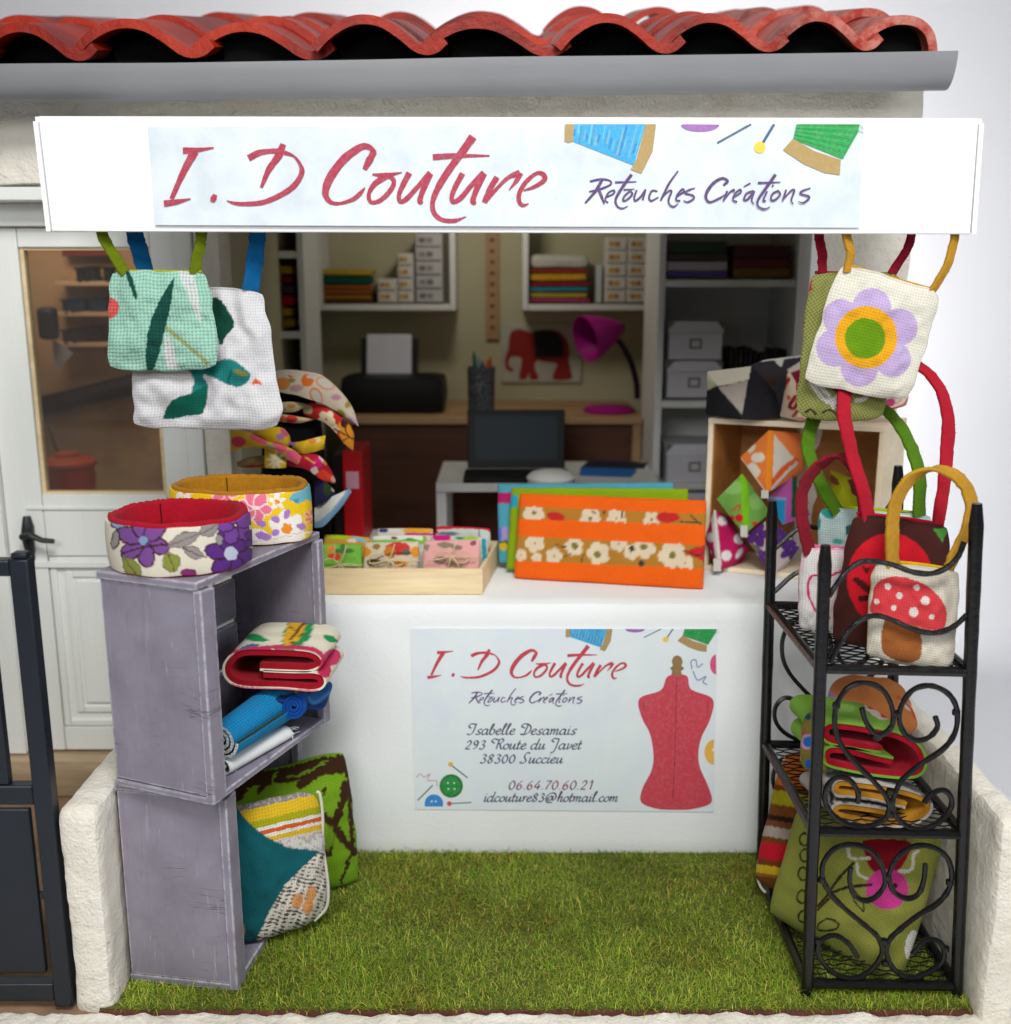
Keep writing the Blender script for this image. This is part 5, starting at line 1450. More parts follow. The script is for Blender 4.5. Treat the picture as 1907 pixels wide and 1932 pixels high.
bag('brown tote bag with a big red apple, behind the mushroom bag', [(*Zr(792, 745), -.48), (*Zr(1492, 838), -.47), (*Zr(1420, 1760), -.52), (*Zr(640, 1640), -.53)], .075, c(66, 30, 26),
    lambda P: P.use(Zr, 5).ell(1065, 1215, 300, 325, 0, c(200, 22, 38)).poly([(1365,855),(1470,858),(1430,960)], c(70, 140, 50)).line([(830, 1215), (930, 1295)], 46, c(70, 20, 22)).line([(860, 1345), (940, 1335), (1010, 1310)], 40, c(70, 20, 22)).poly([(870, 1120), (940, 1130), (900, 1180)], c(80, 20, 24)),
    [([(1640, 985, -.485), (1628, 925, -.46), (1606, 855, -.40), (1593, 790, -.32), (1594, 742, -.26), (1612, 704, -.24), (1680, 676, -.238), (1735, 692, -.25), (1772, 732, -.28), (1788, 790, -.33), (1786, 850, -.38), (1780, 915, -.43), (1768, 1000, -.46)], red)], 'cotton', c(196, 24, 44), 'tote bags on the rack', 120, 16, .006, back=c(196, 24, 44), hw=.020)
bag('linen tote bag with a red spotted mushroom, front of the rack', [(*Zr(942, 1085), -.595), (*Zr(1560, 1150), -.585), (*Zr(1490, 1870), -.63), (*Zr(890, 1745), -.63)], .075, c(210, 203, 186),
    lambda P: [P.use(Zr, 4), P.poly([(955,1265),(1000,1215),(1100,1190),(1200,1205),(1330,1260),(1420,1350),(1458,1440),(1440,1555),(1330,1562),(1200,1532),(1050,1492),(930,1440),(940,1350)], c(208, 62, 68), 3),
      P.poly([(1030,1490),(1150,1520),(1255,1540),(1287,1650),(1272,1760),(1200,1792),(1080,1765),(1005,1690)], c(154, 90, 42), 3)] and [P.circ(x, y, r_, c(224, 212, 204)) for x, y, r_ in ((1048,1260,23),(1250,1268,21),(1130,1325,23),(1310,1360,31),(1088,1412,19),(1228,1440,33),(1358,1472,20),(972,1365,19))] and P,
    [([(*Zr(1086, 1130), -.60), (*Zr(1080, 900), -.60), (*Zr(1100, 700), -.595), (*Zr(1190, 530), -.585), (*Zr(1370, 448), -.575), (*Zr(1540, 505), -.575), (*Zr(1625, 660), -.58), (*Zr(1600, 860), -.585), (*Zr(1520, 1030), -.59), (*Zr(1460, 1165), -.59)], gold)], 'linen', c(226, 186, 24), 'tote bags on the rack', 140, 18, .006, back=c(226, 186, 24), hw=.020)

# ------------------------------------------------------------------ folded cloths on the middle shelf
def folded(label, path, Y, dv, felt_c, cov_c, paint, fth=.0135, loc=None):
    t = empty('folded_cloth', at(*path[len(path) // 2], Y), label, 'cloth', 'folded cloths for sale')
    build(fold_mb(path, Y, dv, fth, felt_c, None, 5), 'lining', M['felt'], t)
    build(fold_mb(path, Y - .003, dv, .006, cov_c, paint, 36, 14, off=fth / 2 + .0035), 'cover', M['cotton'], t, angle=70)
    return t
g1 = [Zm(*q) for q in [(1010,722),(850,700),(690,672),(628,640),(618,595),(660,568),(780,575),(960,605),(1120,640),(1240,710),(1285,800),(1265,880),(1160,900),(950,880),(760,845),(650,815),(625,775),(660,735),(800,748),(960,790),(1080,815)]]
folded('lime green flowered cloth with thick red felt lining, on the middle shelf', g1, -.60, np.array([-.03, .17, .0]), c(172, 18, 40), c(124, 174, 60),
       lambda P: P.use(Zm, 5).poly([(890,405),(1000,420),(1070,470),(1050,520),(980,510),(920,470)], c(236, 216, 206), 3).ell(945, 432, 40, 18, 10, c(208, 30, 40)).ell(1030, 485, 40, 22, 20, c(208, 30, 40)).ell(1140, 560, 46, 16, 35, c(220, 214, 180)).ell(760, 440, 60, 30, 0, c(150, 196, 90)))
g2 = [Zm(*q) for q in [(1180,1112),(980,1060),(800,1035),(715,1028),(690,1000),(720,965),(860,980),(1040,1005),(1200,1040),(1305,1085),(1325,1150),(1250,1215),(1100,1245),(900,1230),(740,1195),(685,1160),(720,1128),(860,1140),(1050,1170)]]
folded('grey patterned cloth with ochre felt lining, at the bottom of the middle shelf', g2, -.61, np.array([-.03, .17, .0]), c(198, 138, 36), c(196, 190, 182),
       lambda P: P.use(Zm, 8).line([(640,900),(900,910),(1200,980),(1350,1080)], 44, c(92, 88, 90)).line([(700,1080),(900,1090),(1150,1150)], 26, c(86, 80, 84)).line([(650,950),(660,1100)], 30, c(70, 66, 70)), .0125)
cloth_thing('folded_cloth', 'orange flowered cloth folded behind the lime green one on the rack', 'cloth', cushion_mb([(*Zm(655, 235), -.26), (*Zm(1120, 270), -.26), (*Zm(1290, 640), -.42), (*Zm(590, 520), -.42)], .11, c(220, 138, 78),
       lambda P: P.use(Zm, 6).ell(650, 350, 50, 26, 30, c(190, 150, 196)).ell(1180, 420, 60, 20, 40, c(240, 226, 214)).line([(1120,360),(1200,430),(1245,520)], 16, c(226, 90, 40)).ell(800, 300, 40, 20, 0, c(232, 160, 100)), 80, k=.3, seed=7), 'cotton', 'folded cloths for sale')
cloth_thing('folded_cloth', 'olive cloth with blue dots ringed in pink, beside the left post of the rack', 'cloth', cushion_mb([(*Zm(470, 470), -.56), (*Zm(640, 480), -.56), (*Zm(640, 890), -.57), (*Zm(430, 860), -.57)], .07, c(128, 118, 48),
       lambda P: P.use(Zm, 3).circ(490, 675, 52, c(206, 150, 190)).circ(500, 675, 38, c(30, 110, 200)).circ(505, 830, 34, c(24, 100, 190)).circ(490, 500, 24, c(20, 70, 90)).circ(450, 610, 18, c(200, 40, 90)), 60, k=.35, seed=9), 'cotton', 'folded cloths for sale')
# ------------------------------------------------------------------ cushions in the bottom bay
def p_olive(P):
    P.use(Zb, 4)
    dk, wh = c(46, 46, 30), c(206, 206, 190)
    P.poly([(885,205),(1190,210),(1195,300),(1110,425),(950,425),(895,310)], c(134, 12, 32), 3); P.ell(1045, 545, 148, 142, 0, c(210, 62, 146))
    for q in ([(770,250),(785,320),(830,335)], [(835,370),(845,440),(900,470)], [(860,335),(920,330)], [(1165,430),(1220,400),(1228,310),(1260,280)], [(1130,420),(1190,420)]): P.line(q, 22, wh)
    P.line([(560,665),(620,600),(700,480),(810,365)], 20, dk); P.line([(640,580),(760,535),(930,515)], 20, dk)
    P.line([(790,545),(820,630),(878,700),(876,640),(835,580)], 12, dk, closed=True); P.line([(560,800),(630,752),(706,785),(670,828),(575,832)], 13, dk, closed=True); P.line([(560,690),(640,610)], 16, dk)
    for x, y, a in ((472, 312, 6), (460, 440, -4), (452, 600, 4), (462, 735, 20), (470, 200, 0)): P.ell(x, y, 34, 44, a, dk, ring=6)
    P.circ(1098, 522, 20, c(60, 20, 40)); P.ell(1215, 935, 44, 104, 12, c(226, 226, 220)); P.line([(240, 760), (330, 850), (480, 880)], 40, c(112, 106, 70))
    return P
cloth_thing('cushion', 'olive cushion with a pink and dark red owl print, in the bottom of the rack', 'cushion', cushion_mb([(*Zb(440, -90), -.36), (*Zb(1455, 190), -.50), (*Zb(1140, 1225), -.615), (*Zb(205, 715), -.40)], .12, c(144, 148, 66), p_olive, 190, k=.10, wr=.006, seed=12), 'linen', 'cushions at the foot of the stall')
def p_stripe(P):
    s_ = P.Y0 - .16 * (P.X0 - 1480)
    lo = -1e9
    for hi, col in ((1482, c(206, 112, 34)), (1493, c(112, 62, 26)), (1520, c(172, 164, 26)), (1541, c(122, 70, 28)), (1551, c(46, 30, 22)), (1563, c(124, 72, 34)), (1583, c(178, 164, 152)), (1594, c(122, 70, 30)), (1626, c(204, 26, 46)), (1638, c(130, 60, 26)), (1654, c(220, 186, 42)), (1660, c(160, 100, 30)), (9e9, c(120, 70, 26))):
        m_ = (s_ >= lo) & (s_ < hi); P.C[m_] = col; lo = hi
    return P
cloth_thing('cushion', 'striped cushion in red, ochre and brown beside the black rack', 'cushion', cushion_mb([(1478, 1415, -.22), (1600, 1450, -.26), (1545, 1715, -.30), (1418, 1660, -.26)], .09, c(120, 70, 26), p_stripe, 110, k=.15, wr=.005, seed=15), 'linen', 'cushions at the foot of the stall')
mb = MB(); mb.tube(spline([at(x, y, Y) for x, y, Y in ((1481,1425,-.225),(1468,1490,-.232),(1452,1560,-.24),(1432,1620,-.25),(1429,1655,-.258),(1440,1680,-.268),(1462,1690,-.278))], 6), .004, 8, col=c(224, 216, 204))
build(mb, 'piping', M['cotton'], bpy.data.objects['cushion.003'])
# ================================================================== goods on the counter
Zt = zoom(850, 1350, 600); Zs = zoom(1300, 1200, 900); Zp = zoom(1900, 950, 600); Zh = zoom(620, 980, 380, 1562)
zc = 0.8215
# balsa tray of tied packets
fl, fr_, br_, bl_ = [np.array(q) for q in ((-.63, .08, zc), (-.069, .08, zc), (-.0235, .43, zc), (-.60, .43, zc))]
up_ = np.array([0, 0, .080]); tkn = .011
tray = empty('wooden_tray', (-.33, .25, zc), 'shallow balsa wood tray holding the little tied cloth packets', 'tray')
def tboard(a, b_, inn, name):
    inn = unit(inn) * tkn; mb = MB(); mb.hexa([a, b_, b_ + inn, a + inn], [a + up_, b_ + up_, b_ + inn + up_, a + inn + up_]); build(mb, name, M['balsa'], tray, bevel=.0015)
tboard(fl, fr_, np.array([0, 1, 0]), 'tray_side'); tboard(bl_, br_, np.array([0, -1, 0]), 'tray_side')
e_ = np.array([0, tkn + .0005, 0])
tboard(fr_ + e_, br_ - e_, np.array([-1, 0, 0]), 'tray_side'); tboard(fl + e_, bl_ - e_, np.array([1, 0, 0]), 'tray_side')
mb = MB(); i_ = np.array([.012, .012, .0005]); mb.box((-.60, .093, zc + .0005), (-.075, .418, zc + .008)); build(mb, 'tray_floor', M['balsa'], tray, smooth=False)

def packet(label, q, base, paint, bow=None, n=70, seed=1):
    pts = np.array([w3(z) for z in q])
    t = empty('cloth_packet', (pts[:, 0].mean(), pts[:, 1].mean(), pts[:, 2].min()), label, 'packet', 'tied cloth packets in the tray')
    build(cushion_mb(q, .026, base, paint, n, 10, .5, .06, 6, 0, .002, seed), 'cloth', M['cotton'], t)
    if bow:
        x, y, Y = bow; mb = MB(); rs = random.Random(seed)
        f = lambda dx, dy, dY=0: at(*Zt(x + dx, y + dy), Y + dY)
        for cv in ([(0,0),(-60,-45),(-130,-30),(-150,20),(-90,35),(0,0)], [(0,0),(50,55),(120,50),(140,10),(70,-5),(0,0)], [(0,0),(-90,25),(-215,40)], [(0,0),(110,10),(230,5)], [(0,0),(30,-80),(55,-160)], [(0,0),(-10,40),(-20,80)], [(0,0),(40,40),(60,85)]):
            j = rs.uniform(.8, 1.15); mb.tube(spline([f(a * j, b_ * j, -.006 - .006 * math.sin(k * 1.3)) for k, (a, b_) in enumerate(cv)], 6), .0020, 6)
        build(mb, 'twine_bow', M['twine'], t)
    return t
pz = lambda pts, Y0, Y1: [(*Zt(*pts[0]), Y1), (*Zt(*pts[1]), Y1), (*Zt(*pts[2]), Y0), (*Zt(*pts[3]), Y0)]
packet('packet in pink woven cloth with a taupe print, twine bow, front of the tray', pz([(952,372),(1442,362),(1425,745),(935,745)], .125, .16), c(232, 172, 168),
       lambda P: P.use(Zt, 6).ell(1140, 410, 70, 26, 0, c(142, 128, 104)).ell(1240, 430, 50, 20, 0, c(142, 128, 104)).ell(1380, 395, 26, 20, 0, c(146, 80, 110)).ell(1090, 540, 60, 30, 0, c(150, 134, 110)).ell(1220, 580, 90, 22, 0, c(140, 126, 100)).ell(980, 430, 20, 30, 0, c(150, 134, 110)), (1188, 505, .118), seed=21)
packet('packet in cream cloth with red and orange flowers, twine bow, middle of the front row', pz([(442,388),(915,378),(895,745),(425,745)], .125, .16), c(214, 200, 172),
       lambda P: P.use(Zt, 6).ell(730, 440, 110, 56, 0, c(206, 60, 50)).ell(660, 470, 50, 50, 0, c(196, 120, 40)).ell(545, 425, 34, 24, 0, c(150, 120, 60)).ell(880, 470, 40, 50, 0, c(222, 148, 44)).ell(460, 470, 40, 40, 0, c(222, 148, 44)).ell(520, 560, 60, 30, 0, c(90, 70, 40)).ell(800, 470, 40, 30, 0, c(110, 100, 90)).ell(760, 570, 60, 30, 0, c(222, 140, 40)).line([(470,570),(640,490),(840,480)], 10, c(70, 60, 40)), (655, 538, .118), seed=22)
packet('packet in lime green cloth with red flowers, left end of the front row', pz([(60,400),(425,402),(418,745),(50,745)], .125, .16), c(122, 186, 70),
       lambda P: P.use(Zt, 6).ell(260, 460, 90, 22, 0, c(74, 124, 58)).ell(250, 440, 22, 50, 10, c(74, 124, 58)).ell(180, 510, 60, 34, 0, c(216, 70, 50)).ell(150, 450, 40, 40, 0, c(220, 150, 60)).line([(190,400),(180,530)], 8, c(200, 190, 150)), (230, 580, .118), seed=23)
packet('packet in white and green cloth behind the cream packet', pz([(505,330),(980,325),(970,745),(500,745)], .20, .225), c(226, 226, 214), lambda P: P.use(Zt, 5).line([(520,385),(980,385)], 40, c(130, 196, 70)).ell(700, 350, 30, 12, 0, c(120, 60, 60)).ell(840, 362, 60, 10, 0, c(90, 150, 60)).line([(960,340),(985,600)], 30, c(130, 190, 70)), seed=24)
packet('packet in magenta and green print behind the pink packet', pz([(1010,320),(1510,345),(1490,745),(1000,745)], .20, .225), c(206, 204, 186), lambda P: P.use(Zt, 5).ell(1110, 345, 80, 40, 0, c(206, 26, 124)).ell(1340, 355, 80, 20, 0, c(160, 200, 40)).line([(1470,370),(1480,560)], 40, c(40, 150, 170)).ell(1260, 350, 40, 12, 0, c(20, 130, 110)), seed=25)
packet('packet in yellow and blue floral cloth behind the lime green packet', pz([(90,318),(495,340),(490,745),(80,745)], .20, .225), c(210, 160, 60), lambda P: P.use(Zt, 5).ell(210, 330, 100, 28, 0, c(166, 200, 30)).ell(400, 362, 60, 18, 20, c(130, 190, 210)).ell(330, 375, 40, 16, 0, c(230, 220, 200)), seed=26)
packet('packet in white cloth with orange and navy, rear row of the tray', pz([(550,265),(1040,265),(1030,745),(545,745)], .29, .31), c(222, 214, 200), lambda P: P.use(Zt, 5).ell(605, 285, 40, 20, 0, c(50, 60, 110)).ell(900, 285, 140, 26, 0, c(222, 160, 50)).line([(800,318),(1040,318)], 24, c(206, 60, 120)), seed=27)
packet('packet in cream cloth edged with bright red, rear right of the tray', pz([(1050,245),(1530,262),(1520,745),(1045,745)], .29, .31), c(196, 206, 196), lambda P: P.use(Zt, 4).line([(1060,300),(1060,262),(1520,275),(1525,500)], 34, c(200, 26, 52)).ell(1160, 312, 90, 18, 0, c(110, 120, 130)).line([(1430,270),(1430,360)], 10, c(90, 100, 110)), seed=28)

# clutch purses leaning on one another
def slab(name, label, q, th, base, paint, mat, seed, group):
    return cloth_thing(name, label, 'purse', cushion_mb(q, th, base, paint, 150, 22, .5, .015, 8, 0, .0025, seed), mat, group)
gq = 'flat cloth purses on the counter'
def p_orange(P):
    P.use(Zs, 3)
    oc, cr, rd, ol, br, og = c(182, 126, 44), c(226, 208, 176), c(196, 42, 40), c(126, 116, 50), c(60, 40, 40), c(244, 102, 20)
    band1 = [(195,367),(1315,413),(1315,478),(195,435)]; band2 = [(195,540),(1320,592),(1320,730),(195,680)]
    P.poly(band1, oc); P.poly(band2, oc)
    for x, y, r_ in ((315,405,62),(640,440,64),(790,440,58),(990,445,46)): P.flower(x, y, r_, 5, cr, ol if x != 790 else None, 20, None, .2, .62)
    P.ell(440, 428, 52, 28, 10, rd).ell(1085, 432, 68, 32, 0, rd); P.line([(1150,455),(1240,462),(1280,470)], 8, br); P.line([(1215,420),(1270,470)], 8, br); P.line([(650,395),(670,412)], 9, br); P.line([(720,398),(722,412)], 10, br); P.line([(822,402),(824,430)], 9, br)
    for x, y, r_ in ((320,580,56),(240,650,36),(430,655,48),(545,600,54),(685,640,66),(800,580,50),(875,632,46),(950,605,66),(1110,650,80),(1185,695,48),(330,665,30)): P.flower(x, y, r_, 5, cr, None, x, None, .22, .66)
    for x, y in ((550,597),(680,645),(945,600),(1112,650)): P.circ(x, y, 20, ol)
    P.circ(878, 612, 17, c(56, 58, 60)).circ(932, 698, 18, c(56, 58, 60)); P.poly([(1185,630),(1315,595),(1320,690),(1240,660)], rd, 3)
    P.line([(440,590),(500,602)], 7, br); P.line([(485,660),(525,640)], 7, br); P.line([(600,645),(585,690)], 7, br); P.line([(1170,620),(1250,650),(1300,640)], 7, br)
    # flat ground again outside the two bands, so the flowers are cut by the seams
    X, Y = P.X, P.Y
    def lin(y0, y1): return y0 + (y1 - y0) * (X - 195) / 1120
    out = (Y < lin(367, 413)) | ((Y > lin(437, 480)) & (Y < lin(540, 590))) | (Y > lin(681, 731))
    P.C[out] = og
    return P
slab('cloth_purse', 'orange purse with two ochre flowered bands, front of the three purses', [(*Zs(233, 293), .335), (*Zs(1308, 335), .225), (*Zs(1290, 848), .135), (*Zs(200, 783), .255)], .030, c(244, 102, 20), p_orange, 'linen', 31, gq)
slab('cloth_purse', 'lime green purse showing behind the orange one', [(*Zs(186, 260), .385), (*Zs(1207, 267), .30), (*Zs(1180, 810), .23), (*Zs(155, 733), .315)], .030, c(140, 172, 18),
     lambda P: P.use(Zs, 2).poly([(180,305),(220,305),(220,375),(180,375)], c(40, 170, 196)), 'linen', 32, gq)
slab('cloth_purse', 'turquoise purse, rearmost of the three purses', [(*Zs(105, 240), .44), (*Zs(1120, 230), .38), (*Zs(1100, 760), .31), (*Zs(112, 697), .365)], .028, c(84, 168, 190),
     lambda P: P.use(Zs, 2).poly([(90,290),(300,290),(300,352),(90,352)], c(190, 36, 110)).poly([(90,490),(170,490),(170,560),(90,560)], c(90, 130, 210)).poly([(130,490),(170,490),(170,560),(130,560)], c(170, 150, 210)).ell(140, 595, 26, 30, 0, c(216, 190, 30)).line([(110,580),(150,572),(170,590)], 9, c(50, 40, 60)), 'linen', 33, gq)

# wooden display box and the little pyramid purses
rf, lf, rb = np.array([1.14, .16, 0]), np.array([.647, .365, 0]), np.array([1.282, .365, 0])
dp_ = rb - rf; lb = lf + dp_ * 1.0
zt_ = 1.322
box_ = empty('wooden_box', ((rf + lf) / 2 + [0, .1, zc]), 'open plywood display box set at an angle on the counter', 'box')
ux, uy = unit(lf - rf), unit(dp_)
Lx, Ly = np.linalg.norm(lf - rf), .245
def bb(name, x0, x1, y0, y1, z0, z1, mat):
    f = lambda a, b_, z: rf + ux * a + uy * b_ + np.array([0, 0, z])
    mb = MB(); mb.hexa([f(x0, y0, z0), f(x0, y1, z0), f(x1, y1, z0), f(x1, y0, z0)], [f(x0, y0, z1), f(x0, y1, z1), f(x1, y1, z1), f(x1, y0, z1)]); build(mb, name, M[mat], box_, bevel=.0015)
bb('top_board', 0, Lx, 0, Ly, zt_ - .018, zt_, 'ply'); bb('bottom_board', 0, Lx, 0, Ly, zc, zc + .016, 'ply')
bb('side_board', 0, .016, .001, Ly - .001, zc + .0165, zt_ - .0185, 'ply'); bb('side_board', Lx - .016, Lx, .001, Ly - .001, zc + .0165, zt_ - .0185, 'ply')
bb('back_board', .0165, Lx - .0165, Ly - .014, Ly - .002, zc + .0165, zt_ - .0185, 'ply_inside')
bb('inner_lining', .0165, .020, .006, Ly - .0145, zc + .0165, zt_ - .0185, 'ply_inside')
bb('inner_lining', Lx - .020, Lx - .0165, .006, Ly - .0145, zc + .0165, zt_ - .0185, 'ply_inside')
gp = 'little pyramid purses by the box'
def pyr(label, pts, base, paint, mat='cotton', tab=None, puff=.005):
    o = cloth_thing('pyramid_purse', label, 'purse', hull_mb(pts, base, paint, 34, puff), mat, gp)
    if tab:
        a, b_, Y, w = tab; A, B = at(*a, Y), at(*b_, Y); mb = MB()
        mb.hexa([A + [-w, -.003, 0], A + [w, -.003, 0], A + [w, .003, 0], A + [-w, .003, 0]], [B + [-w, -.003, 0], B + [w, -.003, 0], B + [w, .003, 0], B + [-w, .003, 0]], col=c(214, 210, 198))
        build(mb, 'zip_tab', M['linen'], o, smooth=False)
    return o
pyr('black and cream pyramid purse on the left end of the wooden box', [(*Zp(62, 186), .37), (*Zp(436, 140), .35), (*Zp(46, 560), .36), (*Zp(360, 600), .245), (*Zp(700, 590), .30), (*Zp(640, 330), .34)], c(34, 32, 36),
    lambda P: P.use(Zp, 4).poly([(40,170),(440,120),(418,258),(152,312),(60,262)], c(224, 216, 196)).poly([(40,250),(100,265),(140,300),(60,352),(40,340)], c(196, 194, 160)).poly([(152,320),(412,262),(360,556)], c(176, 166, 154)).ell(660, 270, 70, 40, 0, c(84, 50, 34)))
pyr('dark purse with cream patches behind the black and cream pyramid', [(*Zp(430, 130), .36), (*Zp(560, 84), .37), (*Zp(900, 40), .38), (*Zp(890, 180), .33), (*Zp(640, 540), .33), (*Zp(900, 540), .36)], c(58, 54, 60),
    lambda P: P.use(Zp, 4).poly([(640,80),(720,75),(700,150),(660,120)], c(226, 222, 206)).poly([(750,170),(860,100),(900,120),(890,190),(760,200)], c(226, 214, 202)).line([(480,100),(900,48)], 16, c(230, 228, 222)).ell(600, 270, 60, 50, 0, c(70, 46, 36)))
pyr('cream pyramid purse with red swirls on the wooden box', [(*Zp(750, 200), .29), (*Zp(690, 570), .29), (*Zp(850, 608), .22), (*Zp(1100, 560), .24), (*Zp(900, 150), .30), (*Zp(1040, 300), .34)], c(224, 202, 178),
    lambda P: P.use(Zp, 4).poly([(780,195),(900,150),(1000,260),(830,290)], c(140, 24, 58)).line([(760,250),(720,330),(700,400)], 34, c(160, 50, 24)).line([(820,400),(770,480),(810,500),(850,430)], 34, c(150, 40, 34)).line([(800,570),(850,520),(900,540)], 26, c(170, 60, 30)).ell(760, 410, 18, 22, 0, c(214, 84, 30)).line([(850,590),(930,600)], 16, c(214, 84, 30)).line([(835,290),(835,440)], 16, c(190, 30, 50)))
pyr('pink and cream striped purse on the right end of the wooden box', [(*Zp(1560, 480), .20), (*Zp(1800, 390), .22), (*Zp(1780, 480), .20), (*Zp(1500, 560), .21), (*Zp(1300, 470), .30), (*Zp(1640, 400), .30)], c(230, 220, 206),
    lambda P: P.use(Zp, 3).ell(1635, 455, 50, 34, -20, c(206, 70, 120)).line([(1620,515),(1740,480),(1800,410)], 16, c(206, 40, 50)).line([(1680,460),(1740,430)], 10, c(216, 150, 110)).line([(1040,590),(1250,570),(1500,530)], 14, c(206, 40, 60)))
pyr('orange pyramid purse with white spots, topmost of the pile in the box', [(*Z6(503, 1213), .24), (*Z6(488, 1580), .22), (*Z6(338, 1370), .29), (*Z6(668, 1388), .27), (*Z6(715, 1232), .36), (*Z6(712, 1450), .36)], c(240, 132, 62),
    lambda P: P.use(Z6, 3).poly([(535,1235),(660,1385),(600,1440),(525,1510)], c(222, 212, 196)).line([(662,1388),(590,1440),(505,1545)], 36, c(222, 96, 36)).line([(668,1402),(600,1462),(505,1575)], 16, c(232, 214, 214)).line([(512,1215),(500,1560)], 34, c(246, 144, 36)).ell(440, 1370, 40, 28, -10, c(236, 226, 206)).ell(415, 1445, 36, 46, -25, c(236, 226, 206)).ell(405, 1320, 30, 14, -50, c(226, 214, 190)).line([(345,1385),(480,1560)], 12, c(236, 206, 180)), tab=(Z6(480, 1560), Z6(480, 1605), .216, .011))
pyr('light green pyramid purse with red berries, under the orange one', [(*Zs(1512, 180), .27), (*Zs(1525, 530), .25), (*Zs(1366, 328), .31), (*Zs(1675, 405), .30), (*Zs(1600, 330), .40), (*Zs(1440, 390), .40)], c(118, 172, 78),
    lambda P: P.use(Zs, 3).ell(1460, 260, 60, 40, 0, c(146, 196, 108)).ell(1600, 340, 50, 50, 0, c(140, 188, 100)).line([(1515,185),(1528,300),(1530,480)], 40, c(124, 196, 26)).ell(1495, 435, 22, 22, 0, c(206, 34, 40)).ell(1450, 440, 18, 20, 30, c(206, 34, 40)).line([(1450,395),(1480,375),(1500,360),(1490,400)], 8, c(206, 34, 40)).ell(1550, 205, 18, 14, 0, c(196, 36, 40)).ell(1585, 468, 18, 14, 0, c(206, 60, 40)), tab=(Zs(1522, 478), Zs(1522, 545), .246, .011))
pyr('magenta pyramid purse with white dots, beside the orange purse', [(*Zs(1350, 388), .31), (*Zs(1378, 738), .285), (*Zs(1296, 560), .35), (*Zs(1550, 612), .34), (*Zs(1440, 430), .42), (*Zs(1500, 700), .40)], c(196, 22, 92),
    lambda P: P.use(Zs, 2).circ(1398, 452, 27, c(234, 228, 228)).circ(1332, 548, 27, c(224, 220, 220)).circ(1494, 556, 30, c(234, 228, 228)).circ(1422, 652, 30, c(234, 228, 228)).ell(1495, 640, 14, 34, 30, c(234, 228, 228)).circ(1320, 640, 18, c(230, 224, 224)).circ(1330, 440, 14, c(230, 220, 220)).line([(1345,392),(1362,560),(1378,700)], 32, c(222, 216, 208)), tab=(Zs(1368, 670), Zs(1368, 740), .280, .012))
pyr('purple flowered pyramid purse with a violet zip, beside the left rack post', [(*Zs(1668, 440), .265), (*Zs(1682, 770), .245), (*Zs(1528, 540), .30), (*Zs(1845, 600), .29), (*Zs(1740, 520), .39), (*Zs(1760, 720), .36)], c(206, 190, 190),
    lambda P: P.use(Zs, 4).flower(1600, 530, 70, 5, c(96, 46, 140), None, 0, c(60, 40, 70)).flower(1730, 540, 60, 5, c(96, 46, 140), None, 30, c(60, 40, 70)).flower(1640, 660, 50, 5, c(110, 60, 150), None, 10, c(60, 40, 70)).flower(1790, 620, 60, 5, c(90, 40, 130), None, 0, c(60, 40, 70)).leaf(1590, 610, 60, 30, 40, c(120, 110, 90), c(60, 40, 60)).line([(1664,445),(1678,560),(1684,720)], 34, c(146, 96, 214)), tab=(Zs(1684, 720), Zs(1684, 790), .238, .014))
pyr('pink and blue pyramid purse with a dark green zip, behind the green one', [(*Zs(1800, 185), .29), (*Zs(1745, 475), .28), (*Zs(1655, 330), .31), (*Zs(1905, 420), .32), (*Zs(1800, 330), .42)], c(188, 92, 168),
    lambda P: P.use(Zs, 3).poly([(1640,325),(1760,330),(1760,480),(1700,440)], c(36, 150, 206)).line([(1660,318),(1760,326)], 16, c(150, 160, 214)).line([(1815,190),(1812,330),(1808,420)], 28, c(20, 86, 52)))
pyr('lime yellow pyramid purse deep in the wooden box', [(*Z6(860, 1440), .33), (*Z6(1060, 1520), .30), (*Z6(1010, 1680), .25), (*Z6(870, 1660), .27), (*Z6(930, 1540), .24)], c(190, 196, 30),
    lambda P: P.use(Z6, 3).poly([(960,1500),(1010,1480),(1020,1600),(985,1580)], c(110, 50, 50)).ell(880, 1500, 40, 20, 40, c(140, 80, 50)))

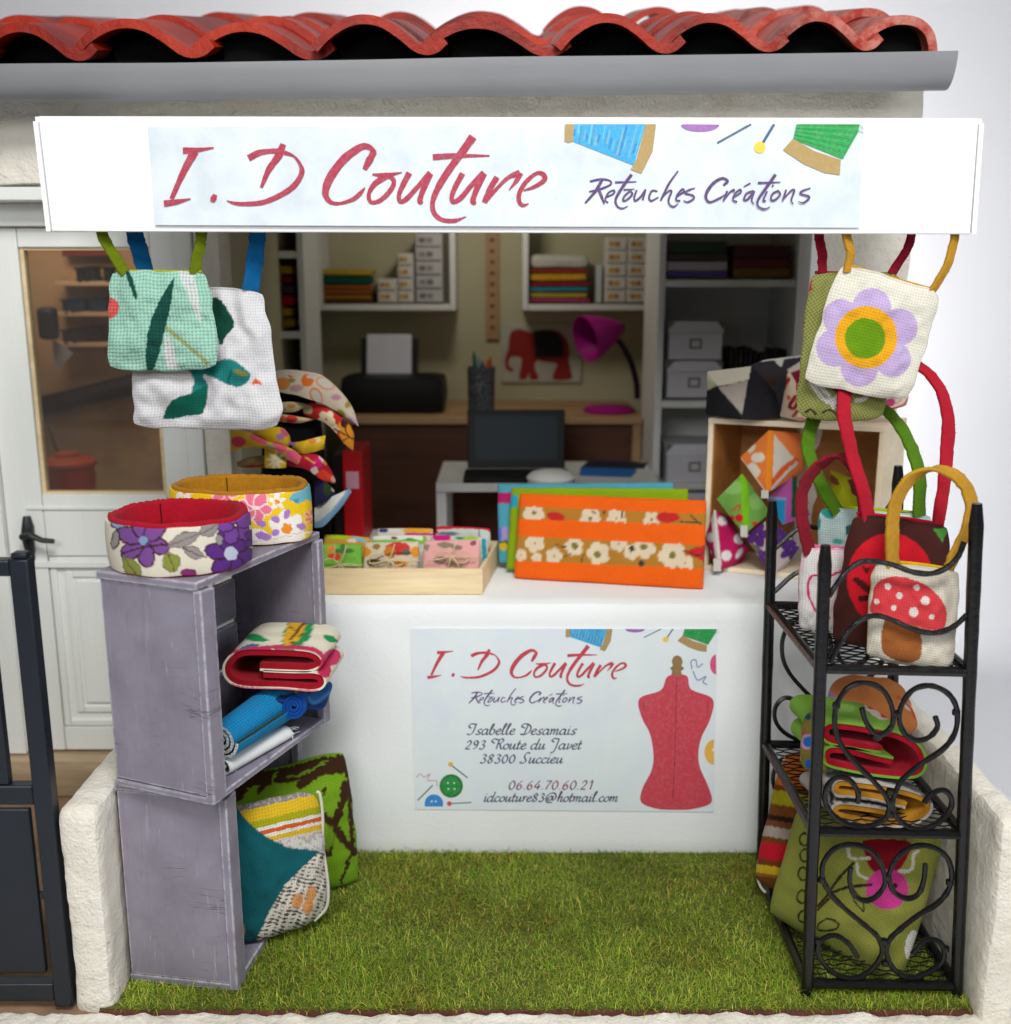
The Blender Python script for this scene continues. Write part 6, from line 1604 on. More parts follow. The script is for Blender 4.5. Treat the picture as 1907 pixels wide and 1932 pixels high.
# ------------------------------------------------------------------ headband stand at the left end of the counter
hs = empty('headband_stand', (-.665, .27, zc), 'black cone stand hung with flowered headbands, left end of the counter', 'stand')
mb = MB(); mb.lathe([(0, 0), (.105, 0), (.10, .02), (.092, .16), (.088, .34), (.078, .50), (.058, .60), (.03, .655), (0, .66)], (-.662, .27, zc), 40, sx=1.15); build(mb, 'cone', M['black_board'], hs)
def band(label, up, lo, Y, base, paint, curve=.03, mat='cotton', n=70):
    """a flat strip of cloth laid round the stand: traced upper and lower edges, bowed towards the viewer"""
    A = spline([Zh(*q) for q in up], 10); B = spline([Zh(*q) for q in lo], 10)
    rs = lambda P: np.stack([np.interp(np.linspace(0, 1, n), np.linspace(0, 1, len(P)), P[:, k]) for k in (0, 1)], -1)
    A, B = rs(A), rs(B); nv = 28; G = np.zeros((n, nv, 3))
    for i in range(n):
        s = i / (n - 1); Yv = Y - curve * math.sin(math.pi * min(1, max(0, s)))
        for j in range(nv):
            t = j / (nv - 1); p_ = A[i] * (1 - t) + B[i] * t
            G[i, j] = at(p_[0], p_[1], Yv - .008 * math.sin(math.pi * t) + .003 * math.sin(s * 9 + t * 3))
    px, py = project(G); col = paint(Paint(px, py, base)).C
    mb = MB(); uv = np.stack(np.meshgrid(np.linspace(0, .4, n), np.linspace(0, .06, nv), indexing='ij'), -1)
    mb.grid(G, col, uv); mb.grid(G + np.array([0, .004, 0]), np.asarray(base) * .9, uv, flip=True)
    return cloth_thing('headband', label, 'headband', mb, mat, 'headbands on the black stand')
band('cream headband with big orange outlined flowers, topmost on the stand', [(480,120),(650,95),(850,115),(1050,165),(1250,340),(1380,520),(1452,728)], [(520,330),(640,360),(760,380),(880,420),(1050,475),(1230,580),(1440,725)], .19, c(214, 200, 176),
     lambda P: P.use(Zh, 6).ell(600, 250, 90, 70, 0, c(222, 140, 64)).ell(760, 300, 80, 40, -10, c(190, 150, 150)).ell(700, 215, 40, 26, 0, c(150, 140, 70)).ell(690, 172, 28, 14, 10, c(226, 84, 30)).circ(880, 215, 70, c(226, 110, 40)).ell(980, 390, 100, 62, 60, c(226, 100, 36)).ell(980, 390, 84, 48, 60, c(206, 196, 180)).ell(1080, 250, 112, 62, 25, c(226, 100, 36)).ell(1080, 250, 98, 50, 25, c(206, 198, 182)).ell(930, 170, 60, 26, -8, c(202, 192, 176)).ell(1200, 405, 54, 36, 10, c(190, 140, 160)).ell(1240, 590, 60, 46, 20, c(146, 132, 40)).ell(1340, 480, 36, 50, 30, c(160, 146, 70)).ell(1395, 670, 60, 34, 40, c(204, 168, 176)), .06)
band('red headband with white blossoms and an ochre end, second from the top', [(820,500),(930,470),(1070,500),(1200,590),(1330,690),(1395,800),(1400,880)], [(840,600),(950,640),(1060,680),(1150,750),(1220,830),(1300,930),(1390,1000)], .20, c(190, 34, 34),
     lambda P: P.use(Zh, 6).poly([(1200,740),(1270,650),(1420,760),(1420,1020),(1290,930)], c(226, 148, 36)).ell(880, 540, 60, 50, 20, c(204, 180, 140)).flower(1090, 650, 100, 5, c(222, 206, 170), None, 20, None, .2, .6).flower(1180, 760, 60, 5, c(220, 204, 168), None).ell(1290, 690, 40, 50, 0, c(56, 30, 26)).line([(1180,760),(1280,810),(1360,850),(1410,880)], 16, c(74, 40, 24)).line([(1300,690),(1310,780),(1340,840)], 14, c(74, 40, 24)).line([(1270,890),(1340,850)], 14, c(74, 40, 24)), .05)
band('narrow cream headband, third from the top of the stand', [(540,470),(650,455),(760,460),(870,480)], [(540,560),(650,572),(760,560),(870,500)], .20, c(196, 178, 136), lambda P: P.use(Zh, 6).ell(700, 500, 50, 26, 0, c(170, 120, 60)).ell(600, 540, 40, 20, 0, c(150, 130, 80)), .03)
band('narrow red and cream headband under the cream one', [(540,590),(650,600),(800,625),(950,645)], [(540,670),(650,685),(800,690),(955,655)], .20, c(206, 178, 140), lambda P: P.use(Zh, 6).ell(700, 645, 70, 40, 0, c(196, 50, 40)).ell(600, 640, 40, 30, 0, c(200, 90, 50)), .03)
yp = lambda P: P.use(Zh, 8).ell(330, 870, 110, 40, 25, c(226, 84, 110)).ell(570, 960, 90, 50, 25, c(226, 90, 120)).ell(720, 1060, 90, 60, 30, c(226, 96, 126)).ell(580, 840, 44, 40, 0, c(176, 120, 180)).ell(710, 920, 44, 40, 0, c(176, 120, 180)).ell(620, 790, 60, 30, 50, c(216, 90, 120)).ell(110, 900, 80, 60, 0, c(216, 70, 90)).ell(470, 950, 60, 24, 20, c(150, 160, 110)).ell(930, 890, 40, 30, 0, c(222, 140, 60)).ell(1000, 870, 30, 40, 0, c(228, 200, 140)).ell(600, 1060, 60, 24, 30, c(130, 140, 70)).ell(820, 1010, 50, 30, 0, c(232, 190, 40)).flower(520, 1110, 100, 8, c(222, 214, 180), None, 10, None, .2, .3)
band('yellow and pink flowered headband with a knotted bow, middle of the stand', [(20,770),(200,790),(400,880),(560,930),(720,990),(830,1090),(890,1200)], [(30,1010),(200,965),(340,965),(480,1000),(620,1075),(760,1150),(880,1200)], .17, c(216, 172, 40), yp, .06)
band('yellow loop of the bow headband, upper left', [(240,790),(330,750),(480,735),(600,750),(670,820),(690,890)], [(300,840),(400,890),(480,930),(560,960),(640,960),(700,930)], .155, c(216, 176, 30), yp, .04)
band('yellow tail of the bow headband, hanging down', [(400,950),(480,965),(560,1000),(650,1080)], [(405,1190),(480,1195),(560,1195),(640,1190)], .15, c(218, 180, 34), yp, .02)
band('yellow loop of the bow headband, at the right', [(680,910),(800,900),(950,860),(1080,830)], [(740,1000),(820,1035),(930,1020),(1060,980)], .165, c(214, 174, 36), yp, .03)
band('crimson headband with white and magenta print, below the yellow one', [(640,1080),(800,1050),(960,1040),(1060,1100),(1130,1200),(1195,1330)], [(660,1170),(790,1190),(880,1215),(960,1270),(1050,1330),(1180,1370)], .17, c(176, 24, 52),
     lambda P: P.use(Zh, 8).ell(1080, 1090, 80, 50, 40, c(206, 196, 184)).ell(980, 1150, 60, 70, 40, c(206, 30, 110)).ell(1070, 1280, 90, 60, 30, c(216, 60, 34)).ell(960, 1220, 40, 40, 0, c(214, 200, 186)).line([(860,1070),(960,1140)], 12, c(226, 180, 70)).ell(1170, 1320, 30, 40, 0, c(206, 160, 150)).ell(1090, 1130, 30, 30, 0, c(190, 140, 50)), .05)
band('green and brown headband end at the left of the stand', [(90,1130),(200,1080),(320,1060),(420,1050)], [(100,1180),(200,1190),(320,1190),(420,1190)], .19, c(130, 96, 60), lambda P: P.use(Zh, 8).line([(100,1170),(260,1110),(400,1080)], 24, c(110, 110, 70)).line([(150,1190),(400,1160)], 26, c(140, 40, 40)), .02)
band('pale headband end with a blue edge, sticking out to the right', [(960,1640),(1100,1540),(1250,1470),(1345,1428),(1362,1440)], [(960,1860),(1060,1840),(1180,1720),(1290,1590),(1368,1470)], .185, c(206, 206, 198), lambda P: P.use(Zh, 6).line([(960,1850),(1080,1790),(1220,1640),(1330,1500),(1350,1430)], 90, c(132, 172, 204)), .03)
band('navy and green headband low on the stand', [(960,1350),(1040,1330),(1120,1380),(1180,1440)], [(960,1620),(1040,1590),(1120,1540),(1180,1500)], .18, c(34, 30, 70), lambda P: P.use(Zh, 8).ell(1110, 1420, 50, 90, 10, c(40, 60, 30)).ell(1180, 1430, 40, 30, 0, c(190, 170, 150)), .03)
# ================================================================== inside the shop
def boxes(name, mat, lst, parent=None, bevel=0.003, **kw):
    mb = MB()
    for lo, hi, *cc in lst: mb.box(lo, hi, cc[0] if cc else None)
    return build(mb, name, M[mat], parent, bevel=bevel, smooth=True, **kw)
def pxz(px, py, Y): return at(px, py, Y)
il = area_lamp('ceiling_light_source', (-0.15, 1.35, 2.30), (0.05, 2.1, 1.6), 0.2, 0.16, 3.0, (1.0, 0.93, 0.80))
for i, (px, lab) in enumerate(((762, 'round warm ceiling lamp above the left wall cabinet'), (1088, 'round warm ceiling lamp above the right wall cabinet'))):
    p_ = at(px, 436, 1.2); t = empty('ceiling_lamp', p_, lab, 'lamp', 'ceiling lamps')
    mb = MB(); mb.lathe([(0, 0), (.045, .002), (.052, .012), (.05, .03), (.0, .032)], p_, 28); build(mb, 'diffuser', M['lamp_glow'], t)
    mb = MB(); mb.lathe([(.012, .032), (.012, 2.385 - p_[2])], p_, 10); build(mb, 'stem', M['zinc'], t)
# wall cabinets
def cabinet(px0, px1, pyb, Yf, label):
    a, b_ = at(px0, pyb, Yf), at(px1, pyb, Yf); x0, x1, z0, z1, yb = a[0], b_[0], a[2], 2.2, 2.299
    t = empty('wall_cabinet', ((x0 + x1) / 2, Yf, z0), label, 'cabinet', 'white wall cabinets'); w = .028
    boxes('side_panel', 'white_paint', [((x0, Yf, z0), (x0 + w, yb, z1))], t); boxes('side_panel', 'white_paint', [((x1 - w, Yf, z0), (x1, yb, z1))], t)
    boxes('shelf', 'white_paint', [((x0 + w + .0005, Yf + .001, z0), (x1 - w - .0005, yb, z0 + w))], t); boxes('top_board', 'white_paint', [((x0 + w + .0005, Yf + .001, z1 - w), (x1 - w - .0005, yb, z1))], t)
    boxes('back_panel', 'wall_paint', [((x0 + w, yb - .012, z0 + w), (x1 - w, yb - .001, z1 - w))], t)
    return x0 + w, x1 - w, z0 + w
YB = 2.02
cabinet(597, 860, 586, YB, 'white open wall cabinet on the left, with green cloth and small drawers')
cabinet(985, 1241, 586, YB, 'white open wall cabinet on the right, with folded cloths and label drawers')
def stack(px0, px1, rows, Y, dep, where):
    for i, (y0, y1, col, nm) in enumerate(rows):
        a, b_ = at(px0 + (i * 3) % 5, y1, Y), at(px1 - (i * 5) % 7, y0, Y)
        q = [np.array([a[0], Y + dep / 2, b_[2]]), np.array([b_[0], Y + dep / 2, b_[2]]), np.array([b_[0], Y + dep / 2, a[2]]), np.array([a[0], Y + dep / 2, a[2]])]
        mb = MB(); rough_box(mb, (a[0], Y, a[2] + .001), (b_[0], Y + dep, b_[2]), .03, .003, .45 * (b_[2] - a[2]), i, 8)
        mb.c = [np.broadcast_to(col, (len(v), 3)) for v in mb.v]
        tag(build(mb, 'folded_cloth', M['felt']), f'{nm} folded cloth {where}', 'cloth', 'folded cloths on the inside shelves')
stack(601, 706, [(567, 571, c(120, 84, 40), 'dull brown'), (556, 566, c(164, 116, 44), 'ochre'), (546, 555, c(170, 96, 46), 'rust brown'), (538, 545, c(186, 104, 48), 'orange brown'), (521, 537, c(22, 92, 78), 'thick dark green'), (508, 520, c(206, 176, 60), 'mustard yellow')], YB + .03, .2, 'in the left cabinet stack')
boxes_m = [(563, 570, c(206, 82, 130), 'bright pink'), (552, 562, c(206, 176, 70), 'pale yellow'), (541, 551, c(64, 150, 170), 'turquoise'), (532, 540, c(176, 50, 56), 'dark red'), (516, 531, c(226, 176, 52), 'golden yellow'), (508, 515, c(180, 70, 50), 'brick red'), (480, 507, c(216, 214, 204), 'thick white')]
stack(996, 1114, boxes_m, YB + .03, .2, 'in the right cabinet stack')
# small drawers
def drawers(px0, px1, py0, py1, Y, cols, rows, body, tagc, label, tag2=None, name='drawer_unit'):
    a, b_ = at(px0, py1, Y), at(px1, py0, Y); x0, x1, z0, z1 = a[0], b_[0], a[2], b_[2]
    t = empty(name, ((x0 + x1) / 2, Y, z0), label, 'drawers', 'small drawer units')
    mb = MB(); mb.box((x0, Y + .012, z0), (x1, Y + .2, z1), body); build(mb, 'case', M['print'], t, bevel=.003)
    for r_ in range(rows):
        for k in range(cols):
            u0, u1 = x0 + (x1 - x0) * k / cols + .006, x0 + (x1 - x0) * (k + 1) / cols - .006; w0, w1 = z0 + (z1 - z0) * r_ / rows + .005, z0 + (z1 - z0) * (r_ + 1) / rows - .005
            mb = MB(); mb.box((u0, Y, w0), (u1, Y + .0115, w1), body); d = build(mb, 'drawer', M['print'], t, bevel=.002); WORLD[d.name] = WORLD[t.name]
            mb = MB(); h = w1 - w0; ww = u1 - u0
            for e in range(2): mb.box((u0 + ww * (.12 + .30 * e), Y - .003, w0 + h * .3), (u0 + ww * (.36 + .30 * e), Y - .0005, w0 + h * .72), tagc[(r_ + k + e) % len(tagc)])
            build(mb, 'label_tag', M['print'], d)
wht = c(208, 204, 196); gd = [c(196, 150, 40), c(170, 120, 40)]
drawers(1140, 1226, 448, 571, YB + .02, 2, 5, wht, gd, 'white drawer unit with gold labels, right cabinet')
drawers(712, 748, 526, 571, YB + .02, 1, 2, wht, gd, 'low white drawer unit with gold labels, left cabinet')
drawers(750, 779, 478, 571, YB + .02, 1, 4, wht, gd, 'tall narrow drawer unit with gold labels, left cabinet')
drawers(784, 834, 440, 571, YB + .02, 1, 5, c(188, 184, 186), [c(110, 108, 112), c(140, 136, 130)], 'grey patterned drawer unit at the right of the left cabinet')
mb = MB(); mb.box(tuple(at(1124, 571, YB + .03)), tuple(at(1136, 500, YB + .03) + [0, .15, 0]), c(190, 200, 196)); tag(build(mb, 'white_book', M['print'], bevel=.002), 'white upright book between the cloths and the label drawers', 'book')
# wooden yardstick
a, b_ = at(917, 640, 2.28), at(941, 400, 2.28); t = empty('yardstick', ((a[0] + b_[0]) / 2, 2.28, a[2]), 'wooden measuring stick hung upright on the back wall', 'ruler')
boxes('stick', 'desk_wood', [((a[0], 2.275, a[2]), (b_[0], 2.298, b_[2]))], t)
mb = MB()
for k in range(12):
    z = a[2] + .05 + k * .052; mb.box((a[0] + .022, 2.2715, z), (a[0] + .040, 2.2745, z + .014), c(70, 50, 36))
build(mb, 'scale_marks', M['print'], t, smooth=False)
M['card_grey'] = plain('card_grey', c(186, 186, 174), 0.8)
# elephant picture
pe = empty('elephant_picture', at(1020, 722, 2.27), 'pale card picture of a red elephant with a dark blanket', 'picture')
a, b_ = at(946, 722, 2.28), at(1098, 612, 2.28); boxes('card', 'card_grey', [((a[0], 2.284, a[2]), (b_[0], 2.298, b_[2]))], pe)
Ze = zoom(1200, 600, 750)
def fp(pts, col, l): 
    V = np.array([at(*Ze(*q), 2.283 - l) for q in pts]); return V
mb = MB()
el = spline([(480,760),(540,745),(620,770),(700,750),(800,760),(860,820),(880,900),(872,960),(890,1040),(885,1090),(770,1095),(770,1040),(790,985),(720,975),(650,965),(640,1020),(665,1085),(610,1095),(595,1050),(580,1090),(530,1090),(540,1010),(545,950),(500,935),(465,950),(460,1000),(490,1020),(480,1040),(440,1020),(432,950),(455,880),(460,810)], 5, True)
mb.add(fp([tuple(q) for q in el], None, .0), [tuple(range(len(el)))], c(150, 34, 26))
build(mb, 'elephant_shape', M['print'], pe, smooth=False)
mb = MB(); bl2 = [(630,760),(700,750),(790,765),(840,830),(835,940),(640,945),(635,860)]; mb.add(fp(bl2, None, .001), [tuple(range(len(bl2)))], c(26, 24, 26)); build(mb, 'blanket_shape', M['print'], pe, smooth=False)
# desk
zd = at(1000, 788, 1.62)[2]
desk = empty('desk', (0.02, 1.62, .12), 'brown wooden work desk along the back wall', 'desk')
boxes('desk_top', 'desk_wood', [((-.72, 1.62, zd - .03), (.60, 2.298, zd))], desk); boxes('front_panel', 'brown_wood', [((-.70, 1.68, .12), (.58, 1.70, zd - .0305))], desk)
boxes('leg', 'desk_wood', [((-.72, 1.64, .12), (-.6805, 1.6795, zd - .0305))], desk); boxes('leg', 'desk_wood', [((.5605, 1.64, .12), (.60, 1.6795, zd - .0305))], desk)
# printer
Yp = 1.74; a, b_ = at(640, 782, Yp), at(838, 712, Yp); zp0 = zd + .001
pr = empty('printer', ((a[0] + b_[0]) / 2, Yp, zp0), 'black desktop printer with a sheet of paper in its rear feeder', 'printer')
mb = MB(); rough_box(mb, (a[0], Yp, zp0), (b_[0], Yp + .3, b_[2]), .05, 0, .03, 1); mb.c = [np.broadcast_to(c(22, 22, 23), (len(v), 3)) for v in mb.v]; build(mb, 'body', M['plastic'], pr)
a, b_ = at(680, 712, Yp + .2), at(787, 640, Yp + .2)
mb = MB(); mb.hexa([(a[0], Yp + .2, a[2] - .02), (b_[0], Yp + .2, a[2] - .02), (b_[0], Yp + .215, a[2] - .02), (a[0], Yp + .215, a[2] - .02)], [(a[0], Yp + .26, b_[2]), (b_[0], Yp + .26, b_[2]), (b_[0], Yp + .275, b_[2]), (a[0], Yp + .275, b_[2])], c(30, 32, 32)); build(mb, 'paper_feeder', M['plastic'], pr)
mb = MB(); mb.hexa([(a[0] + .03, Yp + .19, a[2] - .01), (b_[0] - .03, Yp + .19, a[2] - .01), (b_[0] - .03, Yp + .193, a[2] - .01), (a[0] + .03, Yp + .193, a[2] - .01)], [(a[0] + .03, Yp + .248, b_[2] + .02), (b_[0] - .03, Yp + .248, b_[2] + .02), (b_[0] - .03, Yp + .251, b_[2] + .02), (a[0] + .03, Yp + .251, b_[2] + .02)], c(206, 206, 218)); build(mb, 'paper_sheet', M['print'], pr)
# pen pot
Yq = 1.70; p_ = at(908, 776, Yq); p_[2] = zd + .001
pp_ = empty('pen_pot', p_, 'dark speckled pen pot with coloured pencils on the desk', 'pen pot')
top = at(908, 692, Yq)[2]; h = top - p_[2]
m, nt, b = new_mat('speckled'); nt.links.new(ramp(nt, tex(nt, 160, 2), [(0.52, c(40, 42, 52)), (0.6, c(120, 126, 140))]), b.inputs['Base Color'])
mb = MB(); mb.lathe([(0, 0), (.058, 0), (.062, h), (.054, h), (.05, .01), (0, .01)], p_, 28); build(mb, 'pot', m, pp_)
for dx, dy, tl_, col in ((-.022, 0, .07, c(30, 90, 70)), (-.008, .015, .045, c(120, 150, 170)), (.018, -.005, .035, c(190, 110, 40)), (.028, .012, .045, c(180, 60, 60)), (.004, -.012, .03, c(50, 60, 110))):
    mb = MB(); A = p_ + [dx * .6, dy, .02]; B = p_ + [dx * 1.5, dy, h + tl_]; mb.tube([A, A + (B - A) * .9, B], [.009, .009, .002], 6, col=col); build(mb, 'pencil', M['plastic'], pp_)
# pink lamp
Zq = zoom(1200, 600, 750); Yl = 1.82
lp = empty('desk_lamp', at(*Zq(1180, 1290), Yl), 'magenta desk lamp with a black bent arm', 'lamp')
mg = c(160, 18, 126)
pb = at(*Zq(1150, 1270), Yl); pb[2] = zd + .001
mb = MB(); mb.lathe([(0, 0), (.115, 0), (.118, .012), (.10, .024), (0, .028)], pb, 40, c(170, 22, 130)); build(mb, 'base', M['plastic'], lp)
mb = MB(); P = spline([at(*Zq(x, y), Yl) for x, y in ((1345,1225),(1340,1120),(1310,1000),(1265,900),(1215,820))], 6); mb.tube(P, .014, 10, col=c(34, 36, 42)); build(mb, 'arm', M['plastic'], lp)
A = at(*Zq(1205, 740), Yl); B = at(*Zq(1030, 800), Yl - .06); ax = unit(B - A); e1 = unit(np.cross(ax, [0, 1, 0])); e2 = np.cross(ax, e1)
prof = [(.025, -.02), (.05, .02), (.075, .07), (.098, .13), (.105, .17), (.10, .17), (.07, .07), (.03, .01)]
V, Fc = [], []; nn_ = len(prof)
for k in range(32):
    an = 2 * math.pi * k / 32
    for r_, d_ in prof: V.append(A + ax * d_ + r_ * (math.cos(an) * e1 + math.sin(an) * e2))
for k in range(32):
    for i in range(nn_ - 1): Fc.append((k * nn_ + i, k * nn_ + i + 1, ((k + 1) % 32) * nn_ + i + 1, ((k + 1) % 32) * nn_ + i))
mb = MB(); mb.add(np.array(V), Fc, mg); build(mb, 'shade', M['plastic'], lp)
mb = MB(); mb.lathe([(0, -.03), (.03, -.02), (.034, 0), (.03, .02), (0, .03)], A, 16, c(120, 20, 96)); build(mb, 'joint', M['plastic'], lp)
# white table with a laptop, in front of the desk
Yt = 1.0; a = at(822, 912, Yt); zt2 = a[2]
tb = empty('white_table', (.2, 1.2, .12), 'white table under the laptop', 'table')
boxes('table_top', 'white_paint', [((a[0], Yt, zt2 - .035), (.60, 1.5, zt2))], tb)
for x in (a[0], .56):
    for y in (Yt + .01, 1.45): boxes('leg', 'white_paint', [((x, y, .12), (x + .04, y + .04, zt2 - .0355))], tb)
Yk = 1.22; a, b_ = at(882, 905, Yk), at(1067, 776, Yk)
lt = empty('laptop', ((a[0] + b_[0]) / 2, Yk, zt2), 'open black laptop with a dark screen on the white table', 'laptop')
mb = MB(); mb.box((a[0] - .01, Yk - .22, zt2 + .001), (b_[0] + .01, Yk, zt2 + .018), c(24, 25, 27)); build(mb, 'keyboard_base', M['plastic'], lt, bevel=.004)
z1 = b_[2]
mb = MB(); mb.hexa([(a[0], Yk, zt2 + .019), (b_[0], Yk, zt2 + .019), (b_[0], Yk + .012, zt2 + .019), (a[0], Yk + .012, zt2 + .019)], [(a[0], Yk + .05, z1), (b_[0], Yk + .05, z1), (b_[0], Yk + .062, z1), (a[0], Yk + .062, z1)], c(22, 23, 25)); build(mb, 'lid', M['plastic'], lt, bevel=.004)
f = lambda s, t_: np.array([a[0] + (b_[0] - a[0]) * s, Yk - .0015 + .05 * t_, zt2 + .019 + (z1 - zt2 - .019) * t_])
mb = MB(); mb.add(np.array([f(.08, .14), f(.92, .14), f(.92, .90), f(.08, .90)]), [(0, 1, 2, 3)], c(34, 48, 58)); build(mb, 'screen', M['plastic'], lt, smooth=False)
# round white stool back, blue leaflets
p_ = at(1040, 905, .82)
mb = MB(); mb.lathe([(0, .028), (.04, .026), (.075, .016), (.092, 0), (.085, -.02), (.0, -.02)], (p_[0], .82, p_[2] + .01), 36)
st = empty('stool', (p_[0], .82, .12), 'white round topped stool behind the purses', 'stool'); build(mb, 'seat', M['white_paint'], st)
mb = MB(); mb.lathe([(.02, .12), (.02, p_[2] - .01)], (p_[0], .82, 0), 12); build(mb, 'leg', M['white_paint'], st)
def leaflet(lab, pts, Y, col, stripe):
    q = [np.array([*at(x, y, Y + dy)]) for x, y, dy in pts]
    mb = MB(); e = np.array([0, 0, .012]); mb.hexa(q, [v + e for v in q], col)
    o = tag(build(mb, 'booklet', M['print'], bevel=.002), lab, 'booklet', 'booklets on the white table')
leaflet('bright blue booklet lying on the white table', [(1092, 900, -.05), (1190, 906, -.08), (1208, 890, .12), (1098, 884, .14)], 1.2, c(36, 112, 190), 0)
leaflet('dark navy booklet behind the blue one on the white table', [(1095, 887, .10), (1215, 888, .12), (1222, 876, .30), (1110, 874, .30)], 1.2, c(24, 34, 52), 0)
# red binder behind the headbands
a, b_ = at(650, 1010, .62), at(682, 852, .62)
bn = empty('red_binder', ((a[0] + b_[0]) / 2, .62, .83), 'upright red binder with a pale label, right of the headbands', 'binder')
mb = MB(); mb.box((a[0], .62, .83), (b_[0], .86, b_[2]), c(180, 22, 30)); build(mb, 'cover', M['plastic'], bn, bevel=.004)
mb = MB(); mb.box((a[0] + .012, .6165, b_[2] - .13), (b_[0] - .012, .6195, b_[2] - .07), c(206, 150, 170)); build(mb, 'spine_label', M['print'], bn, smooth=False)
mb = MB(); mb.box((a[0] - .035, .63, .83), (a[0] - .002, .86, b_[2] - .01), c(30, 22, 24)); tag(build(mb, 'black_binder', M['plastic'], bevel=.004), 'black binder touching the red binder', 'binder')
mb = MB(); mb.box((-.56, .602, .80), (.95, .66, .8285)); mb.box((-.56, .66, .80), (-.36, .9, .8285)); build(mb, 'inner_sill', M['white_paint'], shop, bevel=.003)
# bookcases
def bookcase(x0, x1, Yf, dep, zs, z1, label, div=None, back='white_paint'):
    t = empty('bookcase', ((x0 + x1) / 2, Yf, .12), label, 'bookcase', 'white bookcases'); w = .028
    boxes('side_panel', 'white_paint', [((x0, Yf, .12), (x0 + w, Yf + dep, z1))], t); boxes('side_panel', 'white_paint', [((x1 - w, Yf, .12), (x1, Yf + dep, z1))], t)
    for z in zs: boxes('shelf', 'white_paint', [((x0 + w + .0005, Yf + .002, z - w), (x1 - w - .0005, Yf + dep - .012, z))], t)
    boxes('back_panel', back, [((x0 + w, Yf + dep - .0115, .12), (x1 - w, Yf + dep, z1))], t)
Yc = 1.3; zz = [at(1300, y, Yc)[2] for y in (528, 757, 912)]
x0, x1 = at(1240, 600, Yc)[0], at(1512, 600, Yc)[0]
bookcase(x0, x1, Yc, .42, zz + [.30, .62], 2.2, 'white bookcase at the right, with file boxes and magazines')
def filebox(lab, px0, px1, py0, py1, Y):
    a, b_ = at(px0, py1, Y), at(px1, py0, Y); x0, x1, z0, z1 = a[0], b_[0], a[2], b_[2]
    t = empty('file_box', ((x0 + x1) / 2, Y, z0), lab, 'file box', 'white file boxes in the bookcase'); h = z1 - z0
    mb = MB(); mb.box((x0 + .004, Y, z0 + .001), (x1 - .004, Y + .24, z0 + h * .70), c(206, 206, 216)); build(mb, 'box', M['print'], t, bevel=.003)
    mb = MB(); mb.box((x0, Y - .004, z0 + h * .705), (x1, Y + .244, z1), c(212, 212, 222)); build(mb, 'lid', M['print'], t, bevel=.003)
    for s, xa in ((1, x0), (-1, x1)):
        mb = MB(); mb.prism([(0, 0), (.03 * s, 0), (0, -.034)] if s < 0 else [(0, -.034), (.03, 0), (0, 0)], (xa, Y - .006, z1), (1, 0, 0), (0, 0, 1), -.003, c(120, 112, 96)); build(mb, 'corner_plate', M['print'], t, smooth=False)
    xm, zm = (x0 + x1) / 2, z0 + h * .42; mb = MB()
    for lo, hi in (((-.024, -.02), (.024, -.013)), ((-.024, .013), (.024, .02)), ((-.024, -.0125), (-.017, .0125)), ((.017, -.0125), (.024, .0125))): mb.box((xm + lo[0], Y - .005, zm + lo[1]), (xm + hi[0], Y - .0005, zm + hi[1]), c(124, 118, 106))
    build(mb, 'label_frame', M['print'], t, smooth=False)
filebox('white file box with a metal label frame, upper of the stacked pair', 1259, 1366, 606, 679, Yc + .03)
filebox('white file box with a metal label frame, lower of the stacked pair', 1256, 1363, 681, 751, Yc + .03)
filebox('white file box on the lower shelf of the bookcase', 1255, 1366, 838, 911, Yc + .03)
filebox('white file box on the bottom shelf, behind the purses', 1255, 1366, 930, 1000, Yc + .03)
rs = random.Random(4)
def mags(px0, px1, rows, Y, where):
    for y0, y1, col, nm in rows:
        a, b_ = at(px0, y1, Y), at(px1, y0, Y); mb = MB(); mb.box((a[0], Y, a[2] + .001), (b_[0], Y + .25, b_[2]), col)
        tag(build(mb, 'magazine', M['print'], bevel=.002), f'{nm} magazine {where}', 'magazine', 'magazines in the right bookcase')
mags(1258, 1372, [(512, 524, c(90, 70, 150), 'violet'), (494, 511, c(176, 170, 176), 'pale grey'), (478, 493, c(60, 54, 58), 'charcoal'), (455, 477, c(40, 62, 44), 'dark green')], Yc + .03, 'in the left pile on the top shelf')
mags(1384, 1492, [(506, 524, c(120, 84, 36), 'brown'), (488, 505, c(96, 30, 34), 'dark red'), (462, 487, c(70, 30, 30), 'maroon')], Yc + .03, 'in the right pile on the top shelf')
for k in range(13):
    px = 1374 + k * 9.2; a, b_ = at(px, 751, Yc + .05), at(px + 8.2, 655 + rs.uniform(0, 16), Yc + .05); cc = [c(52, 30, 30), c(30, 46, 34), c(70, 60, 46), c(34, 34, 44), c(60, 44, 60)][k % 5]
    mb = MB(); mb.box((a[0], Yc + .05, a[2] + .001), (b_[0], Yc + .23, b_[2]), cc); nm = ['dark brown', 'bottle green', 'olive brown', 'blue black', 'dull purple'][k % 5]
    tag(build(mb, 'book', M['print'], bevel=.002), f'{nm} book in the upright row beside the stacked file boxes', 'book', f'{nm} books in the upright row')
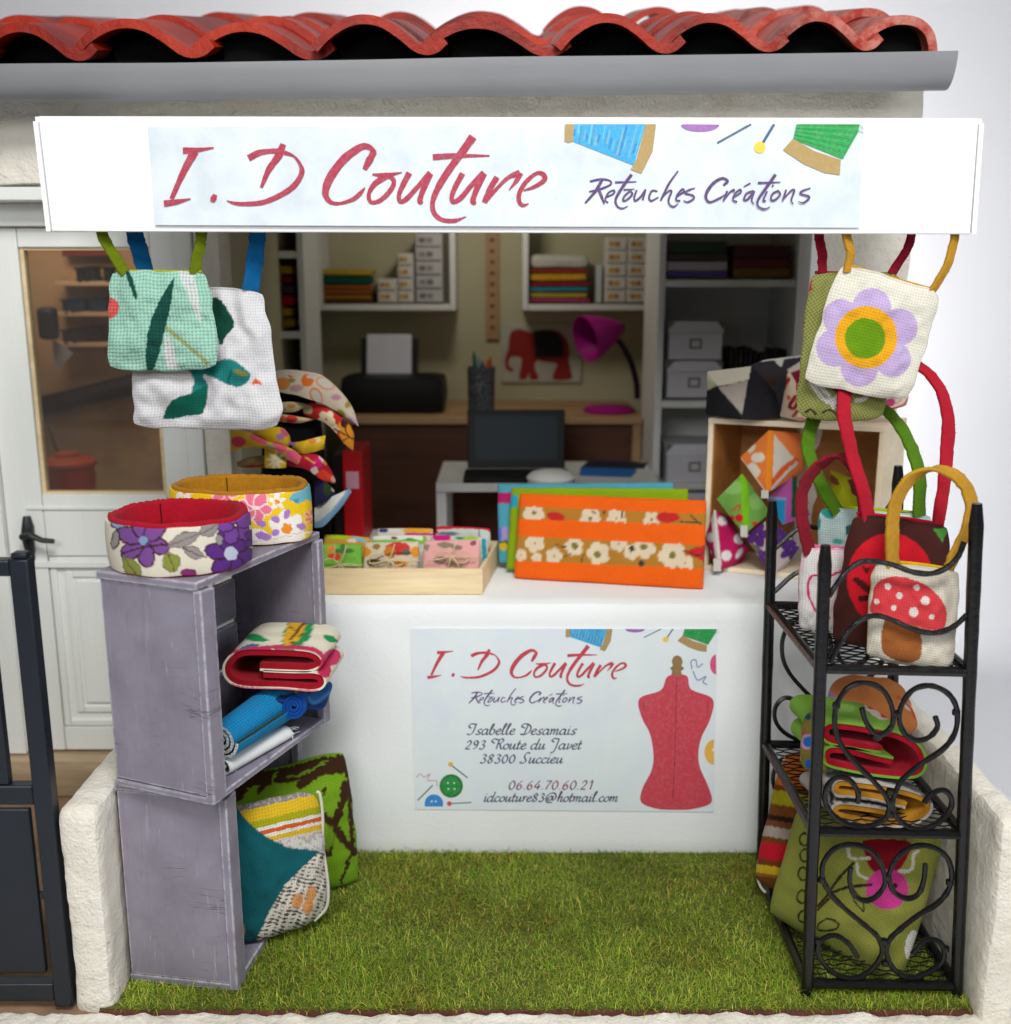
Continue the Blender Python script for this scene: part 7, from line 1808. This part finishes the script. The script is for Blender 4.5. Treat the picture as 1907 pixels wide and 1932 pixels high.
# left bookcase with rolled cloths
Yv = 1.45; x0, x1 = at(500, 600, Yv)[0], at(600, 600, Yv)[0]
zz = [at(530, y, Yv)[2] for y in (474, 626, 800)]
bookcase(x0 - .02, x1 - .05, Yv, .35, zz, 2.2, 'tall white bookcase at the left, with bright folded cloths', back='brown_wood')
stack(512, 556, [(600, 619, c(176, 140, 30), 'deep yellow'), (580, 599, c(196, 166, 24), 'lemon yellow'), (556, 579, c(190, 26, 36), 'scarlet'), (537, 555, c(84, 60, 78), 'plum'), (519, 536, c(130, 32, 50), 'wine red'), (500, 518, c(190, 150, 30), 'saffron'), (484, 499, c(52, 34, 30), 'black brown')], Yv + .03, .2, 'in the left bookcase')
area_lamp('stair_room_fill', (-1.75, .95, 2.2), (-1.6, 1.4, 1.2), .4, .3, 4.5, (1.0, .9, .78))  # unseen lamp added to lighten what shows through the door glass
# ------------------------------------------------------------------ stair room seen through the glazed door
Zd = zoom(0, 640, 420, 1127)
Ys = 1.44
rail = empty('stair_rail', at(*Zd(600, 1180), Ys), 'dark sloping stair rail behind the door glass', 'rail')
mb = MB(); P = [at(*Zd(x, y), Ys) for x, y in ((150, 1290), (320, 1240), (960, 1080), (1300, 1000))]; mb.tube(P, .042, 8, col=c(38, 26, 22)); build(mb, 'handrail', M['plastic'], rail)
def spools_row(pts, col, lab, r_=.024):
    for x, y in pts:
        p_ = at(*Zd(x, y), Ys - .02); t = MB(); t.lathe([(0, -.03), (r_ * 1.3, -.03), (r_ * 1.3, -.022), (r_, -.02), (r_, .02), (r_ * 1.3, .022), (r_ * 1.3, .03), (0, .03)], p_, 14, col)
        tag(build(t, 'thread_spool', M['plastic']), lab, 'spool', lab)
def rack_board(y, lab):
    a, b_ = at(*Zd(430, y), Ys), at(*Zd(1100, y - 20), Ys)
    tag(boxes('thread_shelf', 'desk_wood', [((a[0], Ys - .05, a[2] - .02), (b_[0], Ys + .055, a[2]))]), lab, 'shelf', 'thread shelves behind the door')
rack_board(330, 'top wooden thread shelf behind the door glass'); rack_board(550, 'middle wooden thread shelf behind the door glass'); rack_board(770, 'lowest wooden thread shelf behind the door glass')
spools_row([(600, 285), (650, 280), (690, 275), (800, 280)], c(26, 24, 26), 'black thread spools on the top shelf behind the glass')
spools_row([(500, 515), (550, 505), (590, 500), (700, 495), (750, 495)], c(34, 46, 60), 'slate blue thread spools on the middle shelf behind the glass')
spools_row([(500, 735), (560, 725), (620, 715), (680, 705), (720, 700)], c(44, 24, 20), 'dark brown thread spools on the lowest shelf behind the glass')
a, b_ = at(*Zd(450, 150), Ys), at(*Zd(800, 85), Ys)
mb = MB(); mb.box((a[0], Ys, a[2]), (b_[0], Ys + .05, b_[2]), c(110, 34, 26)); tag(build(mb, 'red_box', M['print'], bevel=.004), 'dull red box high up behind the door glass', 'box')
a, b_ = at(*Zd(270, 760), 1.2), at(*Zd(385, 520), 1.2)
mb = MB(); mb.box((a[0], 1.2, a[2]), (b_[0], 1.26, b_[2]), c(20, 18, 18)); tag(build(mb, 'black_bag', M['print'], bevel=.02), 'black bag hanging at the left behind the door glass', 'bag')
q = [Zd(*p_) for p_ in ((380, 760), (450, 790), (530, 860), (440, 960), (400, 960))]
V = [at(*p_, 1.25) for p_ in q]; mb = MB(); mb.add(np.array(V + [v + np.array([0, .004, 0]) for v in V]), [tuple(range(5))[::-1], tuple(range(5, 10))] + [(i, (i + 1) % 5, 5 + (i + 1) % 5, 5 + i) for i in range(5)], c(150, 140, 144))
tag(build(mb, 'paper_tag', M['print'], smooth=False), 'pale pointed paper hanging behind the door glass', 'paper')
p_ = at(*Zd(510, 1870), .85)
pot = empty('red_pot', p_, 'glossy red brown pot with a lid behind the door glass', 'pot')
s_ = 1.0
mb = MB(); mb.lathe([(0, -.06), (.080, -.06), (.088, 0), (.096, .06), (.092, .09), (.098, .105), (0, .105)], p_, 36, c(164, 60, 30)); build(mb, 'body', M['plastic'], pot)
mb = MB(); mb.lathe([(.106, .106), (.104, .118), (.08, .13), (.045, .135), (.04, .15), (0, .152)], p_, 36, c(176, 70, 36)); build(mb, 'lid', M['plastic'], pot)
tb2 = tag(boxes('side_table', 'desk_wood', [((p_[0] - .3, .7, p_[2] - .09), (p_[0] + .4, 1.1, p_[2] - .0605))]), 'wooden table top carrying the red pot', 'table')
mb = MB(); mb.tube([at(*Zd(350, 1390), .9), at(*Zd(440, 1640), .88)], .006, 6, col=c(80, 66, 52)); tag(build(mb, 'stick', M['plastic']), 'thin dark stick standing in the red pot', 'stick')
